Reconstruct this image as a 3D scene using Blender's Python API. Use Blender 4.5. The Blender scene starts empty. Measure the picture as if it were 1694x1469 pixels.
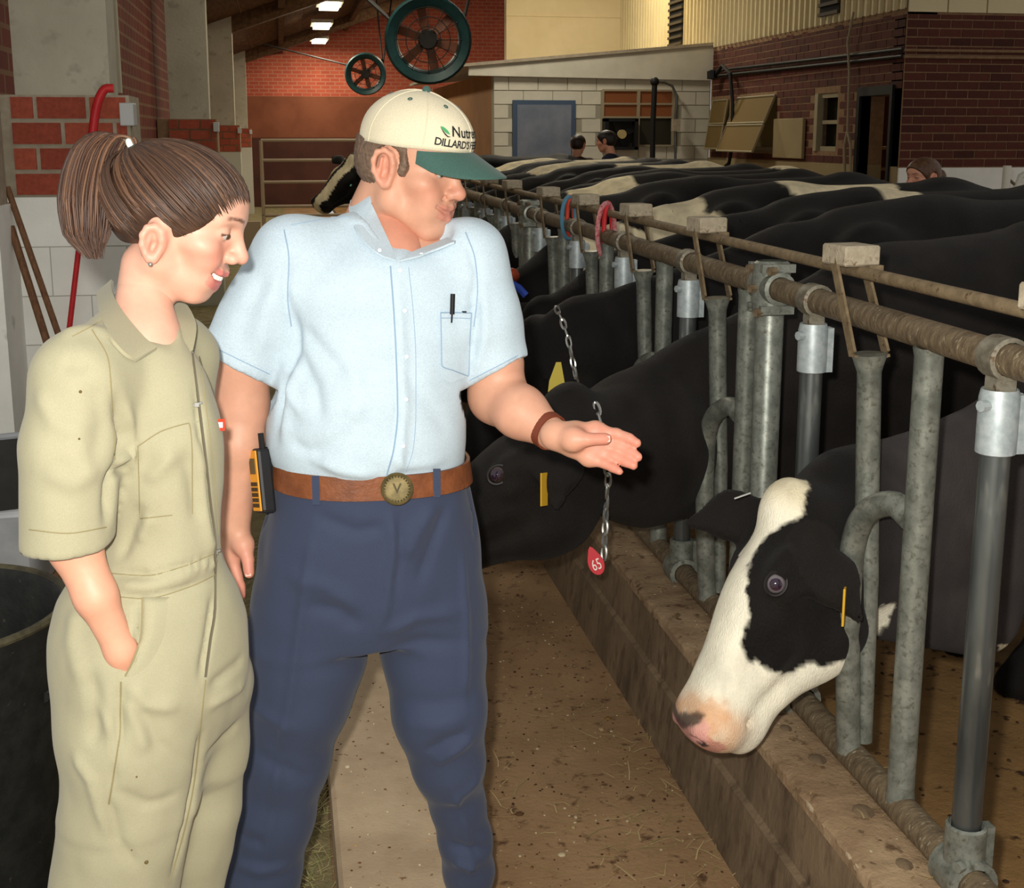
import bpy, bmesh, math, random
import numpy as np
from mathutils import Matrix, Vector
random.seed(7); RNG = np.random.default_rng(7)
sc = bpy.context.scene
COL = sc.collection

# ------------------------------------------------------------------ camera
FPX, PCX, PCY = 2100.0, 847.0, 650.0
PHI = math.atan(.2024); PSI = math.atan(.1833*math.cos(PHI))
CF = np.array([math.sin(PSI)*math.cos(PHI), math.cos(PSI)*math.cos(PHI), -math.sin(PHI)])
CR = np.array([math.cos(PSI), -math.sin(PSI), 0.0]); CU = np.cross(CR, CF)
CC = np.array([0.0, 0.0, 1.66])
cam_d = bpy.data.cameras.new('camera'); cam = bpy.data.objects.new('camera', cam_d); COL.objects.link(cam)
cam_d.sensor_fit = 'HORIZONTAL'; cam_d.sensor_width = 36.0; cam_d.lens = 36.0*FPX/1694.0
cam_d.shift_y = -(734.5-PCY)/1694.0
cam_d.clip_start = .02; cam_d.clip_end = 200
cam.matrix_world = Matrix(((CR[0], CU[0], -CF[0], CC[0]), (CR[1], CU[1], -CF[1], CC[1]), (CR[2], CU[2], -CF[2], CC[2]), (0, 0, 0, 1)))
sc.camera = cam

# ------------------------------------------------------------------ world, lights, exposure
sc.view_settings.view_transform = 'Standard'; sc.view_settings.look = 'None'
sc.view_settings.gamma = 1.0; sc.view_settings.use_curve_mapping = False
sc.view_settings.exposure = 0.0
W = bpy.data.worlds.new('daylight'); sc.world = W; W.use_nodes = True
W.node_tree.nodes['Background'].inputs[0].default_value = (1.0, .96, .90, 1)
W.node_tree.nodes['Background'].inputs[1].default_value = .50
# the camera's own flash, a little up and left of the lens
fl = bpy.data.lights.new('camera_flash', 'POINT'); fl.energy = 270; fl.shadow_soft_size = .022; fl.color = (1.0, .97, .90)
flo = bpy.data.objects.new('camera_flash', fl); COL.objects.link(flo)
flo.location = tuple(CC + CR*-.055 + CU*.075 + CF*.02)

# ------------------------------------------------------------------ projection helpers (pixel of the 1694x1469 frame -> place)
def ray(px, py): return CF + CR*((px-PCX)/FPX) - CU*((py-PCY)/FPX)
def at(px, py, d): return CC + ray(px, py)*d
def atX(px, py, X): r = ray(px, py); return CC + r*(X/r[0])
def atY(px, py, Y): r = ray(px, py); return CC + r*(Y/r[1])
def atZ(px, py, Z): r = ray(px, py); return CC + r*((Z-CC[2])/r[2])

# ------------------------------------------------------------------ materials
def lin(c):
    return tuple(((v/255.0)/12.92 if v/255.0 <= .04045 else ((v/255.0+.055)/1.055)**2.4) for v in c)
MATS = {}
def nt(name, rough=.8, metal=0.0, spec=.3):
    m = bpy.data.materials.new(name); m.use_nodes = True
    b = m.node_tree.nodes['Principled BSDF']
    b.inputs['Roughness'].default_value = rough; b.inputs['Metallic'].default_value = metal
    b.inputs['Specular IOR Level'].default_value = spec
    MATS[name] = m
    return m, m.node_tree, b
def coords(t, scale=(1, 1, 1), rot=(0, 0, 0), kind='Object'):
    c = t.nodes.new('ShaderNodeTexCoord'); mp = t.nodes.new('ShaderNodeMapping')
    mp.inputs['Scale'].default_value = scale; mp.inputs['Rotation'].default_value = rot
    t.links.new(c.outputs[kind], mp.inputs[0]); return mp.outputs[0]
def noise(t, vec, scale, detail=4, rough=.6):
    n = t.nodes.new('ShaderNodeTexNoise'); n.inputs['Scale'].default_value = scale
    n.inputs['Detail'].default_value = detail; n.inputs['Roughness'].default_value = rough
    t.links.new(vec, n.inputs['Vector']); return n.outputs[0]
def ramp(t, fac, stops):
    r = t.nodes.new('ShaderNodeValToRGB'); e = r.color_ramp.elements
    while len(e) < len(stops): e.new(.5)
    for k, (p, c) in enumerate(stops):
        e[k].position = p; e[k].color = (*c, 1)
    t.links.new(fac, r.inputs[0]); return r.outputs[0]
def mix(t, fac, a, b, mode='MIX'):
    m = t.nodes.new('ShaderNodeMix'); m.data_type = 'RGBA'; m.blend_type = mode
    for s, v in ((0, fac), (6, a), (7, b)):
        if isinstance(v, (int, float)): m.inputs[s].default_value = v
        elif isinstance(v, tuple): m.inputs[s].default_value = (*v, 1) if len(v) == 3 else v
        else: t.links.new(v, m.inputs[s])
    return m.outputs[2]
def bump(t, b, h, strength=.3, dist=.01):
    n = t.nodes.new('ShaderNodeBump'); n.inputs['Strength'].default_value = strength; n.inputs['Distance'].default_value = dist
    t.links.new(h, n.inputs['Height']); t.links.new(n.outputs[0], b.inputs['Normal'])
def mottle(name, c1, c2, scale=8, rough=.8, metal=0.0, spec=.3, lo=.35, hi=.65, bmp=.0, bscale=None, dist=.01, c3=None, s3=40, f3=(.6, .7), stretch=(1, 1, 1)):
    m, t, b = nt(name, rough, metal, spec)
    v = coords(t, stretch)
    n = noise(t, v, scale)
    col = ramp(t, n, [(lo, lin(c1)), (hi, lin(c2))])
    if c3:
        n3 = noise(t, v, s3, 3)
        f = ramp(t, n3, [(f3[0], (0, 0, 0)), (f3[1], (1, 1, 1))])
        col = mix(t, f, col, lin(c3))
    t.links.new(col, b.inputs['Base Color'])
    if bmp: bump(t, b, noise(t, v, bscale or scale*4, 5), bmp, dist)
    return m
def flat(name, c, rough=.7, metal=0.0, spec=.3):
    m, t, b = nt(name, rough, metal, spec); b.inputs['Base Color'].default_value = (*lin(c), 1); return m
def glow(name, c, s):
    m, t, b = nt(name); b.inputs['Base Color'].default_value = (*lin(c), 1)
    b.inputs['Emission Color'].default_value = (*lin(c), 1); b.inputs['Emission Strength'].default_value = s; return m
def attr_mat(name, rough=.6, spec=.3, bmp=0, bscale=200, dist=.002, sss=0.0, stretch=(1, 1, 1), vary=0.0, vscale=30, sheen=0):
    m, t, b = nt(name, rough, 0, spec)
    a = t.nodes.new('ShaderNodeAttribute'); a.attribute_name = 'Col'
    col = a.outputs['Color']; v = coords(t, stretch)
    if vary:
        n = noise(t, v, vscale, 5)
        f = ramp(t, n, [(.3, (1-vary,)*3), (.7, (1+vary,)*3)])
        col = mix(t, 1.0, col, f, 'MULTIPLY')
    t.links.new(col, b.inputs['Base Color'])
    if bmp: bump(t, b, noise(t, v, bscale, 4), bmp, dist)
    if sss:
        b.inputs['Subsurface Weight'].default_value = sss; b.inputs['Subsurface Radius'].default_value = (.012, .004, .002)
        b.inputs['Subsurface Scale'].default_value = .6
    if sheen: b.inputs['Sheen Weight'].default_value = sheen
    return m

# ------------------------------------------------------------------ object helpers
ORG = {}
def tag(o, label=None, cat=None, group=None, kind=None):
    if label: o['label'] = label
    if cat: o['category'] = cat
    if group: o['group'] = group
    if kind: o['kind'] = kind
    return o
def thing(name, loc, label=None, cat=None, group=None, kind=None):
    o = bpy.data.objects.new(name, None); COL.objects.link(o); o.location = tuple(loc); o.empty_display_size = .05
    ORG[o] = np.array(loc, float); return tag(o, label, cat, group, kind)
def link(me, name, parent=None, org=None):
    """verts of me are already relative to org"""
    o = bpy.data.objects.new(name, me); COL.objects.link(o)
    org = np.zeros(3) if org is None else np.array(org, float)
    if parent is not None:
        o.parent = parent; o.location = tuple(org - ORG[parent])
    else: o.location = tuple(org)
    ORG[o] = org; return o
class MB:
    def __init__(s): s.v = []; s.f = []; s.mi = []; s.cur = 0
    def add(s, vs, fs):
        k = len(s.v); s.v += [tuple(map(float, p)) for p in vs]
        for f in fs: s.f.append(tuple(i+k for i in f)); s.mi.append(s.cur)
        return s
    def obox(s, c, ax, half):
        c = np.array(c, float); ax = [np.array(a, float)*h for a, h in zip(ax, half)]
        vs = [c + ax[0]*i + ax[1]*j + ax[2]*k for i in (-1, 1) for j in (-1, 1) for k in (-1, 1)]
        return s.add(vs, [(0, 1, 3, 2), (4, 6, 7, 5), (0, 4, 5, 1), (2, 3, 7, 6), (0, 2, 6, 4), (1, 5, 7, 3)])
    def box(s, lo, hi):
        lo = np.array(lo, float); hi = np.array(hi, float)
        return s.obox((lo+hi)/2, np.eye(3), (hi-lo)/2)
    def bar(s, a, b, w, h, up=(0, 0, 1)):
        a = np.array(a, float); b = np.array(b, float); d = b-a; L = np.linalg.norm(d); d /= L
        x = np.cross(d, up); x /= np.linalg.norm(x); z = np.cross(x, d)
        return s.obox((a+b)/2, (x, d, z), (w/2, L/2, h/2))
    def tube(s, pts, r, n=10, cap=True, closed=False):
        pts = [np.array(p, float) for p in pts]; m = len(pts)
        rs = [r]*m if np.isscalar(r) else list(r)
        vs = []; prev = None
        for i, p in enumerate(pts):
            if closed: d = pts[(i+1) % m]-pts[i-1]
            else: d = pts[min(i+1, m-1)]-pts[max(i-1, 0)]
            d = d/(np.linalg.norm(d)+1e-12)
            if prev is None:
                u = np.cross(d, (0, 0, 1)) if abs(d[2]) < .9 else np.cross(d, (1, 0, 0))
            else: u = prev - d*np.dot(prev, d)
            u = u/np.linalg.norm(u); prev = u; w = np.cross(d, u)
            vs += [p + rs[i]*(math.cos(2*math.pi*k/n)*u + math.sin(2*math.pi*k/n)*w) for k in range(n)]
        fs = [(i*n+k, i*n+(k+1) % n, ((i+1) % m)*n+(k+1) % n, ((i+1) % m)*n+k) for i in range(m if closed else m-1) for k in range(n)]
        if cap and not closed: fs += [tuple(range(n))[::-1], tuple((m-1)*n+k for k in range(n))]
        return s.add(vs, fs)
    def lathe(s, prof, c, ax=(0, 0, 1), n=20, cap=False):
        ax = np.array(ax, float); ax /= np.linalg.norm(ax); c = np.array(c, float)
        u = np.cross(ax, (0, 0, 1)) if abs(ax[2]) < .9 else np.cross(ax, (1, 0, 0)); u /= np.linalg.norm(u); w = np.cross(ax, u)
        vs = [c + ax*h + r*(math.cos(2*math.pi*k/n)*u + math.sin(2*math.pi*k/n)*w) for r, h in prof for k in range(n)]
        m = len(prof)
        fs = [(i*n+k, i*n+(k+1) % n, (i+1)*n+(k+1) % n, (i+1)*n+k) for i in range(m-1) for k in range(n)]
        if cap: fs += [tuple(range(n))[::-1], tuple((m-1)*n+k for k in range(n))]
        return s.add(vs, fs)
    def ball(s, c, r, n=10, m=6):
        r = np.ones(3)*r; c = np.array(c, float); vs = [c+r*(0, 0, 1)]
        for i in range(1, m):
            a = math.pi*i/m
            vs += [c + r*np.array((math.sin(a)*math.cos(2*math.pi*k/n), math.sin(a)*math.sin(2*math.pi*k/n), math.cos(a))) for k in range(n)]
        vs.append(c-r*(0, 0, 1)); L = len(vs)-1
        fs = [(0, 1+k, 1+(k+1) % n) for k in range(n)]
        for i in range(m-2): fs += [(1+i*n+k, 1+(i+1)*n+k, 1+(i+1)*n+(k+1) % n, 1+i*n+(k+1) % n) for k in range(n)]
        fs += [(L, 1+(m-2)*n+(k+1) % n, 1+(m-2)*n+k) for k in range(n)]
        return s.add(vs, fs)
    def mesh(s, name, mats, smooth=False, org=(0, 0, 0)):
        me = bpy.data.meshes.new(name)
        v = np.array(s.v) - np.array(org, float)
        me.from_pydata(v.tolist(), [], s.f)
        for m in (mats if isinstance(mats, (list, tuple)) else [mats]): me.materials.append(m)
        me.polygons.foreach_set('material_index', s.mi)
        bm = bmesh.new(); bm.from_mesh(me); bmesh.ops.recalc_face_normals(bm, faces=bm.faces); bm.to_mesh(me); bm.free()
        if smooth:
            me.polygons.foreach_set('use_smooth', [True]*len(me.polygons))
            me.set_sharp_from_angle(angle=math.radians(42))
        me.update(); return me
    def build(s, name, mats, parent=None, smooth=False, bevel=0, org=None):
        v = np.array(s.v)
        if org is None:
            lo, hi = v.min(0), v.max(0); org = np.array(((lo[0]+hi[0])/2, (lo[1]+hi[1])/2, lo[2]))
        o = link(s.mesh(name, mats, smooth, org), name, parent, org)
        if bevel:
            md = o.modifiers.new('bevel', 'BEVEL'); md.width = bevel; md.segments = 2; md.limit_method = 'ANGLE'
        return o
def dup(root, loc, rot=None, label=None, parent=None):
    def cp(o, par):
        c = o.copy(); COL.objects.link(c); c.parent = par; return c
    r = cp(root, parent); r.location = tuple(loc)
    if rot is not None: r.rotation_euler = rot
    if label: r['label'] = label
    for ch in root.children:
        c = cp(ch, r)
        for g in ch.children: cp(g, c)
    return r
def text_mesh(body, size, extrude=.001, bold=False, spacing=1.0):
    cu = bpy.data.curves.new('lettering', 'FONT'); cu.body = body; cu.size = size; cu.extrude = extrude
    cu.align_x = 'CENTER'; cu.align_y = 'CENTER'; cu.space_character = spacing; cu.resolution_u = 3
    if bold: cu.offset = size*.02
    o = bpy.data.objects.new('lettering', cu); COL.objects.link(o)
    me = bpy.data.meshes.new_from_object(o.evaluated_get(bpy.context.evaluated_depsgraph_get()))
    v = np.array([x.co[:] for x in me.vertices]); f = [tuple(p.vertices) for p in me.polygons]
    bpy.data.objects.remove(o); bpy.data.curves.remove(cu); bpy.data.meshes.remove(me)
    return v, f

# ------------------------------------------------------------------ implicit surfaces (smooth blends, meshed with surface nets)
class Imp:
    def __init__(s, lo, hi, h, M=None, o=None):
        s.lo = np.array(lo, np.float32); s.h = h; s.M = M; s.o = o
        s.n = np.ceil((np.array(hi)-np.array(lo))/h).astype(int)+1
        s.ax = [(s.lo[k] + h*np.arange(s.n[k])).astype(np.float32) for k in range(3)]
        s.D = np.full(s.n, .5, np.float32)
    def sub(s, lo, hi):
        sl = []
        for k in range(3):
            a = max(0, int((lo[k]-s.lo[k])/s.h)); b = min(s.n[k], int((hi[k]-s.lo[k])/s.h)+2)
            if b <= a: return None
            sl.append(slice(a, b))
        return tuple(sl)
    def pts(s, sl):
        return s.ax[0][sl[0]][:, None, None], s.ax[1][sl[1]][None, :, None], s.ax[2][sl[2]][None, None, :]
    def put(s, sl, d, k, op):
        D = s.D[sl]
        if op == 'add':
            if k: hh = np.clip(.5+.5*(D-d)/k, 0, 1); s.D[sl] = D*(1-hh)+d*hh-k*hh*(1-hh)
            else: s.D[sl] = np.minimum(D, d)
        elif op == 'cut':
            d = -d
            if k: hh = np.clip(.5-.5*(D-d)/k, 0, 1); s.D[sl] = D*(1-hh)+d*hh+k*hh*(1-hh)
            else: s.D[sl] = np.maximum(D, d)
        elif op == 'and':
            if k: hh = np.clip(.5-.5*(D-d)/k, 0, 1); s.D[sl] = D*(1-hh)+d*hh+k*hh*(1-hh)
            else: s.D[sl] = np.maximum(D, d)
    def ell(s, c, r, R=None, k=.02, op='add'):
        """R rows: local axes"""
        c = np.array(c, np.float32); r = np.ones(3, np.float32)*np.array(r, np.float32)
        e = r.max() if R is not None else r
        m = k*1.2+.02
        sl = s.sub(c-e-m, c+e+m)
        if sl is None: return s
        x, y, z = s.pts(sl); x = x-c[0]; y = y-c[1]; z = z-c[2]
        if R is not None:
            R = np.array(R, np.float32)
            x, y, z = R[0, 0]*x+R[0, 1]*y+R[0, 2]*z, R[1, 0]*x+R[1, 1]*y+R[1, 2]*z, R[2, 0]*x+R[2, 1]*y+R[2, 2]*z
        k0 = np.sqrt((x/r[0])**2+(y/r[1])**2+(z/r[2])**2)
        k1 = np.sqrt((x/r[0]**2)**2+(y/r[1]**2)**2+(z/r[2]**2)**2)+1e-9
        s.put(sl, k0*(k0-1)/k1, k, op); return s
    def cone(s, a, b, ra, rb=None, k=.02, op='add', flat=None):
        """round cone; flat=(axis, factor): squash along axis"""
        rb = ra if rb is None else rb
        a = np.array(a, np.float32); b = np.array(b, np.float32); m = max(ra, rb)*(1 if flat is None else max(1, 1/flat[1]))+k*1.2+.02
        sl = s.sub(np.minimum(a, b)-m, np.maximum(a, b)+m)
        if sl is None: return s
        x, y, z = s.pts(sl); x = x-a[0]; y = y-a[1]; z = z-a[2]; u = b-a
        t = np.clip((x*u[0]+y*u[1]+z*u[2])/max(float(u@u), 1e-9), 0, 1)
        qx, qy, qz = x-t*u[0], y-t*u[1], z-t*u[2]
        q2 = qx*qx+qy*qy+qz*qz
        if flat is not None:
            n = np.array(flat[0], np.float32); n = n/np.linalg.norm(n); w = qx*n[0]+qy*n[1]+qz*n[2]
            q2 = q2 + w*w*(flat[1]**2-1)
        s.put(sl, np.sqrt(q2)-(ra+(rb-ra)*t), k, op); return s
    def path(s, pts, rs, k=.02, flat=None):
        for i in range(len(pts)-1): s.cone(pts[i], pts[i+1], rs[i], rs[i+1], k, 'add', flat)
        return s
    def slices(s, rows, k=.02, op='add', rot=0.0, nexp=2.0):
        """stack of horizontal slices; rows: (z, cx, cy, half-width x, front (-y) depth, back depth)[, exponent]; rot: turn about z"""
        rows = sorted(rows, key=lambda r: r[0]); A = np.array([r[:6] for r in rows], float)
        N = np.array([r[6] if len(r) > 6 else nexp for r in rows])
        zmin, zmax = A[0, 0], A[-1, 0]
        e = A[:, 3:6].max()+k+.03
        lo = (A[:, 1].min()-e, A[:, 2].min()-e, zmin-.03-k); hi = (A[:, 1].max()+e, A[:, 2].max()+e, zmax+.03+k)
        sl = s.sub(lo, hi)
        if sl is None: return s
        x, y, z = s.pts(sl); zz = np.clip(s.ax[2][sl[2]], zmin, zmax)
        q = [pchip(A[:, 0], A[:, j], zz).astype(np.float32)[None, None, :] for j in range(1, 6)]
        nn = np.interp(zz, A[:, 0], N).astype(np.float32)[None, None, :]
        dx = x-q[0]; dy = y-q[1]
        if rot:
            c_, s_ = math.cos(rot), math.sin(rot); dx, dy = c_*dx+s_*dy, -s_*dx+c_*dy
        ay = np.where(dy < 0, q[3], q[4])
        g = ((np.abs(dx)/q[2])**nn + (np.abs(dy)/ay)**nn)**(1/nn)
        d = (g-1)*np.minimum(q[2], ay)*(.6+.4*np.clip(g, 0, 1))
        d = np.maximum(d, np.maximum(zmin-z, z-zmax))
        s.put(sl, d, k, op); return s
    def half(s, p, n, k=0.0):
        """keep the side where (x-p).n < 0"""
        n = np.array(n, np.float32); n = n/np.linalg.norm(n); sl = (slice(None),)*3
        x, y, z = s.pts(sl)
        s.put(sl, (x-p[0])*n[0]+(y-p[1])*n[1]+(z-p[2])*n[2], k, 'and'); return s
    def nets(s):
        D = s.D; S = D < 0
        n = s.n
        c = S[:-1, :-1, :-1].astype(np.int8)
        tot = sum(S[i:n[0]-1+i, j:n[1]-1+j, l:n[2]-1+l].astype(np.int8) for i in (0, 1) for j in (0, 1) for l in (0, 1))
        act = (tot > 0) & (tot < 8)
        idx = np.argwhere(act); vid = np.full(act.shape, -1, np.int32); vid[act] = np.arange(len(idx))
        acc = np.zeros((len(idx), 3)); cnt = np.zeros(len(idx))
        cor = [(i, j, l) for i in (0, 1) for j in (0, 1) for l in (0, 1)]
        val = {q: D[idx[:, 0]+q[0], idx[:, 1]+q[1], idx[:, 2]+q[2]] for q in cor}
        for q in cor:
            for a in range(3):
                if q[a] == 0:
                    p = list(q); p[a] = 1; v0 = val[q]; v1 = val[tuple(p)]
                    m = (v0 < 0) != (v1 < 0); t = np.where(m, v0/np.where(m, v0-v1, 1), 0)
                    pos = np.zeros((len(idx), 3)); pos[:] = q; pos[:, a] = t
                    acc += pos*m[:, None]; cnt += m
        V = (idx + acc/cnt[:, None])*s.h + s.lo
        F = []
        for a in range(3):
            b, c2 = [(1, 2), (2, 0), (0, 1)][a]
            sl0 = [slice(None)]*3; sl1 = [slice(None)]*3; sl0[a] = slice(0, -1); sl1[a] = slice(1, None)
            S0, S1 = S[tuple(sl0)], S[tuple(sl1)]
            e = np.argwhere(S0 != S1); e = e[(e[:, b] > 0) & (e[:, c2] > 0) & (e[:, b] < n[b]-1) & (e[:, c2] < n[c2]-1)]
            fl_ = S0[e[:, 0], e[:, 1], e[:, 2]]
            def g(db, dc):
                q = e.copy(); q[:, b] += db; q[:, c2] += dc; return vid[q[:, 0], q[:, 1], q[:, 2]]
            Q = np.stack([g(-1, -1), g(0, -1), g(0, 0), g(-1, 0)], 1)
            Q[~fl_] = Q[~fl_][:, ::-1]; F.append(Q)
        return V, np.concatenate(F)
def pchip(x, y, t):
    x = np.asarray(x, float); y = np.asarray(y, float)
    if len(x) == 2: return np.interp(t, x, y)
    h = np.diff(x); dl = np.diff(y)/h; m = np.zeros_like(y)
    for i in range(1, len(x)-1):
        if dl[i-1]*dl[i] > 0:
            w1 = 2*h[i]+h[i-1]; w2 = h[i]+2*h[i-1]; m[i] = (w1+w2)/(w1/dl[i-1]+w2/dl[i])
    m[0] = dl[0]; m[-1] = dl[-1]
    i = np.clip(np.searchsorted(x, t)-1, 0, len(x)-2); u = (t-x[i])/h[i]
    return ((1+2*u)*(1-u)**2)*y[i] + u*(1-u)**2*h[i]*m[i] + u*u*(3-2*u)*y[i+1] + u*u*(u-1)*h[i]*m[i+1]
def relax(V, F, it=2, lam=.5, keep=None):
    E = np.concatenate([F[:, [0, 1]], F[:, [1, 2]], F[:, [2, 3]], F[:, [3, 0]]]); E = np.concatenate([E, E[:, ::-1]])
    deg = np.bincount(E[:, 0], minlength=len(V))[:, None]
    for _ in range(it):
        A = np.stack([np.bincount(E[:, 0], V[E[:, 1], k], len(V)) for k in range(3)], 1)/np.maximum(deg, 1)
        w = lam if keep is None else lam*(1-keep)[:, None]
        V = V + w*(A-V)
    return V
def normals(V, F):
    n = np.cross(V[F[:, 2]]-V[F[:, 0]], V[F[:, 3]]-V[F[:, 1]])
    N = np.stack([sum(np.bincount(F[:, c], n[:, k], len(V)) for c in range(4)) for k in range(3)], 1)
    return N/(np.linalg.norm(N, axis=1)[:, None]+1e-12)
def quad_mesh(name, V, F, mats, col=None, fmat=None, org=(0, 0, 0)):
    me = bpy.data.meshes.new(name); V = np.asarray(V)-np.array(org)
    F = np.asarray(F, np.int32)
    me.vertices.add(len(V)); me.vertices.foreach_set('co', V.astype(np.float32).ravel())
    me.loops.add(F.size); me.loops.foreach_set('vertex_index', F.ravel())
    me.polygons.add(len(F)); me.polygons.foreach_set('loop_start', np.arange(0, F.size, F.shape[1], dtype=np.int32))
    me.polygons.foreach_set('use_smooth', np.ones(len(F), bool))
    for m in (mats if isinstance(mats, (list, tuple)) else [mats]): me.materials.append(m)
    if fmat is not None: me.polygons.foreach_set('material_index', np.asarray(fmat, np.int32))
    me.update(calc_edges=True)
    if col is not None:
        a = me.color_attributes.new('Col', 'FLOAT_COLOR', 'POINT')
        a.data.foreach_set('color', np.concatenate([col, np.ones((len(col), 1))], 1).astype(np.float32).ravel())
    return me
def vnoise(P, scale, seed=0):
    """smooth value noise in [0,1] on points"""
    r = np.random.default_rng(seed).random((32, 32, 32)).astype(np.float32)
    q = np.asarray(P)*scale+100; i = np.floor(q).astype(int); f = q-i; f = f*f*(3-2*f); o = 0
    for a in (0, 1):
        for b in (0, 1):
            for c in (0, 1):
                w = (f[:, 0] if a else 1-f[:, 0])*(f[:, 1] if b else 1-f[:, 1])*(f[:, 2] if c else 1-f[:, 2])
                o = o + w*r[(i[:, 0]+a) % 32, (i[:, 1]+b) % 32, (i[:, 2]+c) % 32]
    return o
def sstep(a, b, x):
    t = np.clip((x-a)/(b-a), 0, 1); return t*t*(3-2*t)
def segdist(P, a, b):
    a = np.array(a, float); u = np.array(b, float)-a; t = np.clip(((P-a)@u)/(u@u), 0, 1); return np.linalg.norm(P-a-t[:, None]*u, axis=1), t
def pix(V):
    q = V-CC; d = q@CF; return PCX+FPX*(q@CR)/d, PCY-FPX*(q@CU)/d

# ------------------------------------------------------------------ materials of the place
M_floor = mottle('dirty_concrete_floor', (124, 96, 66), (152, 122, 88), 2.2, .9, bmp=.5, bscale=70, dist=.006, c3=(84, 58, 36), s3=26, f3=(.58, .72))
M_straw_floor = mottle('strawy_floor', (104, 94, 62), (136, 124, 88), 9, .9, bmp=.5, bscale=90, dist=.01, c3=(70, 66, 40), s3=30)
M_pen = mottle('pen_floor', (118, 88, 50), (146, 112, 68), 3, .85, bmp=.5, bscale=50, dist=.01, c3=(58, 38, 20), s3=14, f3=(.6, .68))
M_slab = mottle('slab_concrete', (168, 146, 118), (190, 168, 138), 5, .9, bmp=.35, bscale=120, dist=.004, c3=(122, 92, 62), s3=38, f3=(.66, .72))
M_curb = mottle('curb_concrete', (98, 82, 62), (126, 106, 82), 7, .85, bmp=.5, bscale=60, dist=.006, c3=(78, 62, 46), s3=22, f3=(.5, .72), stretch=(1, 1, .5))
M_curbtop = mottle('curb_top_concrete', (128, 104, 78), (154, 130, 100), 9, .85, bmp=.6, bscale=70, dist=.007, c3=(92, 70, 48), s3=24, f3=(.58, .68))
M_chip = mottle('chipped_mortar', (160, 140, 112), (184, 166, 138), 30, .9, bmp=.6, bscale=90)
M_white_block = mottle('white_painted_block', (226, 226, 218), (240, 240, 233), 3, .7, bmp=.3, bscale=60, dist=.004, c3=(150, 146, 130), s3=6, f3=(.66, .8))
M_white_joint = flat('painted_joint', (176, 174, 160), .8)
M_conc = mottle('frame_concrete', (164, 158, 140), (178, 172, 154), 3, .85, bmp=.3, bscale=40, c3=(152, 146, 128), s3=9)
def brick_mat(name, cs, rough=.85):
    m, t, b = nt(name, rough)
    oi = t.nodes.new('ShaderNodeObjectInfo')
    c = ramp(t, oi.outputs['Random'], [(0, lin(cs[0])), (.5, lin(cs[1])), (1, lin(cs[2]))])
    v = coords(t); n = noise(t, v, 45, 4); f = ramp(t, n, [(.3, (.75,)*3), (.7, (1.15,)*3)])
    t.links.new(mix(t, 1.0, c, f, 'MULTIPLY'), b.inputs['Base Color']); bump(t, b, n, .4, .004); return m
M_brick_near = brick_mat('near_red_brick', [(150, 70, 50), (160, 78, 56), (138, 62, 46)])
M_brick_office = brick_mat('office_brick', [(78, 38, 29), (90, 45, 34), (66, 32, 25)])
M_mortar = mottle('mortar', (150, 138, 118), (168, 156, 136), 20, .95)
M_mortar_dark = mottle('dark_mortar', (124, 98, 72), (140, 112, 84), 20, .95)
def brick_surface(name, c1, c2, mo, bl, bh, mort=.01, plane='x', bias=0.0):
    m, t, b = nt(name, .9)
    c = t.nodes.new('ShaderNodeTexCoord'); sp = t.nodes.new('ShaderNodeSeparateXYZ'); cb = t.nodes.new('ShaderNodeCombineXYZ')
    t.links.new(c.outputs['Object'], sp.inputs[0])
    t.links.new(sp.outputs[0 if plane == 'x' else 1], cb.inputs[0]); t.links.new(sp.outputs[2], cb.inputs[1])
    n = t.nodes.new('ShaderNodeTexBrick'); t.links.new(cb.outputs[0], n.inputs['Vector'])
    n.inputs['Color1'].default_value = (*lin(c1), 1); n.inputs['Color2'].default_value = (*lin(c2), 1); n.inputs['Mortar'].default_value = (*lin(mo), 1)
    n.inputs['Scale'].default_value = 1; n.inputs['Brick Width'].default_value = bl; n.inputs['Row Height'].default_value = bh; n.inputs['Mortar Size'].default_value = mort
    v = coords(t); q = noise(t, v, 1.3, 4); f = ramp(t, q, [(.3, (.8,)*3), (.7, (1.1,)*3)])
    t.links.new(mix(t, 1.0, n.outputs['Color'], f, 'MULTIPLY'), b.inputs['Base Color']); return m
M_back_brick = brick_surface('far_orange_brick', (176, 84, 60), (162, 74, 54), (170, 112, 88), .22, .085, .012)
M_side_brick = brick_surface('left_wall_brick', (112, 50, 38), (98, 42, 34), (122, 90, 66), .22, .1, .012, 'y')
M_siding = mottle('cream_siding', (206, 192, 152), (216, 202, 162), 2, .6)
M_cream = mottle('cream_panel', (222, 206, 166), (230, 214, 176), 2, .7)
M_roofwood = mottle('roof_boards', (74, 52, 34), (100, 72, 46), 3, .9, stretch=(6, .6, 6))
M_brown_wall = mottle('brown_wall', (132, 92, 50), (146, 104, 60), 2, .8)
M_tan = mottle('tan_paint', (138, 122, 88), (150, 134, 98), 2, .8)
M_black = flat('black_metal', (18, 18, 18), .6)
M_dark = flat('dark_gap', (10, 9, 8), .9)
M_steel = mottle('galvanised_steel', (108, 112, 104), (142, 145, 135), 26, .42, .5, .5, c3=(92, 92, 80), s3=90, f3=(.52, .72), bmp=.15, bscale=150, dist=.001)
M_steel_dark = mottle('worn_dark_pipe', (74, 78, 78), (112, 116, 114), 9, .32, .7, .5, c3=(140, 142, 136), s3=18, f3=(.6, .7), stretch=(1, 1, .25))
M_clamp = mottle('new_zinc_clamp', (150, 160, 162), (176, 184, 184), 60, .5, .4, .4)
M_rust = mottle('rusty_rail', (88, 74, 56), (122, 106, 82), 30, .62, .3, .4, c3=(158, 146, 120), s3=55, f3=(.6, .7), bmp=.6, bscale=60, dist=.004, stretch=(1, 2.5, 1))
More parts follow.
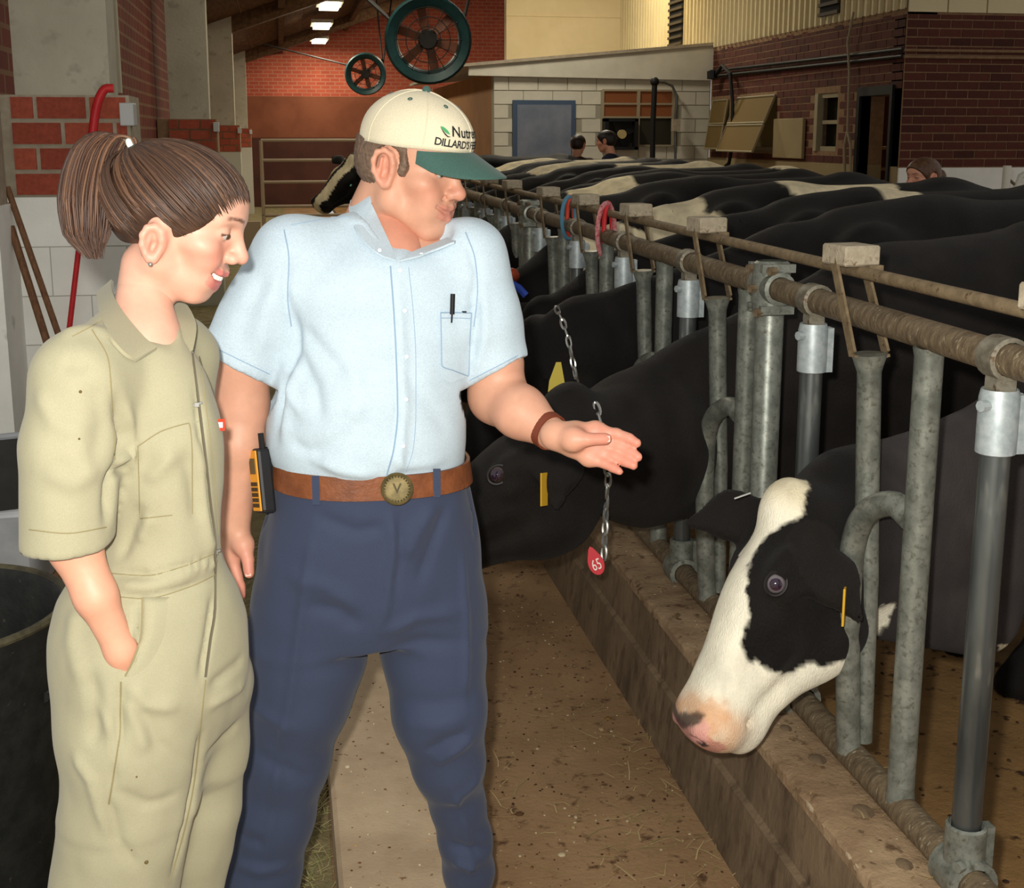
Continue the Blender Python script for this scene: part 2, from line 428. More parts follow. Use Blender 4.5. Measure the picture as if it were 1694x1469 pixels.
M_rustrod = mottle('rusty_rod', (108, 92, 68), (136, 118, 90), 40, .7, .25, .4, c3=(84, 66, 46), s3=60)
M_railring = mottle('greasy_ring', (104, 98, 84), (140, 134, 118), 40, .55, .4, .4, c3=(90, 66, 44), s3=50)
M_block = mottle('weathered_latch_block', (150, 138, 116), (172, 160, 138), 30, .85, bmp=.4, bscale=90, c3=(116, 94, 70), s3=40)

# ------------------------------------------------------------------ floors, slab, kerb
def struct(name, mb, mat, label=None, smooth=False, bevel=0, cat=None):
    o = mb.build(name, mat, None, smooth, bevel); return tag(o, label, cat, kind='structure')
struct('floor', MB().box((-1.3, -1.5, -.1), (1.0, 31, 0)), M_floor, 'brown dirt-stained concrete feed alley floor between slab and kerb', cat='floor')
struct('floor', MB().box((-1.3, -1.5, 0), (.06, 31, .012)), M_straw_floor, 'straw littered walkway floor left of the raised slab', cat='floor')
struct('floor', MB().box((1.19, -1.5, -.1), (12, 31, -.01)), M_pen, 'brown muddy pen floor behind the headlock fence', cat='floor')
def ring_sweep(sec, Ys, jit=0):
    mb = MB(); n = len(sec); vs = []
    for Y in Ys:
        for k, (x, z) in enumerate(sec): vs.append((x, Y, z))
    fs = [(i*n+k, i*n+(k+1) % n, (i+1)*n+(k+1) % n, (i+1)*n+k) for i in range(len(Ys)-1) for k in range(n)]
    fs += [tuple(range(n)), tuple((len(Ys)-1)*n+k for k in range(n))[::-1]]
    return mb.add(vs, fs)
struct('kerb_slab', ring_sweep([(.066, 0), (.066, .145), (.076, .155), (.295, .155), (.304, .146), (.304, 0)], [-1.5, 16.5]), M_slab,
       'low tan concrete slab the man straddles', cat='slab')
kerb = thing('kerb', (1.09, 2.5, 0), 'brown stained concrete kerb under the headlock fence', 'kerb', kind='structure')
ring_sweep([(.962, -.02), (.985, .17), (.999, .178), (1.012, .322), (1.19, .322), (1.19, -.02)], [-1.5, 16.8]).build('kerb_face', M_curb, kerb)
# uneven top of the kerb with a ragged far edge
Ys = np.concatenate([np.arange(-1.5, 1.2, .2), np.arange(1.2, 5, .02), np.arange(5, 16.9, .25)])
mb = MB(); vs = []; n = 6
for i, Y in enumerate(Ys):
    j = RNG.normal(0, .0035, 3); w = .012*math.sin(Y*23)*math.sin(Y*7.7) + RNG.normal(0, .006)
    vs += [(1.006, Y, .31), (1.008+j[0]*.6, Y, .33+j[1]*.4), (1.018+j[0], Y, .337), (1.185+w, Y, .337), (1.205+w, Y, .328), (1.21+w, Y, .30)]
fs = [(i*n+k, i*n+k+1, (i+1)*n+k+1, (i+1)*n+k) for i in range(len(Ys)-1) for k in range(n-1)]
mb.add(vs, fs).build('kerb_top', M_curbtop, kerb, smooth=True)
for (px, py, s_) in [(1340, 1328, .016), (1420, 1440, .02), (1405, 1405, .012), (1365, 1345, .01)]:
    p = atX(px, py, 1.01); mb = MB(); mb.ball((1.010, p[1], min(p[2], .328)), (.004, s_*1.3, s_*.45), 7, 5); mb.build('chip', M_chip, kerb)
for (px, py, s_) in [(1428, 1342, .022), (1352, 1256, .02), (1496, 1430, .016), (1300, 1205, .014)]:
    p = atZ(px, py, .337); MB().ball((p[0], p[1], .337), (s_, s_*1.3, .005), 9, 5).build('dung_spot', M_curb, kerb, True)

# ------------------------------------------------------------------ brickwork
def brick_cell(bl, bh, th, joint):
    return MB().box((-(bl-joint)/2, -th/2, -(bh-joint)/2), ((bl-joint)/2, th/2, (bh-joint)/2))
def brick_face(parent, o, u, W_, H_, bl, bh, joint, mat, proud=.012, name='brick', limit=10**6, skip=None, bevel=True):
    """bricks on a vertical face: o lower corner, u horizontal direction (outward normal = u x z)"""
    u = np.array(u, float); nrm = np.cross(u, (0, 0, 1)); cells = {}; out = []
    rows = int(H_/bh+.999)
    rot = math.atan2(u[1], u[0])
    def cell(w, h):
        key = (round(w, 3), round(h, 3))
        if key not in cells:
            cells[key] = MB().box((-w/2, -.02, -h/2), (w/2, .02, h/2)).mesh(name, mat)
        return cells[key]
    for r in range(rows):
        x = -bl/2 if r % 2 else 0.0
        z0 = r*bh; z1 = min(z0+bh, H_)
        while x < W_-.015:
            a, b = max(x, 0), min(x+bl, W_)
            if b-a > .03 and z1-z0 > .03:
                c = np.array(o) + u*((a+b)/2) + np.array((0, 0, (z0+z1)/2))
                if skip is None or not skip(c, (a, b), (z0, z1)):
                    out.append((c, b-a-joint, z1-z0-joint))
            x += bl
    for i, (c, w, h) in enumerate(out[:limit]):
        org = c + nrm*(proud-.02+RNG.normal(0, .0012))
        b = link(cell(w, h), name, parent, org); b.rotation_euler = (RNG.normal(0, .002), 0, rot+RNG.normal(0, .002))
    if len(out) > limit:
        mb = MB()
        for c, w, h in out[limit:]: mb.obox(c+nrm*(proud-.02), (u, nrm, (0, 0, 1)), (w/2, .02, h/2))
        q = mb.build(name+'_field', mat, parent); q['kind'] = 'stuff'
    return len(out)

# left wall with its concrete frames on brick pedestals
wl = thing('wall_left', (-1.2, 12, 0), 'left barn wall, dark red brick above white painted block', 'wall', kind='structure')
MB().box((-1.4, 4.0, 0), (-1.15, 31, 1.43)).build('painted_base', M_white_block, wl)
MB().box((-1.4, 4.0, 1.43), (-1.16, 31, 3.3)).build('brick_band', M_side_brick, wl)
MB().box((-1.3, 5.06, 0), (-1.05, 5.5, 1.40)).build('painted_base', M_white_block, wl)
MB().box((-1.30, 5.1, 1.40), (-1.06, 5.3, 3.2)).build('brick_joint', M_mortar, wl)
brick_face(wl, (-1.30, 5.1, 1.40), (1, 0, 0), .24, 1.3, .2, .102, .014, M_brick_near)
def frame_column(Y, xr, group_label, bl, bh, detail):
    t = thing('wall_pedestal', (-.86, Y, 0), group_label, 'pillar', kind='structure')
    mb = MB().box((-1.15, Y+.02, 1.42), (-.59, Y+.4, 1.82)); mb.build('brick_core', M_mortar if detail else M_mortar_dark, t)
    brick_face(t, (-1.05, Y+.02, 1.42), (1, 0, 0), .455, .40, bl, bh, .017, M_brick_near, .012)
    MB().box((-1.15, Y+.005, 0), (-.592, Y+.4, 1.42)).build('painted_core', M_white_joint, t)
    if detail:
        brick_face(t, (-1.08, Y+.005, 0.02), (1, 0, 0), .488, 1.40, .30, .2, .004, M_white_block, .004, 'painted_block')
    mb = MB(); zt = 3.5
    vs = []
    for y in (Y+.06, Y+.32):
        vs += [(-1.03, y, 1.82), (xr, y, 1.82), (xr+.01, y, zt), (-1.03, y, zt)]
    mb.add(vs, [(0, 1, 2, 3), (7, 6, 5, 4), (0, 4, 5, 1), (1, 5, 6, 2), (2, 6, 7, 3), (3, 7, 4, 0)]).build('concrete_column', M_conc, t)
    MB().box((-.625, Y-.02, 1.70), (-.57, Y+.10, 1.79)).build('outlet_box', flat('outlet_grey', (176, 178, 176), .5) if 'outlet_grey' not in MATS else MATS['outlet_grey'], t, bevel=.004)
    return t
frame_column(5.4, -.665, 'nearest pillar, big red bricks over white block, pale concrete column above', .2, .1, True)
frame_column(12.83, -.66, 'second pillar along the left wall, behind the ponytail', .2, .1, False)
frame_column(20.2, -.66, 'third pillar along the left wall, left of the metal gate', .2, .1, False)
frame_column(28.2, -.66, 'farthest pillar at the end of the left wall', .2, .1, False)
MB().tube([(-1.08, 9.3, 3.3), (-1.08, 9.3, 1.95)], .03, 8).build('conduit', M_conc, wl)

# roof over the barn, boards and rafters
rf = thing('ceiling', (3, 18, 3.2), 'dark brown sloping barn roof seen from below', 'ceiling', kind='structure')
zr = lambda x: 3.25+.35*(x+1.15)
for k in range(10):
    x0 = -1.5+k*1.0; x1 = x0+.985
    MB().add([(x0, 4.5, zr(x0)), (x1, 4.5, zr(x1)), (x1, 31, zr(x1)), (x0, 31, zr(x0)), (x0, 4.5, zr(x0)+.05), (x1, 4.5, zr(x1)+.05), (x1, 31, zr(x1)+.05), (x0, 31, zr(x0)+.05)],
             [(0, 1, 2, 3), (7, 6, 5, 4), (0, 4, 5, 1), (1, 5, 6, 2), (2, 6, 7, 3), (3, 7, 4, 0)]).build('roof_board', M_roofwood, rf)
MB().box((-1.5, 4.5, 3.2), (8.5, 31, 3.2001)) if False else None
for Y in (5.6, 13.0, 20.4, 28.4):
    mb = MB(); a = np.array((-1.15, Y, zr(-1.15)-.12)); b = np.array((8, Y, zr(8)-.12)); mb.bar(a, b, .22, .22); mb.build('rafter', M_roofwood, rf)
for X in (.1, 1.6, 3.1):
    MB().box((X-.05, 4.6, zr(X)-.14), (X+.05, 31, zr(X)-.01)).build('purlin', M_roofwood, rf)

# far end wall
wb = thing('wall_back', (3, 31, 0), 'orange red brick end wall at the back of the barn', 'wall', kind='structure')
MB().box((-1.5, 31, 2.57), (9, 31.3, 7)).build('brickwork', M_back_brick, wb)
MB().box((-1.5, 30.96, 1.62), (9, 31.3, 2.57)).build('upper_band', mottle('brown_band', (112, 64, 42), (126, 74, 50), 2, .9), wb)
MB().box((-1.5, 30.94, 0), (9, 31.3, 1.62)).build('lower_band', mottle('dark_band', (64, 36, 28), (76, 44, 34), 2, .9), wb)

# ------------------------------------------------------------------ brick office on the right
XO, YO = 5.83, 11.5
wf = thing('wall_end', (7.4, YO, 0), 'dark red brick end wall of the office at upper right', 'wall', kind='structure')
MB().box((XO, YO, 1.36), (9.3, YO+.25, 2.80)).build('mortar_core', M_mortar_dark, wf)
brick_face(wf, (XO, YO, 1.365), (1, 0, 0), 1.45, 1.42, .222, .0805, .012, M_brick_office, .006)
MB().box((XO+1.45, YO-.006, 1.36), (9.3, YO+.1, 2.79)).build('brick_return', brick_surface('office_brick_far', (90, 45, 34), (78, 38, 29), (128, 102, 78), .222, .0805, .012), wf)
MB().box((XO, YO-.01, 0), (9.3, YO+.25, 1.36)).build('painted_base', M_white_block, wf)
mb = MB()
for k in range(9): MB().box((XO+k*.4, YO-.02, 2.80), (XO+k*.4+.385, YO+.02, 4.8)).build('siding_board', M_siding, wf)
wr = thing('wall_right', (XO, 14.3, 0), 'office side wall, dark brick with windows and a doorway', 'wall', kind='structure')
def yat(px): return atX(px, 200, XO)[1]
def zat(px, py): return atX(px, py, XO)[2]
openings = [(1181, 1206, 166, 246), (1222, 1284, 160, 250), (1348, 1385, 154, 250), (1424, 1474, 158, 300)]
OP = []
for (a, b, c, d) in openings: OP.append((yat(b), yat(a), zat((a+b)/2, d), zat((a+b)/2, c)))
def in_open(c, *_):
    return (c[1] < OP[3][0]+.12 and c[2] < OP[3][3]+.05) or any(y0-.1 < c[1] < y1+.1 and z0-.03 < c[2] < z1+.03 for (y0, y1, z0, z1) in OP)
mb = MB()
ycuts = sorted({YO+.02, 17.06, *[v for o in OP for v in o[:2]]})
for y0, y1 in zip(ycuts[:-1], ycuts[1:]):
    ym = (y0+y1)/2; op = [o for o in OP if o[0] < ym < o[1]]
    segs = [(1.37, 2.82)] if not op else [(1.37, max(1.37, op[0][2])), (op[0][3], 2.82)]
    for z0, z1 in segs:
        if z1-z0 > .02: mb.box((XO, y0, z0), (XO+.25, y1, z1))
mb.build('mortar_core', M_mortar_dark, wr)
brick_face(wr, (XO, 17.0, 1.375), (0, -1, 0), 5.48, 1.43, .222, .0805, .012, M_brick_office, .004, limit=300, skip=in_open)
mb = MB()
for y0, y1 in zip(ycuts[:-1], ycuts[1:]):
    ym = (y0+y1)/2; op = [o for o in OP if o[0] < ym < o[1] and o[2] < 1.3]
    z1 = 1.37 if not op else op[0][2]
    if z1 > .05: mb.box((XO-.01, y0, 0), (XO+.25, y1, z1))
mb.build('painted_base', M_tan, wr)
# corrugated siding above, in sheets
def sheet(y0, y1, z0, z1):
    mb = MB(); n_ = 6; vs = []; fs = []
    prof = [(0, 0), (.35, 0), (.42, .035), (.62, .035), (.69, 0)]
    pts = [(y0+(k+a)*(y1-y0)/n_, b) for k in range(n_) for a, b in prof] + [(y1, 0)]
    for y, b in pts: vs += [(XO-b, y, z0), (XO-b, y, z1)]
    for k in range(len(pts)-1): fs.append((2*k, 2*k+1, 2*k+3, 2*k+2))
    return mb.add(vs, fs)
y = YO
while y < 21.7:
    sheet(y, y+.9, 2.83, 5.6).build('siding_sheet', M_siding, wr)
    y += .915
MB().box((XO-.005, YO, 2.78), (XO+.3, 21.8, 2.84)).build('flashing', M_mortar_dark, wr)
for dz in (0, .07): MB().tube([(XO-.04, YO-.02, 2.46-dz*.9+.0), (XO-.04, 17.0, 2.52-dz)], .018, 8).build('service_pipe', M_black, wr, True)
for dz in (.0, .06): MB().tube([(XO-.03, YO-.03, 2.45-dz), (8.5, YO-.03, 2.45-dz)], .014, 8).build('service_pipe', M_mortar_dark, wf, True)
# dark louvres in the siding
for (a, b, c, d) in [(1108, 1130, -60, 76), (1354, 1386, -40, 27)]:
    lv = thing('window_louvre', (XO-.05, yat((a+b)/2), zat(a, d)), 'dark louvred vent set in the cream siding' + (' near the shed roof' if a < 1200 else ' above the office windows'), 'vent', kind='structure')
    y0, y1 = yat(b), yat(a); z0, z1 = atX((a+b)/2, d, XO)[2], atX((a+b)/2, d, XO)[2]+1.2
    MB().box((XO-.045, y0, z0), (XO-.03, y1, z1)).build('vent_back', M_dark, lv)
    k = z0
    while k < z1: MB().box((XO-.07, y0, k), (XO-.045, y1, k+.035)).build('louvre', flat('louvre_grey', (70, 60, 44), .7) if 'louvre_grey' not in MATS else MATS['louvre_grey'], lv); k += .1
# office windows and doorway
M_pane = glow('lit_curtain_glass', (104, 84, 44), .05); M_frame = flat('window_frame_paint', (150, 140, 112), .6)
M_glass = flat('dark_window_glass', (46, 44, 34), .25)
lab = ['narrow lit office window beside the hanging hose', 'office window tilted open with a slanted sash', 'upright office window with pale frame near the doorway']
for i, (y0, y1, z0, z1) in enumerate(OP[:3]):
    w = thing('window_%d' % (i+1), (XO, (y0+y1)/2, z0), lab[i], 'window', kind='structure')
    mb = MB()
    for s_ in ((y0, y0+.05), (y1-.05, y1)): mb.box((XO+.02, s_[0], z0), (XO+.08, s_[1], z1))
    for s_ in ((z0, z0+.05), (z1-.05, z1)): mb.box((XO+.02, y0, s_[0]), (XO+.08, y1, s_[1]))
    mb.build('window_frame', M_frame, w)
    MB().box((XO+.14, y0, z0), (XO+.15, y1, z1)).build('pane', M_pane if i != 2 else M_glass, w)
    if i < 2:   # sash swung out at the bottom
        sw = .10 if i == 0 else .26
        for h0, h1 in ((0, .48), (.52, 1)):
            za, zb = z1-(z1-z0)*h0, z1-(z1-z0)*h1
            MB().add([(XO-.02-sw*h0, y0, za), (XO-.02-sw*h0, y1, za), (XO-.02-sw*h1, y1, zb), (XO-.02-sw*h1, y0, zb),
                      (XO-.0-sw*h0, y0, za), (XO-.0-sw*h0, y1, za), (XO-.0-sw*h1, y1, zb), (XO-.0-sw*h1, y0, zb)],
                     [(0, 1, 2, 3), (7, 6, 5, 4), (0, 4, 5, 1), (2, 6, 7, 3), (1, 5, 6, 2), (0, 3, 7, 4)]).build('sash_pane', M_pane, w)
            cs = [np.array(p_) for p_ in ((XO-.024-sw*h0, y0, za), (XO-.024-sw*h0, y1, za), (XO-.024-sw*h1, y1, zb), (XO-.024-sw*h1, y0, zb))]
            MB().tube(cs, .013, 6, closed=True).build('sash_frame', M_frame, w)
    else:
        MB().box((XO+.03, y0, (z0+z1)/2-.02), (XO+.09, y1, (z0+z1)/2+.02)).build('glazing_bar', M_frame, w)
        MB().box((XO-.02, y1-.10, z0), (XO+.05, y1-.02, z1)).build('side_trim', M_frame, w)
y0, y1, z0, z1 = OP[3]
w = thing('door_1', (XO, (y0+y1)/2, 0), 'dark open office doorway with shelves of bottles inside', 'doorway', kind='structure')
mb = MB(); mb.box((XO-.03, y0-.05, 0), (XO+.1, y0, z1)).box((XO-.03, y1, 0), (XO+.1, y1+.06, z1)).box((XO-.03, y0-.05, z1), (XO+.1, y1+.06, z1+.09)); mb.build('door_frame', M_black, w)
MB().box((XO+1.6, 11.8, 0), (XO+1.7, 17, 2.8)).build('inner_wall', M_brick_office, w)
MB().box((XO+.25, 11.76, 2.7), (XO+1.7, 17, 2.8)).build('inner_ceiling', M_tan, w)
MB().box((XO+.25, 16.9, 0), (XO+1.7, 17, 2.8)).build('inner_end', M_tan, w)
sh = thing('supply_shelf', (XO+.6, (y0+y1)/2, .9), 'shelf of red and yellow supplies inside the office doorway', 'shelf')
for zz in (1.05, 1.30, 1.52): MB().box((XO+.45, 11.8, zz), (XO+.85, y1+.7, zz+.03)).build('shelf_board', M_tan, sh)
MB().box((XO+.83, 11.8, 1.0), (XO+.86, y1+.7, 1.9)).build('shelf_back', M_brick_office, sh)
bc = [(150, 40, 28), (190, 130, 50), (160, 50, 30), (200, 170, 110)]
for k in range(10):
    zz = 1.33 if k < 5 else 1.08; yy = y0+.15+(k % 5)*.17
    c = bc[k % 4]; nm = 'supply_%d' % (k % 4)
    m = MATS.get(nm) or flat(nm, c, .5)
    o = MB().lathe([(.0, 0), (.05, 0), (.05, .12), (.02, .15), (.02, .18), (0, .18)], (XO+.6, yy, zz), n=10).build('bottle', m, None, True)
    tag(o, ['dark red', 'amber', 'rust red', 'pale yellow'][k % 4]+' bottle, '+['first', 'second', 'third', 'fourth', 'fifth'][k % 5]+' from the door jamb on the '+('middle' if k < 5 else 'lower')+' office shelf', 'bottle', 'bottles inside the office doorway')
fl_o = bpy.data.lights.new('office_lamp', 'POINT'); fl_o.energy = 14; fl_o.color = (1, .75, .4); fl_o.shadow_soft_size = .1
o = bpy.data.objects.new('office_lamp', fl_o); COL.objects.link(o); o.location = (XO+.7, 12.9, 2.5)
# grey panel by the windows, hanging cord with handle, hoses
MB().box((XO-.05, yat(1335), zat(1310, 262)), (XO-.01, yat(1286), zat(1310, 196))).build('wall_panel', M_tan, wr, bevel=.01)
hc = thing('hanging_cord', tuple(atX(1402, 300, XO-.1)), 'pale cord with grips hanging from the siding by the doorway', 'cord')
mb = MB(); mb.tube([atX(x, y, XO-.08) for x, y in ((1412, 20), (1402, 70), (1405, 120), (1402, 220))], .012, 6); mb.build('cord', flat('cord_grey', (150, 138, 112), .7), hc, True)
for dx in (-5, 5):
    MB().tube([atX(x, y, XO-.1) for x, y in ((1402, 218), (1402+dx, 240), (1402+dx, 290))], .016, 6).build('cord_loop', MATS['cord_grey'], hc, True)
MB().ball(atX(1393, 298, XO-.1), (.05, .09, .05), 8, 6).build('grip', M_black, hc, True)
hs = thing('black_hose', tuple(atX(1205, 260, XO-.1)), 'black hose looping down beside the narrow lit window', 'hose')
MB().tube([atX(x, y, XO-.12) for x, y in ((1180, 130), (1195, 108), (1208, 122), (1212, 170), (1211, 240), (1206, 270), (1192, 282), (1180, 280))], .024, 8).build('hose', M_black, hs, True)
MB().tube([atX(x, y, XO-.16) for x, y in ((1178, 118), (1178, 130))], .07, 8).build('hose_reel', M_black, hs)

# ------------------------------------------------------------------ white block shed behind the cows
YS = 17.06
ws = thing('wall_shed', (4.3, YS, 0), 'white painted block shed wall with sloping fascia', 'wall', kind='structure')
MB().box((2.82, YS+.02, 0), (XO, YS+.2, 2.44)).build('joint_core', flat('shed_joint', (152, 147, 130), .9), ws)
wins = [(848, 952, 166, 262), (994, 1116, 148, 244)]
def shed_skip(c, xs, zs):
    q = c-CC; d = q@CF; px = PCX+FPX*(q@CR)/d; py = PCY-FPX*(q@CU)/d
    return any(a+12 < px < b-12 and c_-3 < py < d_ for a, b, c_, d_ in wins)
M_shed = mottle('shed_white_paint', (188, 184, 166), (206, 200, 182), 2, .75, bmp=.2, bscale=30)
brick_face(ws, (2.82, YS+.02, .62), (1, 0, 0), 3.0, 1.82, .40, .1815, .012, M_shed, .01, 'block', skip=shed_skip)
fs_ = MB().add([(2.48, YS-.06, 2.44), (XO, YS-.06, 2.40), (XO, YS-.06, 2.86), (2.48, YS-.06, 2.56), (2.48, YS+.0, 2.44), (XO, YS+.0, 2.40), (XO, YS+.0, 2.86), (2.48, YS+.0, 2.56)],
               [(0, 1, 2, 3), (7, 6, 5, 4), (0, 4, 5, 1), (2, 6, 7, 3), (1, 5, 6, 2), (0, 3, 7, 4)]); fs_.build('fascia', M_shed, ws)
MB().add([(2.4, YS-.1, 2.55), (XO, YS-.1, 2.86), (XO, 24, 2.9), (2.4, 24, 2.56), (2.4, YS-.1, 2.59), (XO, YS-.1, 2.90), (XO, 24, 2.94), (2.4, 24, 2.60)],
         [(0, 1, 2, 3), (7, 6, 5, 4), (0, 4, 5, 1), (2, 6, 7, 3), (1, 5, 6, 2), (0, 3, 7, 4)]).build('roof_slab', M_mortar, ws)
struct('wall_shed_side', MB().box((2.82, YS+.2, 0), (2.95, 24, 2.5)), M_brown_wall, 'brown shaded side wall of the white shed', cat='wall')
struct('wall_upper', MB().box((3.82, 21.8, 2.3), (XO+.3, 22, 3.62)).box((3.82, 21.81, 3.62), (XO+.3, 22, 3.635)).box((3.82, 21.8, 3.635), (XO+.3, 22, 6)), M_cream, 'plain cream panel wall above the white shed roof', cat='wall')
bp = thing('blue_panel', tuple(atY(900, 262, YS)), 'blue grey framed board on the white shed wall', 'board')
p0 = atY(848, 262, YS-.02); p1 = atY(952, 166, YS-.02)
MB().box((p0[0], YS-.03, p0[2]-.3), (p1[0], YS+.0, p1[2])).build('board_frame', flat('blue_frame', (66, 82, 104), .6), bp)
MB().box((p0[0]+.06, YS-.045, p0[2]-.3), (p1[0]-.06, YS-.02, p1[2]-.06)).build('board_face', mottle('blue_board', (98, 106, 120), (120, 126, 138), 3, .55), bp)
p0 = atY(995, 241, YS); p1 = atY(1114, 150, YS)
w4 = thing('window_4', ((p0[0]+p1[0])/2, YS, p0[2]), 'shed window with amber upper panes and a box fan', 'window', kind='structure')
M_amber = glow('amber_pane', (116, 66, 34), .10)
xm = atY(1055, 190, YS)[0]; zm = atY(1055, 194, YS)[2]
for (a, b, c, d, m) in [(p0[0], xm, zm, p1[2], M_amber), (xm, p1[0], zm, p1[2], M_amber), (xm, p1[0], p0[2], zm, M_glass), (p0[0], xm, p0[2], zm, M_glass)]:
    MB().box((a, YS-.01, c), (b, YS+.01, d)).build('pane', m, w4)
mb = MB()
for xx in (p0[0], xm, p1[0]): mb.box((xx-.02, YS-.04, p0[2]), (xx+.02, YS, p1[2]))
for zz in (p0[2], zm, p1[2], (zm+p1[2])/2): mb.box((p0[0], YS-.035, zz-.012), (p1[0], YS, zz+.012))
mb.build('window_frame', flat('shed_frame', (150, 138, 112), .6), w4)
bf = thing('box_fan', ((p0[0]+xm)/2, YS-.1, p0[2]-.05), 'dark square box fan in the shed window', 'fan')
a = atY(999, 248, YS-.15); b = atY(1055, 196, YS-.15)
mb = MB(); c0, c1 = a, b
for (l, h) in (((a[0], a[2]), (b[0], a[2]+.04)), ((a[0], b[2]-.04), (b[0], b[2])), ((a[0], a[2]), (a[0]+.05, b[2])), ((b[0]-.05, a[2]), (b[0], b[2]))):
    mb.box((l[0], YS-.2, l[1]), (h[0], YS-.02, h[1]))
mb.build('fan_case', M_black, bf)
MB().box((a[0], YS-.06, a[2]), (b[0], YS-.04, b[2])).build('fan_back', flat('fan_dark', (44, 38, 26), .7), bf)
cc = ((a[0]+b[0])/2, YS-.21, (a[2]+b[2])/2)
MB().lathe([(0, -.02), (.06, -.02), (.06, .03), (0, .03)], cc, (0, 1, 0), 14).build('fan_hub', flat('fan_hub_tan', (170, 150, 100), .5), bf, True)
for k in range(4):
    an = k*math.pi/2+.4
    MB().obox((cc[0]+.12*math.cos(an), YS-.13, cc[2]+.12*math.sin(an)), ((math.cos(an), 0, math.sin(an)), (0, 1, 0), (-math.sin(an), 0, math.cos(an))), (.09, .006, .045)).build('fan_blade', M_black, bf)
st = thing('standpipe', tuple(atY(1080, 280, 16.2)), 'black standpipe in front of the shed window', 'pipe')
MB().tube([atY(x, y, 16.2) for x, y in ((1077, 470), (1079, 290), (1080, 210), (1083, 138))], .035, 10).build('pipe', M_black, st, True)
MB().ball(atY(1083, 135, 16.2), .06, 10, 8).build('pipe_head', M_black, st, True)
cd = thing('wall_conduit', tuple(atY(1118, 280, 16.9)), 'thin grey conduit with switch curving up the shed wall', 'conduit')
MB().tube([atY(x, y, 16.9) for x, y in ((1117, 285), (1117, 200), (1120, 160), (1112, 142), (1100, 136), (1086, 135))], .018, 8).build('conduit', M_steel_dark, cd, True)
q = atY(1118, 207, 16.85); MB().box((q[0]-.05, 16.8, q[2]-.08), (q[0]+.05, 16.9, q[2]+.08)).build('switch_box', M_mortar, cd)

# ------------------------------------------------------------------ fans under the roof, strip lamps
M_teal = mottle('teal_fan_drum', (16, 44, 46), (26, 62, 62), 6, .5)
M_wire = flat('fan_wire', (34, 30, 26), .6)
def drum_fan(c, R, label, hang):
    t = thing('drum_fan', c, label, 'fan', 'drum fans hung under the roof'); c = np.array(c, float); L = R*.62
    ax = np.array((-.10, -1, -.12)); ax /= np.linalg.norm(ax)
    MB().lathe([(R, -L/2), (R*1.02, L/2), (R*.96, L/2+.03), (R*.76, L/2-.03), (R*.71, L/2-.14), (R*.74, -L/2), (R, -L/2)], c, ax, 40).build('drum', M_teal, t, True)
    MB().lathe([(0, L*.3), (R*.2, L*.3), (R*.24, L*.15), (R*.24, -L*.2), (0, -L*.25)], c, ax, 20).build('motor', M_wire, t, True)
    u = np.cross(ax, (0, 0, 1)); u /= np.linalg.norm(u); v = np.cross(u, ax)
    for k in range(6):
        an = k*math.pi/3+.3; d = math.cos(an)*u+math.sin(an)*v; e = -math.sin(an)*u+math.cos(an)*v
        MB().obox(c+d*R*.48-ax*L*.1, (d, (e+.5*ax)/np.linalg.norm(e+.5*ax), np.cross(d, (e+.5*ax)/np.linalg.norm(e+.5*ax))), (R*.26, R*.11, .006)).build('blade', flat('fan_blade_brown', (120, 74, 54), .6) if 'fan_blade_brown' not in MATS else MATS['fan_blade_brown'], t)
    for rr in (.3, .52, .74):
        MB().tube([c+ax*(L/2-.02)+R*rr*(math.cos(a_)*u+math.sin(a_)*v) for a_ in np.linspace(0, 2*math.pi, 33)[:-1]], R*.012, 5, closed=True).build('guard_ring', M_wire, t, True)
    for k in range(12):
        an = k*math.pi/6; d = math.cos(an)*u+math.sin(an)*v
        MB().tube([c+ax*(L/2-.02)+d*R*.2, c+ax*(L/2-.02)+d*R*.8], R*.010, 5).build('guard_spoke', M_wire, t)
    for (dx, dz) in hang:
        MB().tube([c+np.array((math.copysign(R*.85, dx), 0, R*.4)), c+np.array((dx, .4, dz))], .018, 6).build('hanger', M_wire, t)
    return t
drum_fan(tuple(atY(708, 65, 13)), .42, 'larger teal drum fan hanging above the capped man', [(-.9, .75), (-1.25, 1.0), (.7, 1.4)])
drum_fan(tuple(atY(605, 122, 25)), .385, 'smaller distant drum fan hanging left of the big one', [(.25, 1.6), (.6, 1.7), (-1.9, .55)])
M_lamp = glow('lamp_tube', (255, 246, 214), 9.0)
def strip_lamp(x, y, z, label, vis=True):
    t = thing('ceiling_lamp', (x, y, z), label, 'lamp', 'strip lamps under the roof')
    MB().box((x-.2, y-.5, z+.02), (x+.2, y+.5, z+.08)).build('housing', M_conc, t)
    MB().box((x-.15, y-.45, z-.03), (x+.15, y+.45, z+.02)).build('diffuser', M_lamp, t)
    L = bpy.data.lights.new('lamp_light', 'AREA'); L.shape = 'RECTANGLE'; L.size = .3; L.size_y = .9; L.energy = 55; L.color = (1, .90, .72)
    o = bpy.data.objects.new('lamp_light', L); COL.objects.link(o); o.location = (0, 0, -.05); o.parent = t
ll = ['nearest of the three bright ceiling lamps', 'middle one of the three bright ceiling lamps', 'farthest of the three bright ceiling lamps']
for (px, py, X), lb in zip([(545, 10, .85), (532, 43, .85), (528, 68, .95)], ll):
    p = atX(px, py, X); strip_lamp(p[0], p[1], p[2], lb)
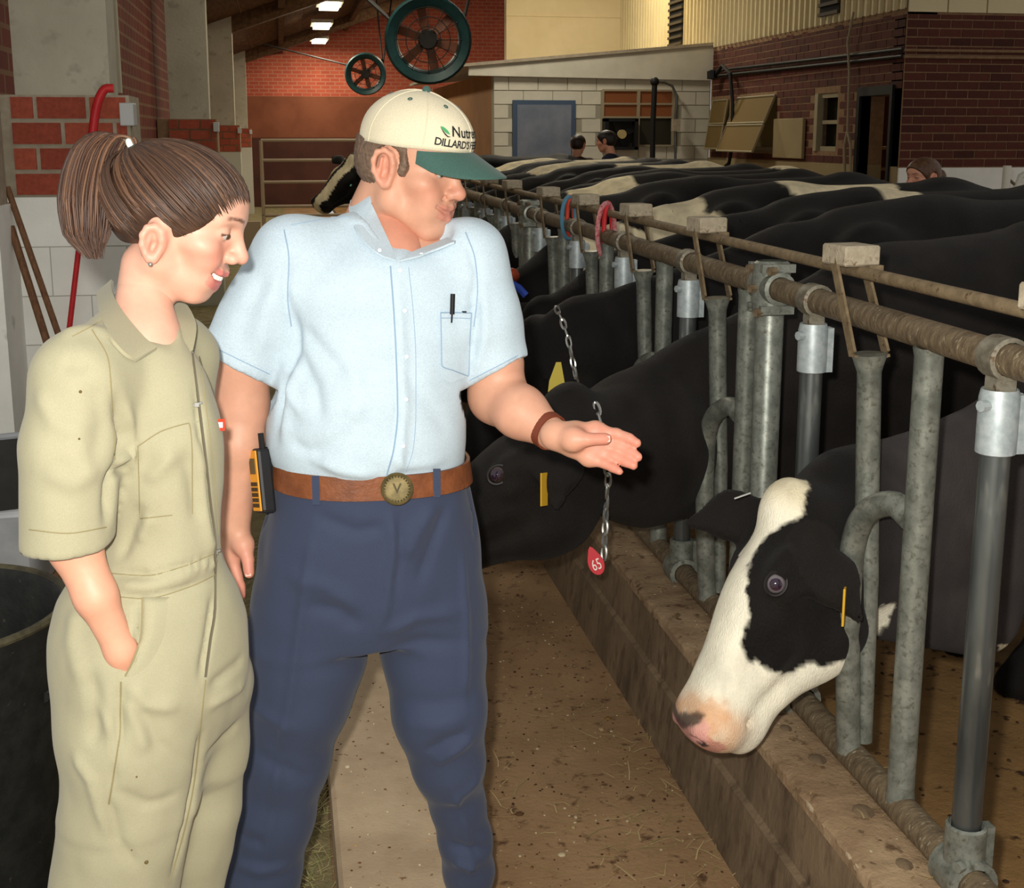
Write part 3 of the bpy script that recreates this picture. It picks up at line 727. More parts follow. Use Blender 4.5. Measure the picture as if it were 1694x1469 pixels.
for (x, y, z, e, c) in [(4.6, 18.6, 5.0, 120, (1, .87, .62)), (3.5, 26.5, 4.7, 130, (1, .84, .62)), (3.2, 15.4, 4.4, 60, (1, .92, .78))]:
    strip_lamp(x, y, z, {4.6: 'strip lamp high above the shed roof', 3.5: 'added unseen lamp before the orange end wall, above the fans', 3.2: 'added unseen lamp over the cow pen to light the shed'}[x])  # lamps before the end wall and over the pen are added, unseen
    o = bpy.data.lights[-1]
    L = [l for l in bpy.data.lights if l.name.startswith('lamp_light')][-1]; L.energy = e; L.color = c

for yy_, nm_ in ((16.6, 'fourth'), (12.2, 'fifth'), (8.0, 'sixth')): strip_lamp(.85, yy_, 3.66, 'added unseen ceiling lamp, '+nm_+' from the far end, above the frame'); [l for l in bpy.data.lights if l.name.startswith('lamp_light')][-1].energy = 18  # unseen lamps added along the row to brighten the barn interior
# ------------------------------------------------------------------ gates
M_gate = flat('pale_gate_tube', (150, 132, 108), .6)
g = thing('tube_gate', tuple(atY(520, 360, 18)), 'pale tube gate across the far end of the alley', 'gate')
xl, xr_ = atY(434, 300, 18)[0], atY(625, 300, 18)[0]
for py in (232, 265, 301, 341, 356):
    z = atY(500, py, 18)[2]; MB().tube([(xl, 18, z), (xr_, 18, z)], .022, 8).build('gate_rail', M_gate, g, True)
for xx in (xl, xr_): MB().tube([(xx, 18, atY(500, 356, 18)[2]), (xx, 18, atY(500, 232, 18)[2])], .026, 8).build('gate_stile', M_gate, g, True)
MB().box((xl-.3, 18.0, .0), (xl-.05, 18.15, .5)).build('gate_foot', M_gate, g)
MB().tube([(xl, 18, 0), (xl, 18, .6)], .026, 8).build('gate_leg', M_gate, g)
g2 = thing('white_gate', tuple(atY(1680, 345, 8)), 'white tube gate with latch post beside the office wall', 'gate')
M_wg = flat('white_gate_paint', (206, 204, 190), .5)
q = atY(1661, 345, 8); MB().tube([(q[0], 8, .0), (q[0], 8, atY(1661, 274, 8)[2])], .028, 10).build('gate_post', M_wg, g2, True)
q1 = atY(1677, 345, 8); zt = atY(1677, 282, 8)[2]
MB().tube([(q1[0], 8, .1), (q1[0], 8, zt-.12), (q1[0]+.03, 8, zt-.04), (q1[0]+.11, 8, zt), (q1[0]+1.5, 8, zt)], .02, 10).build('gate_frame', M_wg, g2, True)
for dz in (.18, .42, .7): MB().tube([(q1[0], 8, zt-dz), (q1[0]+1.5, 8, zt-dz)], .017, 8).build('gate_bar', M_wg, g2, True)
MB().tube([(q[0]+.02, 8, zt-.06), (q1[0], 8, zt-.10)], .01, 6).build('latch', M_rust, g2, True)

# ------------------------------------------------------------------ headlock fence
XF, ZT, ZB = 1.16, 1.302, .362
fe = thing('headlock_fence', (XF, 2.5, .33), 'long galvanised headlock feed fence on the concrete kerb', 'fence')
MB().tube([(XF, y_, ZT) for y_ in (.9, 4, 8, 16.4)], .028, 16).build('top_rail', M_rust, fe, True)
MB().tube([(XF, y_, ZB) for y_ in (.9, 4, 8, 16.4)], .03, 16).build('bottom_rail', M_rust, fe, True)
MB().tube([(XF+.01, y_, 1.385) for y_ in (.9, 4, 8, 16.4)], .013, 10).build('latch_rod', M_rustrod, fe, True)
def part_cache(key, fn, store={}):
    if key not in store: store[key] = fn()
    return store[key]
def fpart(name, key, mbfn, mats, Y, parent=fe, z=0.0, smooth=True):
    me = part_cache(key, lambda: mbfn().mesh(name, mats, smooth)); return link(me, name, parent, (XF, Y, z))
def clamp_mb():
    mb = MB(); mb.lathe([(.030, 1.14), (.033, 1.142), (.033, 1.235), (.030, 1.25)], (0, 0, 0), n=18)
    mb.box((.028, -.014, 1.14), (.044, -.002, 1.24)).box((.028, .002, 1.14), (.044, .014, 1.24))
    mb.lathe([(0, .0), (.010, 0), (.010, .016), (0, .016)], (-.028, -.012, 1.225), (-1, -.3, 0), 8); return mb
def ring_mb():
    mb = MB(); mb.lathe([(.029, -.026), (.0365, -.024), (.0365, .024), (.029, .026)], (0, 0, ZT), (0, 1, 0), 18)
    mb.box((-.018, -.018, 1.23), (.018, .018, 1.275)); return mb
def tee_mb():
    mb = MB(); mb.lathe([(.030, .37), (.036, .372), (.036, .458), (.031, .462)], (0, 0, 0), n=18)
    mb.lathe([(.033, -.042), (.046, -.04), (.046, .04), (.033, .042)], (0, 0, ZB), (0, 1, 0), 18)
    mb.box((.026, -.012, .37), (.05, .012, .455)); mb.lathe([(0, .0), (.010, 0), (.010, .014), (0, .014)], (-.03, -.045, .41), (-1, -.4, 0), 8); return mb
def yoke_mb():
    mb = MB()
    return mb
blocksY = [1.76, 2.496, 3.422, 4.152, 4.873, 5.586, 6.495, 7.225, 7.955, 8.68, 9.60, 10.33, 11.06, 11.79, 12.7, 13.4, 14.1, 14.8]
posts_before = {2: 1, 6: 1, 10: 1, 14: 1}
for i, by in enumerate(blocksY):
    yy = by-.13; wy = yy-.24; cy = yy-(.645 if i in posts_before else .48)
    sp_ = fpart('stanchion_pipe', 'clamped', lambda: MB().lathe([(.0255, .43), (.0255, 1.17)], (0, 0, 0), n=18), M_steel_dark, cy)
    fpart('rail_clamp', 'clamp', clamp_mb, M_clamp, cy, sp_); fpart('tee_clamp', 'tee', tee_mb, M_steel, cy, sp_); fpart('rail_ring', 'ring', ring_mb, M_railring, cy, sp_)
    fpart('stanchion_pipe', 'welded', lambda: MB().lathe([(.029, .375), (.0265, .40), (.0265, 1.262), (.030, 1.28)], (0, 0, 0), n=18), M_steel, wy)
    if i in posts_before:
        po = fpart('support_post', 'post', lambda: MB().lathe([(.034, .33), (.034, 1.335), (.026, 1.35), (0, 1.35)], (0, 0, 0), n=20), M_steel, wy-.145)
        def collar():
            mb = MB(); mb.lathe([(.036, 1.235), (.043, 1.24), (.046, 1.27), (.046, 1.33), (.043, 1.36), (.036, 1.365)], (0, 0, 0), n=20)
            mb.lathe([(.03, -.062), (.040, -.06), (.040, .06), (.03, .062)], (0, 0, ZT), (0, 1, 0), 18)
            for s_ in (-1, 1):
                for zz in (1.25, 1.35): mb.box((-.042, s_*.04-.008, zz-.01), (.042, s_*.04+.008, zz+.01))
            return mb
        fpart('post_collar', 'collar', collar, M_steel, wy-.145, po)
        for (dx, dy, zz) in ((-.045, -.04, 1.245), (-.045, .02, 1.345), (-.02, -.055, 1.345), (-.05, -.01, 1.30)):
            link(part_cache('bolt', lambda: MB().lathe([(0, -.01), (.011, -.01), (.011, .01), (0, .01)], (0, 0, 0), (-1, -.3, 0), 6).mesh('bolt', M_rust)), 'bolt', po, (XF+dx, wy-.145+dy, zz))
    # swinging latch bar with yoke straps and block
    lb = fpart('latch_bar', 'latch', lambda: MB().tube([(0, -.0, 1.228), (0.002, 0, 1.19), (.012, -.005, .9), (.022, -.012, .75), (.026, -.02, .39)], [.036, .0245, .0245, .020, .019], 16), M_steel, yy)
    def straps():
        mb = MB()
        for s_ in (-1, 1):
            mb.bar((s_*.036, -.0, 1.228), (s_*.032, .125, 1.415), .006, .026, (0, -.83, .55)); mb.bar((s_*.038, .0, 1.226), (s_*.020, .0, 1.222), .028, .006)
        return mb
    fpart('yoke_strap', 'straps', straps, M_rustrod, yy, lb, smooth=False)
    bk = fpart('latch_block', 'block', lambda: MB().obox((.005, .12, 1.418), ((1, .12, 0), (-.12, 1, 0), (0, 0, 1)), (.041, .047, .021)), M_block, yy, lb, smooth=False)
    md = bk.modifiers.new('bevel', 'BEVEL'); md.width = .004
    fpart('hook_plate', 'hook', lambda: MB().box((.02, .06, 1.37), (.05, .075, 1.40)), M_rustrod, yy, lb, smooth=False)
    # bent neck bar
    def sbend():
        a = [(0, -.215, .945), (-.006, -.16, .958), (-.02, -.09, .93), (-.028, -.045, .87), (-.03, -.03, .80), (-.03, -.03, .70), (-.012, -.03, .375)]
        P_ = np.array(a); tt = np.linspace(0, 6, 25); q = np.stack([pchip(np.arange(7), P_[:, k], tt) for k in range(3)], 1)
        return MB().tube(q, .0255, 16)
    fpart('bent_neck_bar', 'sbend', sbend, M_steel, yy)
# rings hanging on the latch rod
def leg_band(px, py, X, rr, mats, label):
    p = atX(px, py, X); t = thing('leg_band', p, label, 'band', 'leg bands on the latch rod')
    for j, m in enumerate(mats):
        u = np.array((.75, .66, 0)) if j == 0 else np.array((.5, .87, 0))
        pts = [p + u*(rr*.55*math.cos(a)) + np.array((0, 0, rr*math.sin(a)-rr+.03)) + np.array((.012*j, .02*j, 0)) for a in np.linspace(0, 2*math.pi, 29)[:-1]]
        MB().tube(pts, .009, 8, closed=True).build('band_loop', m, t, True)
M_red = flat('red_plastic', (196, 42, 48), .45); M_blue = flat('blue_plastic', (84, 132, 156), .5); M_pinkred = mottle('red_band_print', (170, 60, 66), (206, 150, 150), 90, .5)
leg_band(941, 338, 1.16, .085, [M_blue, flat('orange_red_plastic', (200, 66, 44), .45)], 'blue and orange leg bands hanging on the latch rod')
leg_band(1003, 350, 1.16, .10, [M_pinkred, M_red], 'red leg bands on the latch rod nearer the camera')

# ------------------------------------------------------------------ cows
M_cow = attr_mat('cow_coat', .62, .13, bmp=.8, bscale=320, dist=.004, vary=.3, vscale=9, stretch=(1, 1, .35))
M_cow.node_tree.nodes['Principled BSDF'].inputs['Sheen Weight'].default_value = .05
M_eye = flat('cow_eye_dark', (26, 16, 20), .08, 0, .8); M_eyewhite = flat('cow_eye_ring', (150, 140, 140), .25)
M_chain = flat('chain_steel', (170, 170, 164), .3, .8, .5); M_tagy = flat('yellow_tag', (206, 160, 44), .5); M_tagr = flat('red_tag', (196, 30, 44), .45)
M_tagw = flat('tag_white', (236, 226, 216), .6)
def unit(a): a = np.array(a, float); return a/np.linalg.norm(a)
def camdir(r, u_, f): return unit(CR*r + CU*u_ + CF*f)
class Cow:
    def __init__(s, y0, wx, poll, u, alpha, neck, hs=1.0, toward=None, turn=0.0, ear=(.5, .0), nf=1.9, eard=None, eye=(.205, -.05, .096)):
        s.eye = eye
        s.nf = nf; s.eard = eard; s.y0, s.wx, s.poll, s.neck, s.hs = y0, wx, np.array(poll, float), neck, hs
        s.u = unit(u); t = np.array(toward if toward is not None else -CF, float); t = unit(t - s.u*(t@s.u))
        v0 = np.cross(t, s.u); v0 = v0 if v0[2] > 0 or True else -v0
        if v0[2] < 0 and abs(s.u[2]) < .95: v0 = -v0
        s.v = unit(v0*math.cos(alpha) + t*math.sin(alpha)); s.w = unit(t*math.cos(alpha) - v0*math.sin(alpha))
        s.ear = ear
    def L(s, t, d, l):  # along the head, dorsal, lateral (towards the viewer)
        return s.poll + s.hs*(s.u*t + s.v*d + s.w*l)
    def field(s, I, head=True, body=True):
        y, x = s.y0, s.wx
        if body:
            I.ell((x+.28, y, .98), (.52, .28, .42), k=.08); I.ell((x+.78, y, .95), (.62, .34, .41), k=.12)
            I.ell((x+1.18, y, 1.10), (.40, .27, .32), k=.10); I.cone((x, y, 1.33), (x+.35, y, 1.345), .085, .09, k=.10, flat=((0, 1, 0), .8))
            I.cone((x+.3, y, 1.355), (x+1.15, y, 1.375), .075, .075, k=.09, flat=((0, 1, 0), .6))
            I.cone((x+1.1, y, 1.375), (x+1.42, y, 1.33), .075, .06, k=.08, flat=((0, 1, 0), .7))
            for q in (-1, 1):
                I.ell((x+.02, y+q*.19, 1.05), (.20, .11, .33), k=.08)
                I.ell((x+1.05, y+q*.20, 1.34), (.12, .06, .05), k=.10); I.ell((x+1.28, y+q*.17, 1.0), (.22, .14, .28), k=.08)
                I.path([(x+.02, y+q*.17, .78), (x+.0, y+q*.165, .45), (x+.02, y+q*.165, .40), (x+.03, y+q*.165, .15), (x+.0, y+q*.165, .10)], [.12, .065, .062, .042, .052], k=.03)
                I.cone((x-.01, y+q*.165, .075), (x-.04, y+q*.165, .02), .058, .07, k=.02)
                I.path([(x+1.25, y+q*.19, .95), (x+1.12, y+q*.2, .75), (x+1.38, y+q*.19, .52), (x+1.33, y+q*.19, .16), (x+1.30, y+q*.19, .10)], [.18, .13, .062, .045, .052], k=.04)
                I.cone((x+1.29, y+q*.19, .075), (x+1.26, y+q*.19, .02), .056, .07, k=.02)
            I.path([(x+1.5, y, 1.34), (x+1.58, y, 1.2), (x+1.56, y, .8), (x+1.55, y, .5)], [.05, .035, .025, .045], k=.03)
            I.ell((x+1.05, y, .60), (.22, .16, .14), k=.08)
        f = ((0, 1, 0), s.nf)
        nk = s.neck
        for i_ in range(len(nk)-1):
            I.cone(nk[i_][:3], nk[i_+1][:3], nk[i_][3], nk[i_+1][3], .04, 'add', ((0, 1, 0), [1.35, 2.1, 2.2, 1.6][min(i_, 3)] if i_ < len(nk)-2 else 1.35))
        for d_ in getattr(s, 'dew', []): I.cone(d_[0], d_[1], d_[2], d_[3], .05, 'add', ((0, 1, 0), 1.6))
        if head:
            h = s.hs; L = s.L; R = np.stack([s.u, s.v, s.w])
            I.ell(L(.07, -.055, 0), np.array((.115, .085, .098))*h, R, k=.04*h)
            I.ell(L(.19, -.045, 0), np.array((.15, .075, .098))*h, R, k=.04*h)
            I.ell(L(.02, .02, 0), np.array((.055, .04, .05))*h, R, k=.04*h)                      # poll knob
            I.cone(L(.20, -.05, 0), L(.44, -.045, 0), .082*h, .060*h, k=.04*h)                   # nasal bone
            for q in (-1, 1):
                I.ell(L(.19, -.135, q*.052), np.array((.135, .115, .035))*h, R, k=.04*h)         # cheek
                I.cone(L(.18, -.20, q*.05), L(.42, -.115, q*.028), .036*h, .028*h, k=.03*h)       # jaw bone
                I.ell(L(s.eye[0]-.027, s.eye[1]+.032, q*(s.eye[2]-.012)), np.array((.05, .026, .026))*h, R, k=.02*h)          # brow
                I.ell(L(s.eye[0], s.eye[1]-.002, q*(s.eye[2]-.008)), np.array((.034, .028, .022))*h, R, k=.012*h)        # eye bulge
                I.cone(L(.27, -.09, q*.07), L(.42, -.07, q*.045), .022*h, .02*h, k=.03*h)         # facial crest
                I.ell(L(.475, -.03, q*.05), np.array((.035, .026, .024))*h, R, k=.018*h)          # nostril wing
            I.ell(L(.462, -.066, 0), np.array((.060, .072, .080))*h, R, k=.03*h)
            I.ell(L(.440, -.135, 0), np.array((.060, .034, .052))*h, R, k=.022*h)                 # chin
            I.cone(L(.3, -.15, 0), L(.43, -.115, 0), .05*h, .035*h, k=.03*h)
            for q in (-1, 1):
                I.ell(L(.512, -.032, q*.044), np.array((.026, .011, .014))*h, R, k=.008*h, op='cut')
                I.cone(L(.50, -.096, q*.02), L(.42, -.10, q*.07), .006*h, .005*h, k=.008*h, op='cut')
                # ear: a curved leaf hanging out and back
                ea = L(.075, -.035, q*.09); eo = s.w*q; d = unit(eo*s.ear[0] - s.u*s.ear[1] - s.v*s.ear[2])
                if s.eard is not None and q == 1: d = unit(s.eard)
                if getattr(s, 'earf', None) is not None and q == -1: d = unit(s.earf); ea = L(.03, -.02, -.075)
                el_ = .7 if s.eard is not None and q == 1 else 1.0; e1 = ea + d*.10*h*el_; e2 = ea + d*.20*h*el_ - s.v*.02*h
                nrm = unit(np.cross(d, s.u + s.v*.2))
                I.cone(ea, e1, .026*h, .052*h, k=.02*h, flat=(nrm, 2.6)); I.cone(e1, e2, .052*h, .014*h, k=.02*h, flat=(nrm, 2.6))
                s.ears = getattr(s, 'ears', {}); s.ears[q] = (ea, e1, e2, nrm, d)
def cow_mesh(c, hi, hi_h, lo_h, colour):
    lo1, hi1 = hi
    V = []; F = []; n = 0
    I = Imp(lo1, hi1, hi_h); c.field(I); v, f = I.nets(); v = relax(v, f, 1, .4); V.append(v); F.append(f); n = len(v)
    I = Imp((hi1[0]-.02, c.y0-.55, -.02), (c.wx+1.75, c.y0+.55, 1.56), lo_h); c.field(I, head=False); v, f = I.nets(); v = relax(v, f, 2, .5); V.append(v); F.append(f+n)
    V = np.concatenate(V); F = np.concatenate(F)
    return V, F, colour(V)
BLK = np.array(lin((17, 14, 12))); WHT = np.array(lin((236, 230, 208))); TAN = np.array(lin((206, 150, 104))); CREAM = np.array(lin((228, 214, 178)))
def inpoly(px, py, poly):
    p = np.array(poly, float); r = np.zeros(len(px), bool); j = len(p)-1
    for i in range(len(p)):
        xi, yi = p[i]; xj, yj = p[j]
        r ^= ((yi > py) != (yj > py)) & (px < (xj-xi)*(py-yi)/((yj-yi)+1e-9)+xi); j = i
    return r
def polymask(px, py, poly, soft=3.0, seed=1, jit=3.0, P=None):
    """soft-edged inside test with a ragged hair edge"""
    if P is not None:
        px = px + (vnoise(P, 70, seed)-.5)*2*jit; py = py + (vnoise(P, 70, seed+1)-.5)*2*jit
    m = 0
    for dx, dy in ((0, 0), (soft, 0), (-soft, 0), (0, soft), (0, -soft)): m = m + inpoly(px+dx, py+dy, poly)
    return m/5.0
def cow_parts(c, root, eye=True, eyering=False):
    h = c.hs
    if eye:
        for q in (-1, 1):
            p = c.L(c.eye[0], c.eye[1], q*c.eye[2])
            MB().ball(p, .020*h, 16, 12).build('eye', M_eye, root, True)
            if eyering:
                e = MB().lathe([(.019, -.004), (.0235, .0), (.0235, .006), (.0185, .012)], p, c.w*q+c.u*.1, 20).build('eyelid', M_eyewhite, root, True)
def make_cow(c, V, F, col, label, group=None):
    root = thing('cow', (c.wx+.6, c.y0, 0), label, 'cow', group)
    o = link(quad_mesh('cow_body', V, F, M_cow, col, org=ORG[root]), 'cow_body', root, ORG[root]); o.location = (0, 0, 0)
    return root, o
def surface_hit(V, F, p, d):
    """nearest vertex along a ray, for resting things on a coat"""
    q = V-p; t = q@d; r = np.linalg.norm(q-t[:, None]*d, axis=1); k = (t > 0) & (r < .02)
    return None if not k.any() else p+d*t[k].min()
def chain(root, pts, ll=.032, rad=.0036, w=.010, tagspec=None, name='neck_chain', closed_all=None):
    """links strung along a polyline"""
    pts = np.array(pts, float); seg = np.linalg.norm(np.diff(pts, axis=0), axis=1); s = np.concatenate([[0], np.cumsum(seg)])
    n = int(s[-1]/(ll*.78)); root_c = None
    me = part_cache(('link', ll, rad), lambda: MB().tube([(math.cos(a)*w*.5 if abs(math.sin(a)) < 2 else 0, 0, math.sin(a)*ll*.5) for a in np.linspace(0, 2*math.pi, 13)[:-1]], rad, 6, closed=True).mesh('chain_link', M_chain, True))
    ch = thing(name, pts[0]); ch.parent = root; ch.location = tuple(pts[0]-ORG[root])
    for k in range(n):
        t = (k+.5)*s[-1]/n; p = np.array([np.interp(t, s, pts[:, a]) for a in range(3)])
        d = unit(np.array([np.interp(min(t+.01, s[-1]), s, pts[:, a])-np.interp(max(t-.01, 0), s, pts[:, a]) for a in range(3)]))
        o = link(me, 'chain_link', ch, p)
        z = Vector(d); rot = z.to_track_quat('Z', 'Y'); o.rotation_mode = 'QUATERNION'
        from mathutils import Quaternion
        o.rotation_quaternion = rot @ Quaternion((0, 0, 1), (k % 2)*math.pi/2+.5)
    return ch
def bvh(V, F):
    from mathutils.bvhtree import BVHTree
    return BVHTree.FromPolygons([Vector(p) for p in V], [tuple(f) for f in F.tolist()])
def hit(B, px, py, lift=0.0, fallback=None):
    r = B.ray_cast(Vector(CC), Vector(unit(ray(px, py))))
    if r[0] is None: return fallback
    return np.array(r[0]) - unit(ray(px, py))*lift

def near_eye(c, root, B, px, py, r=.0215, ringc=(104, 96, 100)):
    pe = hit(B, px, py, 0); ne = unit(-CF*.85+c.w*.4-CR*.1); pe = pe - ne*r*.46
    nm = 'cow_eyeball_%d' % ringc[0]
    MB().ball(pe, r, 20, 14).build('eyeball', MATS.get(nm) or flat(nm, ringc, .1, 0, .8), root, True)
    MB().lathe([(.0, r*1.045), (r*.30, r*1.025), (r*.58, r*.87), (r*.60, r*.78)], pe, ne-CR*.12, 20).build('pupil', MATS.get('cow_pupil') or flat('cow_pupil', (38, 22, 40), .06, 0, .9), root, True)
    MB().tube([pe+ne*r*.35+(c.u*math.cos(a)*r*1.14+np.cross(ne, c.u)*math.sin(a)*r) for a in np.linspace(0, 2*math.pi, 29)[:-1]], r*.22, 8, closed=True).build('eyelid', MATS.get('eyelid_dark') or flat('eyelid_dark', (22, 18, 17), .5), root, True)
# nearest cow, white blaze, head through the fence
hd = camdir(-.485, -.87, -.10)
p1_ = at(1316, 826, 2.70)
c1 = Cow(2.54, 2.10, p1_, hd, math.radians(12), None, 1.06, eye=(.172, -.034, .096), ear=(.42, .30, .85), eard=camdir(.42, -.85, -.35))
c1.neck = [(2.18, 2.60, 1.05, .33), (1.85, 2.58, .94, .30), (1.57, 2.54, .835, .235), (1.22, 2.51, .80, .19), (*(c1.L(.10, -.10, 0)), .125)]
c1.earf = camdir(-.96, -.06, .10)
c1.dew = [((1.20, 2.50, .66), (1.55, 2.53, .58), .085, .10)]
PATCH = [(1328, 760), (1338, 800), (1334, 827), (1330, 852), (1297, 867), (1276, 881), (1254, 903), (1239, 936), (1233, 972), (1234, 1001), (1239, 1026), (1229, 1052), (1226, 1077), (1236, 1096), (1252, 1090),
         (1265, 1103), (1290, 1116), (1312, 1110), (1334, 1097), (1363, 1101), (1394, 1096), (1450, 1075), (1452, 1010), (1470, 998), (1490, 1002), (1497, 1070), (1500, 1500), (2600, 1500), (2600, 200), (1328, 500)]
def col1(V):
    rel = V-c1.poll; l = rel@c1.w; Q = V - np.minimum(l, 0)[:, None]*2*c1.w*(np.minimum(1, np.clip(1.5-V[:, 0], 0, 1)*4))[:, None]
    px, py = pix(Q); m = polymask(px, py, PATCH, 2.5, 3, 5, V)
    m = np.where((px > 1652) & (py > 1066) & (V[:, 0] < 2.2), 0, m)
    m = np.where((l < 0) & (l > -.06*c1.hs) & (V[:, 0] < 1.12) & (rel@c1.u > .0), 0, m)
    base = WHT*(.92+.12*vnoise(V, 14, 2)[:, None])
    t = (rel@c1.u)/c1.hs; d = (rel@c1.v)/c1.hs
    tan = .7*sstep(.40, .455, t)*sstep(-.150, -.075, d)*(1-sstep(.0, .03, d)*.6)*(.55+.6*vnoise(V, 30, 5)); base = base*(1-np.clip(tan, 0, .9)[:, None]) + TAN*np.clip(tan, 0, .9)[:, None]
    tuft = sstep(.06, -.01, t)*.8; base = base*(1-tuft[:, None]) + CREAM*tuft[:, None]
    nose = ((t > .492) & (d > -.085) & (d < .01)); base = np.where(nose[:, None], np.array(lin((196, 140, 122))), base)
    nos = np.minimum(*[np.linalg.norm((rel-c1.hs*(c1.u*.510+c1.v*-.032+c1.w*q*.046)), axis=1) for q in (-1, 1)])
    base = np.where((nos < .021*c1.hs)[:, None], np.array(lin((44, 34, 34))), base)
    for poly, cc in (([(1108, 1168), (1125, 1150), (1160, 1160), (1195, 1163), (1208, 1172), (1200, 1198), (1186, 1216), (1172, 1224), (1165, 1205), (1160, 1180), (1110, 1180)], TAN), ([(1112, 1196), (1150, 1200), (1166, 1188), (1174, 1206), (1166, 1228), (1148, 1228), (1118, 1214)], np.array(lin((206, 150, 140)))), ([(1104, 1172), (1125, 1180), (1158, 1177), (1167, 1184), (1158, 1197), (1135, 1205), (1108, 1204)], np.array(lin((40, 30, 30))))):
        sf = 11 if cc is TAN else 3; k_ = (polymask(px, py, poly, sf, 8, sf, V)*.6+polymask(px, py, poly, sf*.5, 8, sf, V)*.4)[:, None]*(t > .36)[:, None]*(.62 if cc is TAN else .85); base = base*(1-k_)+cc*k_
    m = m[:, None]; out = base*(1-m) + BLK*(.8+.5*vnoise(V, 20, 9))[:, None]*m
    df, _ = segdist(V, c1.ears[-1][0], c1.ears[-1][2]); out = np.where((df < .07)[:, None] & (rel@c1.w < -.066)[:, None], BLK*1.3, out)
    out = np.where((V[:, 0] > 1.17)[:, None] & (out[:, :1] < .05), np.array(lin((50, 45, 44)))*(.8+.4*vnoise(V, 20, 9))[:, None]*sstep(1.17, 1.32, V[:, 0])[:, None]+out*(1-sstep(1.17, 1.32, V[:, 0]))[:, None], out)  # black neck and body lightened to grey, flash sheen put into the colour
    de, _ = segdist(V, c1.ears[1][0], c1.ears[1][2]); out = np.where((de < .055)[:, None] & (rel@c1.w > .07)[:, None], BLK*1.6, out)
    return out
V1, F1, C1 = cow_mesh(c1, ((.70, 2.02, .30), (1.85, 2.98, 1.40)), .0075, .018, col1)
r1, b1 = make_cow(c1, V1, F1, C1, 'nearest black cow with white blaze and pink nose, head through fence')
B1 = bvh(V1, F1)
near_eye(c1, r1, B1, 1284, 966)
p = c1.L(c1.eye[0], c1.eye[1], -c1.eye[2]); MB().ball(p, .021, 14, 10).build('eyeball', M_eye, r1, True)
ea, e1_, e2_, en, ed = c1.ears[1]
q = at(1398, 975, 2.55)
MB().obox(q - np.array((0, 0, .035)), (CR*.3+CF*.95, -CF*.3+CR*.95, (0, 0, 1)), (.028, .0025, .04)).build('ear_tag', M_tagy, r1, bevel=.002)

q = at(1228, 820, 2.66)
MB().bar(q-CR*.017-CU*.006, q+CR*.017+CU*.006, .003, .007, -CF).build('ear_clip', M_chain, r1)
# second cow, all black with neck chain and tag 65
hd2 = camdir(-.80, -.58, -.10)
c2 = Cow(3.46, 2.2, at(955, 668, 3.42), hd2, math.radians(8), None, 1.20, eye=(.235, -.045, .096), ear=(.55, .25, .80), eard=camdir(-.25, -.8, -.4))
c2.neck = [(2.35, 3.46, 1.08, .33), (1.75, 3.45, 1.05, .30), (1.20, 3.42, .842, .265), (.98, 3.36, .80, .225), (*(c2.L(.06, -.10, 0)), .15)]
def black(V, seed=0):
    return BLK*(.75+.6*vnoise(V, 18, seed+3))[:, None]
V2, F2, C2 = cow_mesh(c2, ((.10, 2.95, .35), (1.62, 4.0, 1.40)), .009, .018, lambda V: black(V)*1.7)
r2, b2 = make_cow(c2, V2, F2, C2, 'all black cow wearing a chain with red tag 65')
B2 = bvh(V2, F2)
near_eye(c2, r2, B2, 823, 785, .024, (52, 40, 38))
cp = [(972, 640), (985, 668), (996, 705), (1002, 750), (1006, 790), (1003, 830), (1001, 870), (999, 892)]
cpts = [p for p in (hit(B2, x, y, .006) for x, y in cp) if p is not None]
if cpts:
    last = cpts[-1]; d_ = (last-CC)@CF; cpts.append(at(999, 925, d_))
    ch2 = chain(r2, cpts, .042, .0042, .016)
    back = [cpts[0], cpts[0]+np.array((.02, .10, .0)), cpts[0]+np.array((.03, .3, -.12)), cpts[0]+np.array((.04, .34, -.35)), cpts[-1]+np.array((.0, .16, .03)), cpts[-1]]
    # round red number tag
    c = at(986, 932, d_-.01); u_, v_ = unit(CR*.94+CU*.35), unit(CU*.94-CR*.35); n_ = np.cross(u_, v_)
    mb = MB(); pts = []
    for a in np.linspace(0, 2*math.pi, 21)[:-1]:
        r_ = 1.0 + .55*max(0, math.cos(a-math.pi/2))**6
        pts.append(c + u_*.021*math.cos(a) + v_*.031*r_*math.sin(a))
    k = len(pts); vs = [p+n_*.003 for p in pts]+[p-n_*.003 for p in pts]
    mb.add(vs, [tuple(range(k)), tuple(range(2*k-1, k-1, -1))]+[(i, k+i, k+(i+1) % k, (i+1) % k) for i in range(k)])
    mb.cur = 1; tv, tf = text_mesh('65', .042, .0006)
    mb.add([c + n_*.0042 + u_*p[0]*.62 + v_*(p[1]-.004) + n_*p[2] for p in tv], tf)
    mb.build('number_tag', [M_tagr, M_tagw], ch2)
q = hit(B2, 900, 790, .012)
if q is not None: MB().obox(q-CU*.03, (CR*.5+CF*.85, CF*.5-CR*.85, CU), (.016, .002, .042)).build('ear_tag', M_tagy, r2)

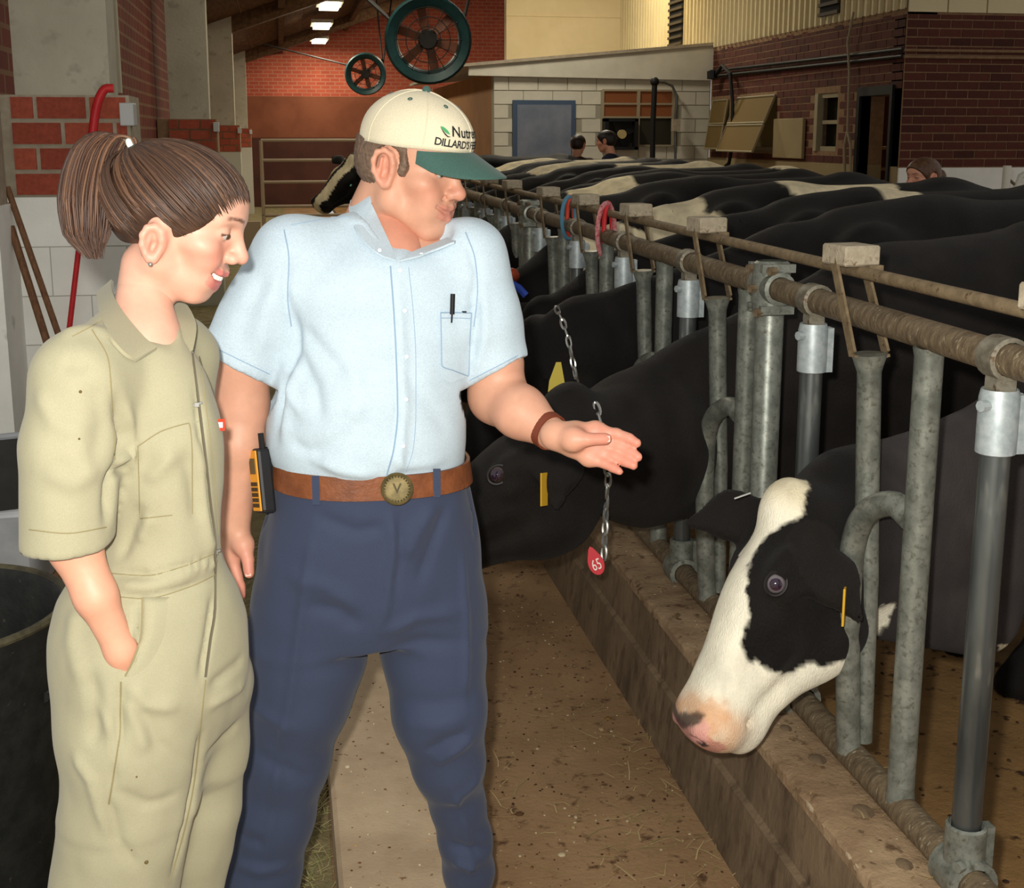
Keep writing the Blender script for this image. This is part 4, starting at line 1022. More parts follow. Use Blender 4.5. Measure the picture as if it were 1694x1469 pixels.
# third cow: chain and yellow tag, behind the man's sleeve
hd3 = camdir(-.62, -.78, 0)
c3 = Cow(4.17, 1.92, at(895, 545, 4.32), hd3, math.radians(10), None, 1.1, ear=(.5, .1, .8))
c3.neck = [(2.1, 4.17, 1.10, .33), (1.75, 4.16, 1.06, .30), (1.22, 4.14, .94, .235), (1.0, 4.12, .93, .20), (*(c3.L(.08, -.09, 0)), .14)]
V3, F3, C3 = cow_mesh(c3, ((.35, 3.7, .4), (1.72, 4.7, 1.45)), .012, .02, lambda V: black(V, 4))
r3, b3 = make_cow(c3, V3, F3, C3, 'black cow with chain and yellow ear tag behind the man\'s sleeve')
cow_parts(c3, r3); B3 = bvh(V3, F3)
cpts = [p for p in (hit(B3, x, y, .006) for x, y in [(920, 508), (930, 530), (940, 560), (947, 595), (953, 625), (956, 650)]) if p is not None]
if len(cpts) > 2: chain(r3, cpts, .042, .0042, .016)
p = at(922, 625, 4.05); MB().add([p+CR*-.004+CU*.05, p+CR*.012+CU*.05, p+CR*.026-CU*.03, p-CR*.03-CU*.045, p-CR*.026+CU*-.01, p+CF*.01+CU*0], [(0, 1, 2, 3, 4), (0, 5, 1), (1, 5, 2), (2, 5, 3), (3, 5, 4), (4, 5, 0)]).build('ear_tag', flat('yellow_ear_tag', (190, 168, 40), .5), r3)

# the rest of the row
cg = Cow(0.0, 1.95, (.95, -.02, 1.0), (-.55, -.10, -.82), .15, None, 1.05, toward=(0, -1, 0), ear=(.8, .2, .45))
cg.neck = [(2.1, 0, 1.10, .33), (1.75, 0, 1.06, .29), (1.3, 0, 1.0, .22), (*(cg.L(.08, -.08, 0)), .14)]
VG, FG, _ = cow_mesh(cg, ((.40, -.5, .3), (1.72, .5, 1.45)), .014, .024, black)
def patches(seed, thr, spots=()):
    def f(V):
        n = .6*vnoise(V, 2.2, seed)+.3*vnoise(V, 4.5, seed+1)+.1*vnoise(V, 16, seed+2); m = sstep(thr, thr+.012, n)
        for (cx_, cz, rx, rz) in spots:
            g = ((V[:, 0]-cx_)/rx)**2+((V[:, 2]-cz)/rz)**2+(vnoise(V, 7, seed+5)-.5)*.9; m = np.maximum(m, 1-sstep(.9, 1.0, g))
        m = m[:, None]; return black(V, seed)*(1-m)+CREAM*(.9+.2*vnoise(V, 9, seed)[:, None])*m
    return f
row = [(4.86, 2.0, 'black cow in a blue halter with one white spot on its back', 5, .99, ((2.40, 1.42, .10, .09),)),
       (5.59, 1.95, 'black cow with white loin and white shoulder behind the red leg bands', 6, .99, ((1.75, 1.20, .16, .22), (1.42, 1.12, .2, .2), (2.52, 1.42, .28, .10))),
       (6.485, 1.88, 'all black cow standing right in front of the woman with low bun', 11, .99, ()),
       (7.215, 1.88, 'black cow with a pale shoulder just beyond the woman with low bun', 12, .99, ((1.9, 1.36, .22, .12),)),
       (7.945, 2.1, 'black cow with a white rump below the upright office window', 13, .99, ((3.42, 1.42, .42, .16),)),
       (8.67, 2.1, 'plain black backed cow between two pale backed cows', 14, .99, ()),
       (9.59, 2.1, 'white backed cow before the shed window fan', 15, .99, ((2.9, 1.40, .60, .14),)),
       (10.32, 2.1, 'black cow with cream spine in front of the blue board', 16, .99, ((2.3, 1.42, .5, .10),)),
       (11.05, 2.1, 'plain black cow second from the far end of the close row', 17, .99, ()),
       (11.78, 2.1, 'pale tan backed cow at the far end of the close row', 18, .99, ((2.2, 1.42, .8, .2),))]
for (y0, wx, lb, seed, thr, spots) in row:
    Vl = VG.copy(); col = patches(seed, thr, spots)(Vl)
    root = thing('cow', (wx+.6, y0, 0), lb, 'cow', 'row of cows behind the fence')
    o = link(quad_mesh('cow_body', Vl, FG, M_cow, col), 'cow_body', root, ORG[root]); o.location = (-.6-1.95, 0, 0)
    for q in (-1, 1):
        p = cg.L(.205, -.050, q*.096); MB().ball(p+np.array((wx-1.95, y0, 0)), .018, 10, 7).build('eye', M_eye, root, True)
# blue halter on the fourth cow's head
ha = [o for o in bpy.data.objects if o.get('label', '').startswith('black cow in a blue')][0]
M_halter = flat('blue_halter', (52, 84, 190), .6)
p0 = at(838, 470, 4.86); p1 = at(872, 486, 4.84)
MB().tube([at(x, y, 4.86) for x, y in ((832, 468), (846, 469), (858, 476), (870, 489))], .014, 8).build('halter', M_halter, ha, True)
MB().ball(at(847, 456, 4.9), (.03, .03, .03), 10, 7).build('halter_tag', flat('orange_tag', (176, 70, 40), .5), ha, True)

# far cow with raised head looking down the alley
cf = Cow(14.09, 1.95, atY(590, 262, 13.3), camdir(-.62, -.74, -.25), math.radians(58), None, 1.3, ear=(.9, .1, .1))
cf.neck = [(2.1, 14.09, 1.10, .33), (1.75, 14.09, 1.10, .29), (1.2, 13.95, 1.25, .2), (*(cf.L(.06, -.08, 0)), .14)]
def colf(V):
    rel = V-cf.poll; l = rel@cf.w; t = rel@cf.u; m = ((np.abs(l-.02) < .035+.02*vnoise(V, 9, 2)) & (t > .02) & (V[:, 0] < 1.2)) | ((np.abs(l+.10) < .018) & (t > .1) & (V[:, 0] < 1.1)); m = m[:, None]
    return black(V, 7)*(1-m)+CREAM*.8*m
VF_, FF_, CF_ = cow_mesh(cf, ((-.1, 12.6, .5), (1.72, 14.6, 1.85)), .018, .026, colf)
rF, bF = make_cow(cf, VF_, FF_, CF_, 'farthest cow, striped raised face looking down the alley by the gate', 'row of cows behind the fence')
M_glint = flat('painted_eyeshine', (150, 230, 220), .1, 0, .9)  # cyan flash eyeshine put into the eyeball colour
for q in (-1, 1): MB().ball(cf.L(.205, -.045, q*.094), .024, 12, 8).build('eye', M_glint, rF, True)

# ------------------------------------------------------------------ people: shared anatomy
M_skin = attr_mat('skin', .5, .35, bmp=.12, bscale=420, dist=.001, sss=.12, vary=.06, vscale=40)
M_teeth = flat('teeth', (240, 236, 224), .3); M_eyeball = flat('eyeball', (176, 166, 158), .2); M_iris = flat('iris', (70, 52, 36), .1)
def head_field(I, P):
    g = lambda k, d: P.get(k, d)
    fem = g('fem', 0.0); jaw = 1-.10*fem
    cz = g('cz', 0.0); I.ell((-.004, 0, .046+cz), (.095, .074, .086+cz), k=.02); I.ell((.030, 0, .048+cz*.7), (.064, .064, .066+cz*.4), k=.025)
    I.ell((.036, 0, -.018), (.056-.003*fem, .058-.004*fem, .062-.005*fem), k=.025-.006*fem); I.ell((.048-g('jb', 0)*.7, 0, -.062+g('jz', 0)*.6), (.043-.004*fem, .044*jaw-.002*fem, .046-.003*fem), k=.025-.008*fem)
    jb, jz, ez = g('jb', 0.0), g('jz', 0.0), g('ez', 0.0)
    I.ell((.072-jb, 0, -.097+jz), (.021, .023*jaw, .019), k=.02)
    for q in (-1, 1):
        I.cone((.004, q*.052*jaw, -.055+jz*.5), (.068-jb, q*.018, -.099+jz), .017-.003*fem, .016-.002*fem, k=.02)
        I.cone((.004, q*.052*jaw, -.055), (-.002, q*.062, -.005), .016, .014, k=.02)
        I.ell((.055, q*.048, -.014), (.026, .020, .017), k=.018)
        I.ell((.070-.006*fem, q*.035, -.038+.004*fem), (.021+.001*fem, .020, .022-.002*fem), k=.016)
        I.ell((.060, q*.030-q*.004*fem, -.064), (.024-.004*fem, .020-.003*fem, .020-.003*fem), k=.018)
        I.cone((.086, q*.012, .031), (.070, q*.046, .030), .0085-.002*fem, .007-.002*fem, k=.014)
        I.ell((.094, q*.034, .012), (.019, .016, .011), k=.012, op='cut')
        I.ell((.0735, q*.033, .012), (.0140, .0165, .0125), k=.004)
        I.cone((.0885, q*.022, .0095), (.0815, q*.044, .0085), .0017, .0014, k=.002, op='cut')
    nt_ = g('nose', .112); nz = g('nosez', -.021); nr = g('nr', .0115)
    I.cone((.086, 0, .020), (nt_-.008, 0, nz+.006), .0080, .0105, k=.012)
    I.ell((nt_-.005, 0, nz), (nr, nr*.95, nr*.9), k=.008)
    for q in (-1, 1):
        I.ell((nt_-.016, q*.0125, nz-.004), (.0105, .0075, .0085), k=.006)
        I.ell((nt_-.010, q*.0065, nz-.0125), (.006, .0035, .004), k=.003, op='cut')
    # mouth region
    I.ell((.078-g('lipx', 0), 0, -.055), (.021, .030, .023), k=.016)
    sm = g('smile', .004); mw = g('mw', .026)
    lx = g('lipx', 0.0); op = g('open', 0)
    for q in (-1, 1):
        up = [(.0985-lx, 0, -.0487), (.0940-lx, q*mw*.5, -.0500+sm*.25), (.0800-lx*1.2+g('cx', 0), q*mw, -.0555+sm)]
        lo = [(.0955-lx-jb*.7, 0, -.0660-op), (.0910-lx-jb*.6, q*mw*.5, -.0645-op*.85+sm*.25), (.0795-lx*1.2+g('cx', 0), q*mw, -.0570+sm)]
        I.cone(up[0], up[1], .0055, .0050, k=.005); I.cone(up[1], up[2], .0050, .0026, k=.005)
        I.cone(lo[0], lo[1], .0064, .0056, k=.005); I.cone(lo[1], lo[2], .0056, .0026, k=.005)
    for q in (-1, 1):
        c0 = np.array((.103-lx-jb*.3, 0, -.0572-op*.5)); c1_ = np.array((.0975-lx-jb*.3, q*mw*.5, -.0570-op*.45+sm*.25)); c2_ = np.array((.0835-lx*1.2+g('cx', 0), q*(mw+.001), -.0562+sm))
        I.cone(c0, c1_, .0016+op*.5, .0015+op*.45, k=.002, op='cut'); I.cone(c1_, c2_, .0015+op*.45, .0013+g('cr', 0), k=.002, op='cut')
    # smile fold
    for q in ((-1, 1) if not fem else ()):
        I.cone((.092, q*.017, -.030), (.084, q*.036, -.044), .0020, .0012, k=.006, op='cut')
    # ears
    for q in ((-1, 1) if not g('noear', 0) else ()):
        es = g('es', 1.0); e = lambda x, z, o=0: np.array((x*es, q*(.0745+o*es-.25*(x*es+.005)), z*es+ez))
        I.ell(e(-.006, .0, -.004), (.019, .006, .027), k=.008)
        hx = [(.010, -.006), (.009, .012), (.004, .025), (-.008, .031), (-.020, .025), (-.024, .010), (-.020, -.008), (-.010, -.022), (-.002, -.030), (.006, -.028), (.009, -.018)]
        for a, b in zip(hx[:-1], hx[1:]):
            I.cone(e(a[0], a[1], .006-.1*min(0, a[0])), e(b[0], b[1], .006-.1*min(0, b[0])), .0042, .0042, k=.006)
        I.ell(e(.001, -.026, .004), (.008, .005, .009), k=.005)
        I.ell(e(-.001, -.004, .009), (.0065, .008, .009), k=.004, op='cut'); I.cone(e(-.012, .016, .004), e(-.012, -.012, .005), .0032, .0035, k=.004)
        I.cone(e(.010, .002, .002), e(.008, -.012, .004), .0045, .0045, k=.004)
    nb = g('neck', ((-.020, 0, -.04), (-.045, 0, -.17), .050, .056))
    I.cone(nb[0], nb[1], nb[2], nb[3], k=.03)
def head_col(v, P):
    base = np.array(lin(P['skin'])); red = np.array(lin(P['red'])); x, y, z = v.T
    c = np.tile(base, (len(v), 1))
    def blend(m, col):
        nonlocal c
        m = np.clip(m, 0, 1)[:, None]; c = c*(1-m)+np.array(col)*m
    ay = np.abs(y)
    blend(P.get('flush', .5)*np.exp(-(((x-.066)/.03)**2+((ay-.042)/.024)**2+((z+.022)/.024)**2)), red)
    blend(P.get('noseflush', .5)*np.exp(-(((x-.108)/.018)**2+(ay/.018)**2+((z+.02)/.014)**2)), red)
    blend(.55*np.exp(-(((x+.006)/.03)**2+((ay-.082)/.012)**2+((z-P.get('ez', 0))/.035)**2))*(ay > .068), red)
    blend(P.get('neckred', 0)*sstep(-.08, -.14, z), red)
    sm = P.get('smile', .004); mw = P.get('mw', .026); op = P.get('open', 0)
    lz = -.0575+sm*(ay/mw)**2
    lip = ((z > lz-.0135-op) & (z < lz+.0115) & (ay < mw*.98) & (x > .076))*(1-sstep(.6, 1.0, ay/mw)*.6)
    edge = sstep(.0145+op*.6, .010+op*.6, np.abs(z-lz+.001+op*.4)); blend(lip*edge*P.get('lipa', .75), lin(P['lip']))
    ba = P.get('brow_a', .8); bz = .034+.004*np.sin(np.clip((ay-.012)/.036, 0, 1)*2.6)
    blend(ba*sstep(.0060-.0022*P.get('fem', 0), .0032-.0012*P.get('fem', 0), np.abs(z-bz+.0015))*(ay > .011)*sstep(.052, .044, ay)*(x > .05)*(.6+.7*vnoise(v, 350, 3)), lin(P['brow']))
    lz = np.abs(z-(.0108-.04*(ay-.034)*(ay > .034)))
    blend(.85*sstep(.0030, .0014, lz)*(ay > .020)*(ay < .048)*(x > .07), lin((60, 40, 34)))
    return c
def hand_field(I, wrist, fingers, palm_n, thick=.0125, fr=.0088, k=.008, wr=.024):
    """fingers: five joint lists (thumb first); palm spans wrist to the knuckles"""
    for i, fg in enumerate(fingers):
        s_ = 1.12 if i == 0 else (.86 if i == 4 else 1.0)
        rs = [fr*1.12*s_, fr*1.02*s_, fr*.92*s_, fr*.80*s_]
        fg = [np.array(p, float) for p in fg]
        for a in range(len(fg)-1): I.cone(fg[a], fg[a+1], rs[a], rs[a+1], k*.5)
        if i: I.cone(wrist, fg[0], thick*1.15, thick*.95, k*2)
        else: I.cone(wrist, fg[0], thick*1.25, thick*1.2, k*2)
    for a, b in zip(fingers[1:-1], fingers[2:]):
        I.cone(a[0], b[0], thick*.92, thick*.90, k); I.cone((np.array(a[0])+wrist)/2, (np.array(b[0])+wrist)/2, thick, thick, k*1.5)
    I.cone(fingers[0][0], (np.array(fingers[1][0])+wrist)/2, thick*1.1, thick, k*2)
def merge(parts):
    V = []; F = []; C = []; n = 0
    for v, f, c in parts: V.append(v); F.append(f+n); C.append(c); n += len(v)
    return np.concatenate(V), np.concatenate(F), np.concatenate(C)
def place_head(P, O, f, up, s, h=.0024):
    f = unit(f); up = np.array(up, float); l = unit(np.cross(up, f)); u = np.cross(f, l)
    I = Imp((-.13, -.10, -.175), (.135, .10, .145), h); head_field(I, P); v, fc = I.nets(); v = relax(v, fc, 1, .45)
    c = head_col(v, P)
    T = lambda p: O + s*(np.outer(np.atleast_2d(p)[:, 0], f)+np.outer(np.atleast_2d(p)[:, 1], l)+np.outer(np.atleast_2d(p)[:, 2], u))
    return T(v), fc, c, T, (f, l, u)
def eyes(T, ax, s, root):
    for q in (-1, 1):
        p = T((.0752, q*.033, .0105))[0]; MB().ball(p, .0122*s, 14, 10).build('eyeball', M_eyeball, root, True)
        p = T((.0845, q*.0335, .0088))[0]; MB().ball(p, .0052*s, 10, 8).build('iris', M_iris, root, True)
def fold(V, F, B, specs, clip=None):
    """raise or sink soft creases along lines given in the picture and laid on the surface"""
    N = normals(V, F); D = np.zeros(len(V))
    for pts, amp, wid in specs:
        q = [hit(B, x, y) for x, y in pts]; q = [p for p in q if p is not None]
        if len(q) < 2: continue
        best = np.full(len(V), 9.0); tt = np.zeros(len(V))
        for i, (a, b) in enumerate(zip(q[:-1], q[1:])):
            d, t = segdist(V, a, b); m = d < best; best = np.where(m, d, best); tt = np.where(m, (i+t)/(len(q)-1), tt)
        D += 1.35*amp*np.exp(-(best/wid)**2)*np.clip(np.sin(np.pi*np.clip(tt, .02, .98))*1.6, 0, 1)
    return V + N*D[:, None]
class Rows:
    """slice builder from outlines read in the picture at a given distance"""
    def __init__(s, Y, rot): s.Y = Y; s.rot = rot; s.r = []
    def row(s, py, pl, pr, f, b, n=2.2, dy=0.0):
        p = atY(pl, py, s.Y); q = atY(pr, py, s.Y); th = s.rot+PSI; H = abs((q-p)@CR)/2; dp = (f+b)/2
        hw = math.sqrt(max(H*H-(dp*math.sin(th))**2, (.45*H)**2))/max(math.cos(th), .3)
        c = (p+q)/2; s.r.append((c[2], c[0], s.Y+dy, hw, f, b, n)); return s
def ribbon(name, mat, parent, top, bot, th=.003):
    """thin cloth strip between two 3D lines"""
    top = [np.array(p, float) for p in top]; bot = [np.array(p, float) for p in bot]; n = len(top)
    mb = MB(); vs = []
    for a, b in zip(top, bot): vs += [a, a*.5+b*.5, b]
    nr = []
    for i in range(n):
        t = top[min(i+1, n-1)]-top[max(i-1, 0)]; w = bot[i]-top[i]; m = np.cross(t, w); nr.append(m/(np.linalg.norm(m)+1e-9))
    v2 = []
    for i in range(n):
        for j in range(3): v2.append(vs[3*i+j]+nr[i]*th)
    K = 3*n; fs = []
    for i in range(n-1):
        for j in range(2):
            a = 3*i+j; fs += [(a, a+1, a+4, a+3), (K+a, K+a+3, K+a+4, K+a+1)]
    for i in range(n-1): fs += [(3*i, 3*i+3, K+3*i+3, K+3*i), (3*i+2, K+3*i+2, K+3*i+5, 3*i+5)]
    for i in (0, n-1): fs += [(3*i, K+3*i, K+3*i+1, 3*i+1), (3*i+1, K+3*i+1, K+3*i+2, 3*i+2)]
    return mb.add(vs+v2, fs).build(name, mat, parent, True)
def cloth(name, c, rough=.85, weave=900, vary=.05, amp=.25, tint=None, stretch=(1, 1, 1)):
    m, t, b = nt(name, rough, 0, .2); v = coords(t, stretch)
    n = noise(t, v, weave, 2); n2 = noise(t, v, 14, 4)
    c1 = ramp(t, n, [(.35, tuple(x*(1-vary*2) for x in lin(c))), (.65, tuple(min(1, x*(1+vary)) for x in lin(c)))])
    t.links.new(mix(t, 1.0, c1, ramp(t, n2, [(.3, (1-vary,)*3), (.7, (1.0,)*3)]), 'MULTIPLY'), b.inputs['Base Color'])
    bump(t, b, n, amp, .0006); b.inputs['Sheen Weight'].default_value = .1; return m
def on(B, px, py, lift=.002): return hit(B, px, py, lift)

# ------------------------------------------------------------------ the man in cap and blue shirt
YM = 2.30
M_shirt = cloth('pale_blue_oxford', (188, 205, 216), .9, 700, .07, .25, stretch=(.5, .5, 1.6))
M_navy = cloth('navy_twill', (56, 64, 86), .8, 900, .06, .2); M_leather = mottle('brown_leather', (104, 58, 32), (130, 76, 44), 25, .5, bmp=.2, bscale=120)
M_capc = cloth('stone_cotton', (214, 204, 176), .9, 500, .05, .3); M_capg = cloth('green_cotton', (62, 92, 84), .9, 500, .06, .3)
M_thread = flat('black_thread', (30, 30, 30), .8); M_leaf = flat('leaf_green', (70, 150, 96), .7); M_pearl = flat('pearl_button', (196, 206, 214), .3)
man = thing('person', (.12, YM, 0), 'man in stone cap, pale blue shirt and navy trousers reaching out a hand', 'person')
mw_ = lambda px, py, dy=0.0: atY(px, py, YM+dy)
# --- shirt
th_m = .10
R_ = Rows(YM, th_m)
R_.row(812, 464, 760, .138, .11, 2.3).row(770, 450, 766, .150, .115, 2.3).row(720, 437, 771, .166, .12, 2.3).row(660, 441, 771, .162, .12, 2.3).row(600, 452, 780, .150, .12, 2.3)
R_.row(540, 462, 788, .135, .12, 2.3).row(480, 462, 788, .122, .118, 2.3).row(445, 478, 782, .108, .11, 2.2).row(420, 500, 768, .09, .10, 2.1).row(395, 545, 740, .07, .088, 2.0).row(368, 580, 700, .045, .07, 2.0)
I = Imp((-.28, 1.98, .96), (.62, 2.62, 1.58), .0065)
I.slices(R_.r, k=.0, rot=th_m)
sL = mw_(487, 428); sR = mw_(772, 424)
I.cone(mw_(610, 398, .015), sL, .050, .058, k=.04); I.cone(mw_(690, 420, .015), sR, .042, .054, k=.04)
hL = mw_(390, 606, -.01); hR = mw_(826, 622, -.035)
I.cone(sL, sL*.45+hL*.55, .078, .074, k=.035); I.cone(sL*.5+hL*.5, hL+(hL-sL)*.15, .074, .071, k=.02)
I.cone(sR, sR*.45+hR*.55, .072, .068, k=.035); I.cone(sR*.5+hR*.5, hR+(hR-sR)*.15, .067, .062, k=.02)
# sleeve ends: local cuts, and the open sleeve hollow
def trim(I, p, n, rad):
    n = unit(n); sl = I.sub(np.array(p)-rad, np.array(p)+rad)
    x, y, z = I.pts(sl); d = (x-p[0])*n[0]+(y-p[1])*n[1]+(z-p[2])*n[2]
    r = np.sqrt((x-p[0])**2+(y-p[1])**2+(z-p[2])**2)
    D = I.D[sl]; I.D[sl] = np.where(r < rad, np.maximum(D, d), D)
aL = unit(mw_(345, 584)-mw_(440, 631)); nL = unit(np.cross(aL, CF)); nL = nL if nL[2] < 0 else -nL
aR = unit(mw_(862, 597)-mw_(775, 641)); nR = unit(np.cross(aR, CF)); nR = nR if nR[2] < 0 else -nR
trim(I, mw_(392, 608, -.01), nL, .10); trim(I, mw_(818, 619, -.03), nR, .095)
I.cone(sL*.35+hL*.65, hL+(hL-sL)*.3, .056, .057, k=.004, op='cut'); I.cone(sR*.35+hR*.65, hR+(hR-sR)*.3, .047, .048, k=.004, op='cut')
I.cone(mw_(626, 330, .0), mw_(655, 424, -.10), .045, .005, k=.006, op='cut'); I.cone(mw_(712, 378, -.04), mw_(662, 424, -.10), .042, .005, k=.006, op='cut')
I.cone(mw_(660, 340, -.03), mw_(660, 405, -.09), .06, .022, k=.006, op='cut')
I.half((0, 0, 1.048), (0, 0, -1))
V, F = I.nets(); V = relax(V, F, 2, .5)
N = normals(V, F)
V = V + N*((vnoise(V, 9, 11)-.5)*.010 + (vnoise(V*np.array((1, 1, .5)), 22, 12)-.5)*.005)[:, None]
Bs = bvh(V, F)
V = fold(V, F, Bs, [
    ([(478, 500), (488, 560), (470, 640), (458, 720)], -.010, .012), ([(500, 580), (480, 660), (468, 740)], .006, .012),
    ([(490, 530), (540, 590), (590, 640)], -.006, .014), ([(480, 560), (520, 640), (530, 700)], -.007, .014), ([(470, 600), (500, 690)], .006, .010),
    ([(560, 600), (600, 650), (580, 700)], .005, .016), ([(600, 660), (570, 700), (520, 740)], .004, .014), ([(630, 590), (560, 720), (500, 770)], -.004, .018),
    ([(780, 470), (790, 540), (778, 600)], -.008, .010), ([(800, 480), (800, 560), (785, 630)], .004, .010), ([(770, 520), (800, 505)], -.004, .008),
    ([(660, 600), (700, 660), (745, 720)], -.003, .016), ([(640, 740), (665, 770), (740, 760)], .004, .010), ([(500, 745), (560, 775), (630, 785)], .007, .012), ([(480, 730), (540, 760)], -.005, .01),
    ([(440, 450), (410, 520), (390, 580)], -.004, .016), ([(465, 440), (440, 520), (425, 600)], .004, .014), ([(480, 415), (470, 470), (478, 520)], -.006, .007), ([(772, 400), (790, 450), (786, 500)], -.005, .007),
    ([(655, 440), (662, 560), (668, 680), (660, 760), (648, 785)], .0045, .010), ([(646, 440), (652, 560), (657, 680), (650, 770)], -.004, .004)])
Bs = bvh(V, F)
shirt = link(quad_mesh('shirt', V, F, M_shirt, org=ORG[man]), 'shirt', man, ORG[man]); shirt.location = (0, 0, 0)
for (px, py) in [(662, 447), (670, 514), (673, 590), (672, 661), (667, 738)]:
    p = on(Bs, px, py, .001)
    if p is not None: MB().lathe([(0, .0018), (.0034, .0018), (.004, .0006), (.004, -.002)], p, -ray(px, py), 12).build('shirt_button', M_pearl, shirt, True)
M_shirtseam = flat('shirt_stitching', (140, 164, 186), .9)
def seam(B, pts, mat, parent, r=.0011, lift=.0004, n=18, name='seam'):
    P_ = np.array(pts, float); t = np.linspace(0, len(P_)-1, n); s_ = np.arange(len(P_))
    q = [on(B, pchip(s_, P_[:, 0], x), pchip(s_, P_[:, 1], x), lift) for x in t]; q = [p for p in q if p is not None]
    if len(q) > 2: return MB().tube(q, r, 5).build(name, mat, parent, True)
seam(Bs, [(646, 440), (652, 520), (656, 600), (658, 680), (652, 740), (640, 786)], M_shirtseam, shirt, .0015, n=30)
seam(Bs, [(676, 442), (684, 520), (688, 600), (688, 680), (684, 740), (672, 780)], M_shirtseam, shirt, .0006, n=30)
seam(Bs, [(729, 517), (730, 560), (731, 604), (751, 613), (775, 622), (777, 570), (780, 518)], M_shirtseam, shirt, .0010, n=40, lift=.0042)
seam(Bs, [(729, 517), (755, 517), (780, 518)], M_shirtseam, shirt, .0012, lift=.0042); seam(Bs, [(730, 526), (755, 526), (780, 527)], M_shirtseam, shirt, .0006, lift=.0042)
seam(Bs, [(470, 380), (478, 430), (476, 490), (482, 540)], M_shirtseam, shirt, .0011); seam(Bs, [(770, 384), (786, 430), (790, 480), (784, 540)], M_shirtseam, shirt, .0011)
seam(Bs, [(351, 573), (396, 595), (446, 619)], M_shirtseam, shirt, .0008); seam(Bs, [(857, 588), (815, 610), (776, 630)], M_shirtseam, shirt, .0008)
seam(Bs, [(482, 372), (540, 362), (580, 358)], M_shirtseam, shirt, .0008)
# breast pocket
grid_px = [[(730+(777-730)*i/6+(py-515)*.05, py) for i in range(7)] for py in np.linspace(517, 605, 8)]
def patch(name, mat, parent, B, grid, lift=.003, bottom=None):
    pts = [[on(B, x, y, lift) for x, y in r] for r in grid]; ok = all(p is not None for r in pts for p in r)
    if not ok: return None
    m_ = len(pts); n_ = len(pts[0]); vs = [p for r in pts for p in r]; vi = [on(B, x, y, -.002) for r in grid for x, y in r]
    K = len(vs); fs = []
    for i in range(m_-1):
        for j in range(n_-1):
            a = i*n_+j; fs.append((a, a+1, a+n_+1, a+n_))
    per = [j for j in range(n_)]+[i*n_+n_-1 for i in range(1, m_)]+[(m_-1)*n_+j for j in range(n_-2, -1, -1)]+[i*n_ for i in range(m_-2, 0, -1)]
    for a, b in zip(per, per[1:]+per[:1]): fs.append((a, K+a, K+b, b))
    return MB().add(vs+vi, fs).build(name, mat, parent, True)
g_ = []
for i, py in enumerate(np.linspace(516, 622, 9)):
    fr = i/8; l = 729+fr*3; r = 780-fr*4; yb = 0
    g_.append([(l+(r-l)*j/6, py + (12*(1-abs(j/6-.35)/.65) if i == 8 else 0)) for j in range(7)])
patch('breast_pocket', M_shirt, shirt, Bs, g_, .0035)
# pen clipped in the pocket
pen = thing('pen', on(Bs, 748, 535, .006), 'black pen clipped in the man\'s breast pocket', 'pen')
a_, b_ = on(Bs, 749, 486, .010), on(Bs, 748, 520, .008)
MB().tube([a_, b_], .0042, 10).build('pen_cap', M_black, pen, True); MB().tube([on(Bs, 748, 516, .009), on(Bs, 747, 534, .008)], .0016, 6).build('pen_clip', M_black, pen, True)
q0 = on(Bs, 768, 516, .006); MB().obox(q0, (CR, CU, CF), (.004, .0015, .001)).build('note_corner', M_thread, shirt)

# --- head
fm = CR*math.sin(math.radians(66)) - unit((CF[0], CF[1], 0))*math.cos(math.radians(66))
fm = fm*math.cos(math.radians(13)) - np.array((0, 0, 1))*math.sin(math.radians(13))
lm = unit(np.cross((0, 0, 1), fm)); sM = 1.0
PM = dict(skin=(200, 150, 124), red=(192, 112, 92), lip=(178, 96, 88), brow=(150, 110, 84), brow_a=.5, flush=.55, noseflush=.7, neckred=.35, smile=.008, mw=.036, open=.0045, lipa=.5, cx=.006, cr=.0016, nr=.0135, nose=.114, nosez=-.022,
          neck=((-.022, 0, -.03), (-.062, .008, -.17), .056, .062))
earM = at(640, 279, 2.225); OM = earM + lm*.078*sM
hv, hf, hc, TM, axM = place_head(PM, OM, fm, (0, 0, 1), sM)
# --- arms and hands
skinM = np.array(lin((200, 151, 125))); redM = np.array(lin((202, 126, 108)))
Ia = Imp((-.26, 2.05, .76), (.08, 2.45, 1.36), .0042)
el = mw_(399, 668, .0); wr = mw_(388, 868, -.02)
Ia.path([hL*.9+sL*.1, el, mw_(394, 735, -.015), wr], [.054, .047, .043, .029], k=.02)
M3 = lambda px, py, dd: at(px, py, 2.33+dd)
fR = [[M3(402, 900, -.02), M3(410, 925, -.03), M3(412, 948, -.035)],
      [M3(384, 918, .0), M3(392, 950, -.005), M3(398, 970, -.012), M3(400, 985, -.02)], [M3(378, 922, .015), M3(386, 958, .01), M3(394, 978, .0), M3(397, 990, -.01)],
      [M3(372, 922, .03), M3(378, 958, .028), M3(386, 980, .02), M3(390, 990, .01)], [M3(366, 918, .045), M3(370, 948, .045), M3(376, 966, .04), M3(380, 978, .03)]]
hand_field(Ia, M3(387, 872, .005), fR, None, .014, .0098)
va, fa = Ia.nets(); va = relax(va, fa, 1, .4)
Ib = Imp((.22, 1.95, .98), (.72, 2.45, 1.40), .0038)
el2 = mw_(822, 655, -.03); wr2 = at(913, 717, 2.25)
Ib.path([hR*.9+sR*.1, el2, at(862, 682, 2.29), wr2], [.052, .050, .046, .030], k=.02)
H3 = lambda px, py, dd: at(px, py, 2.21+dd)
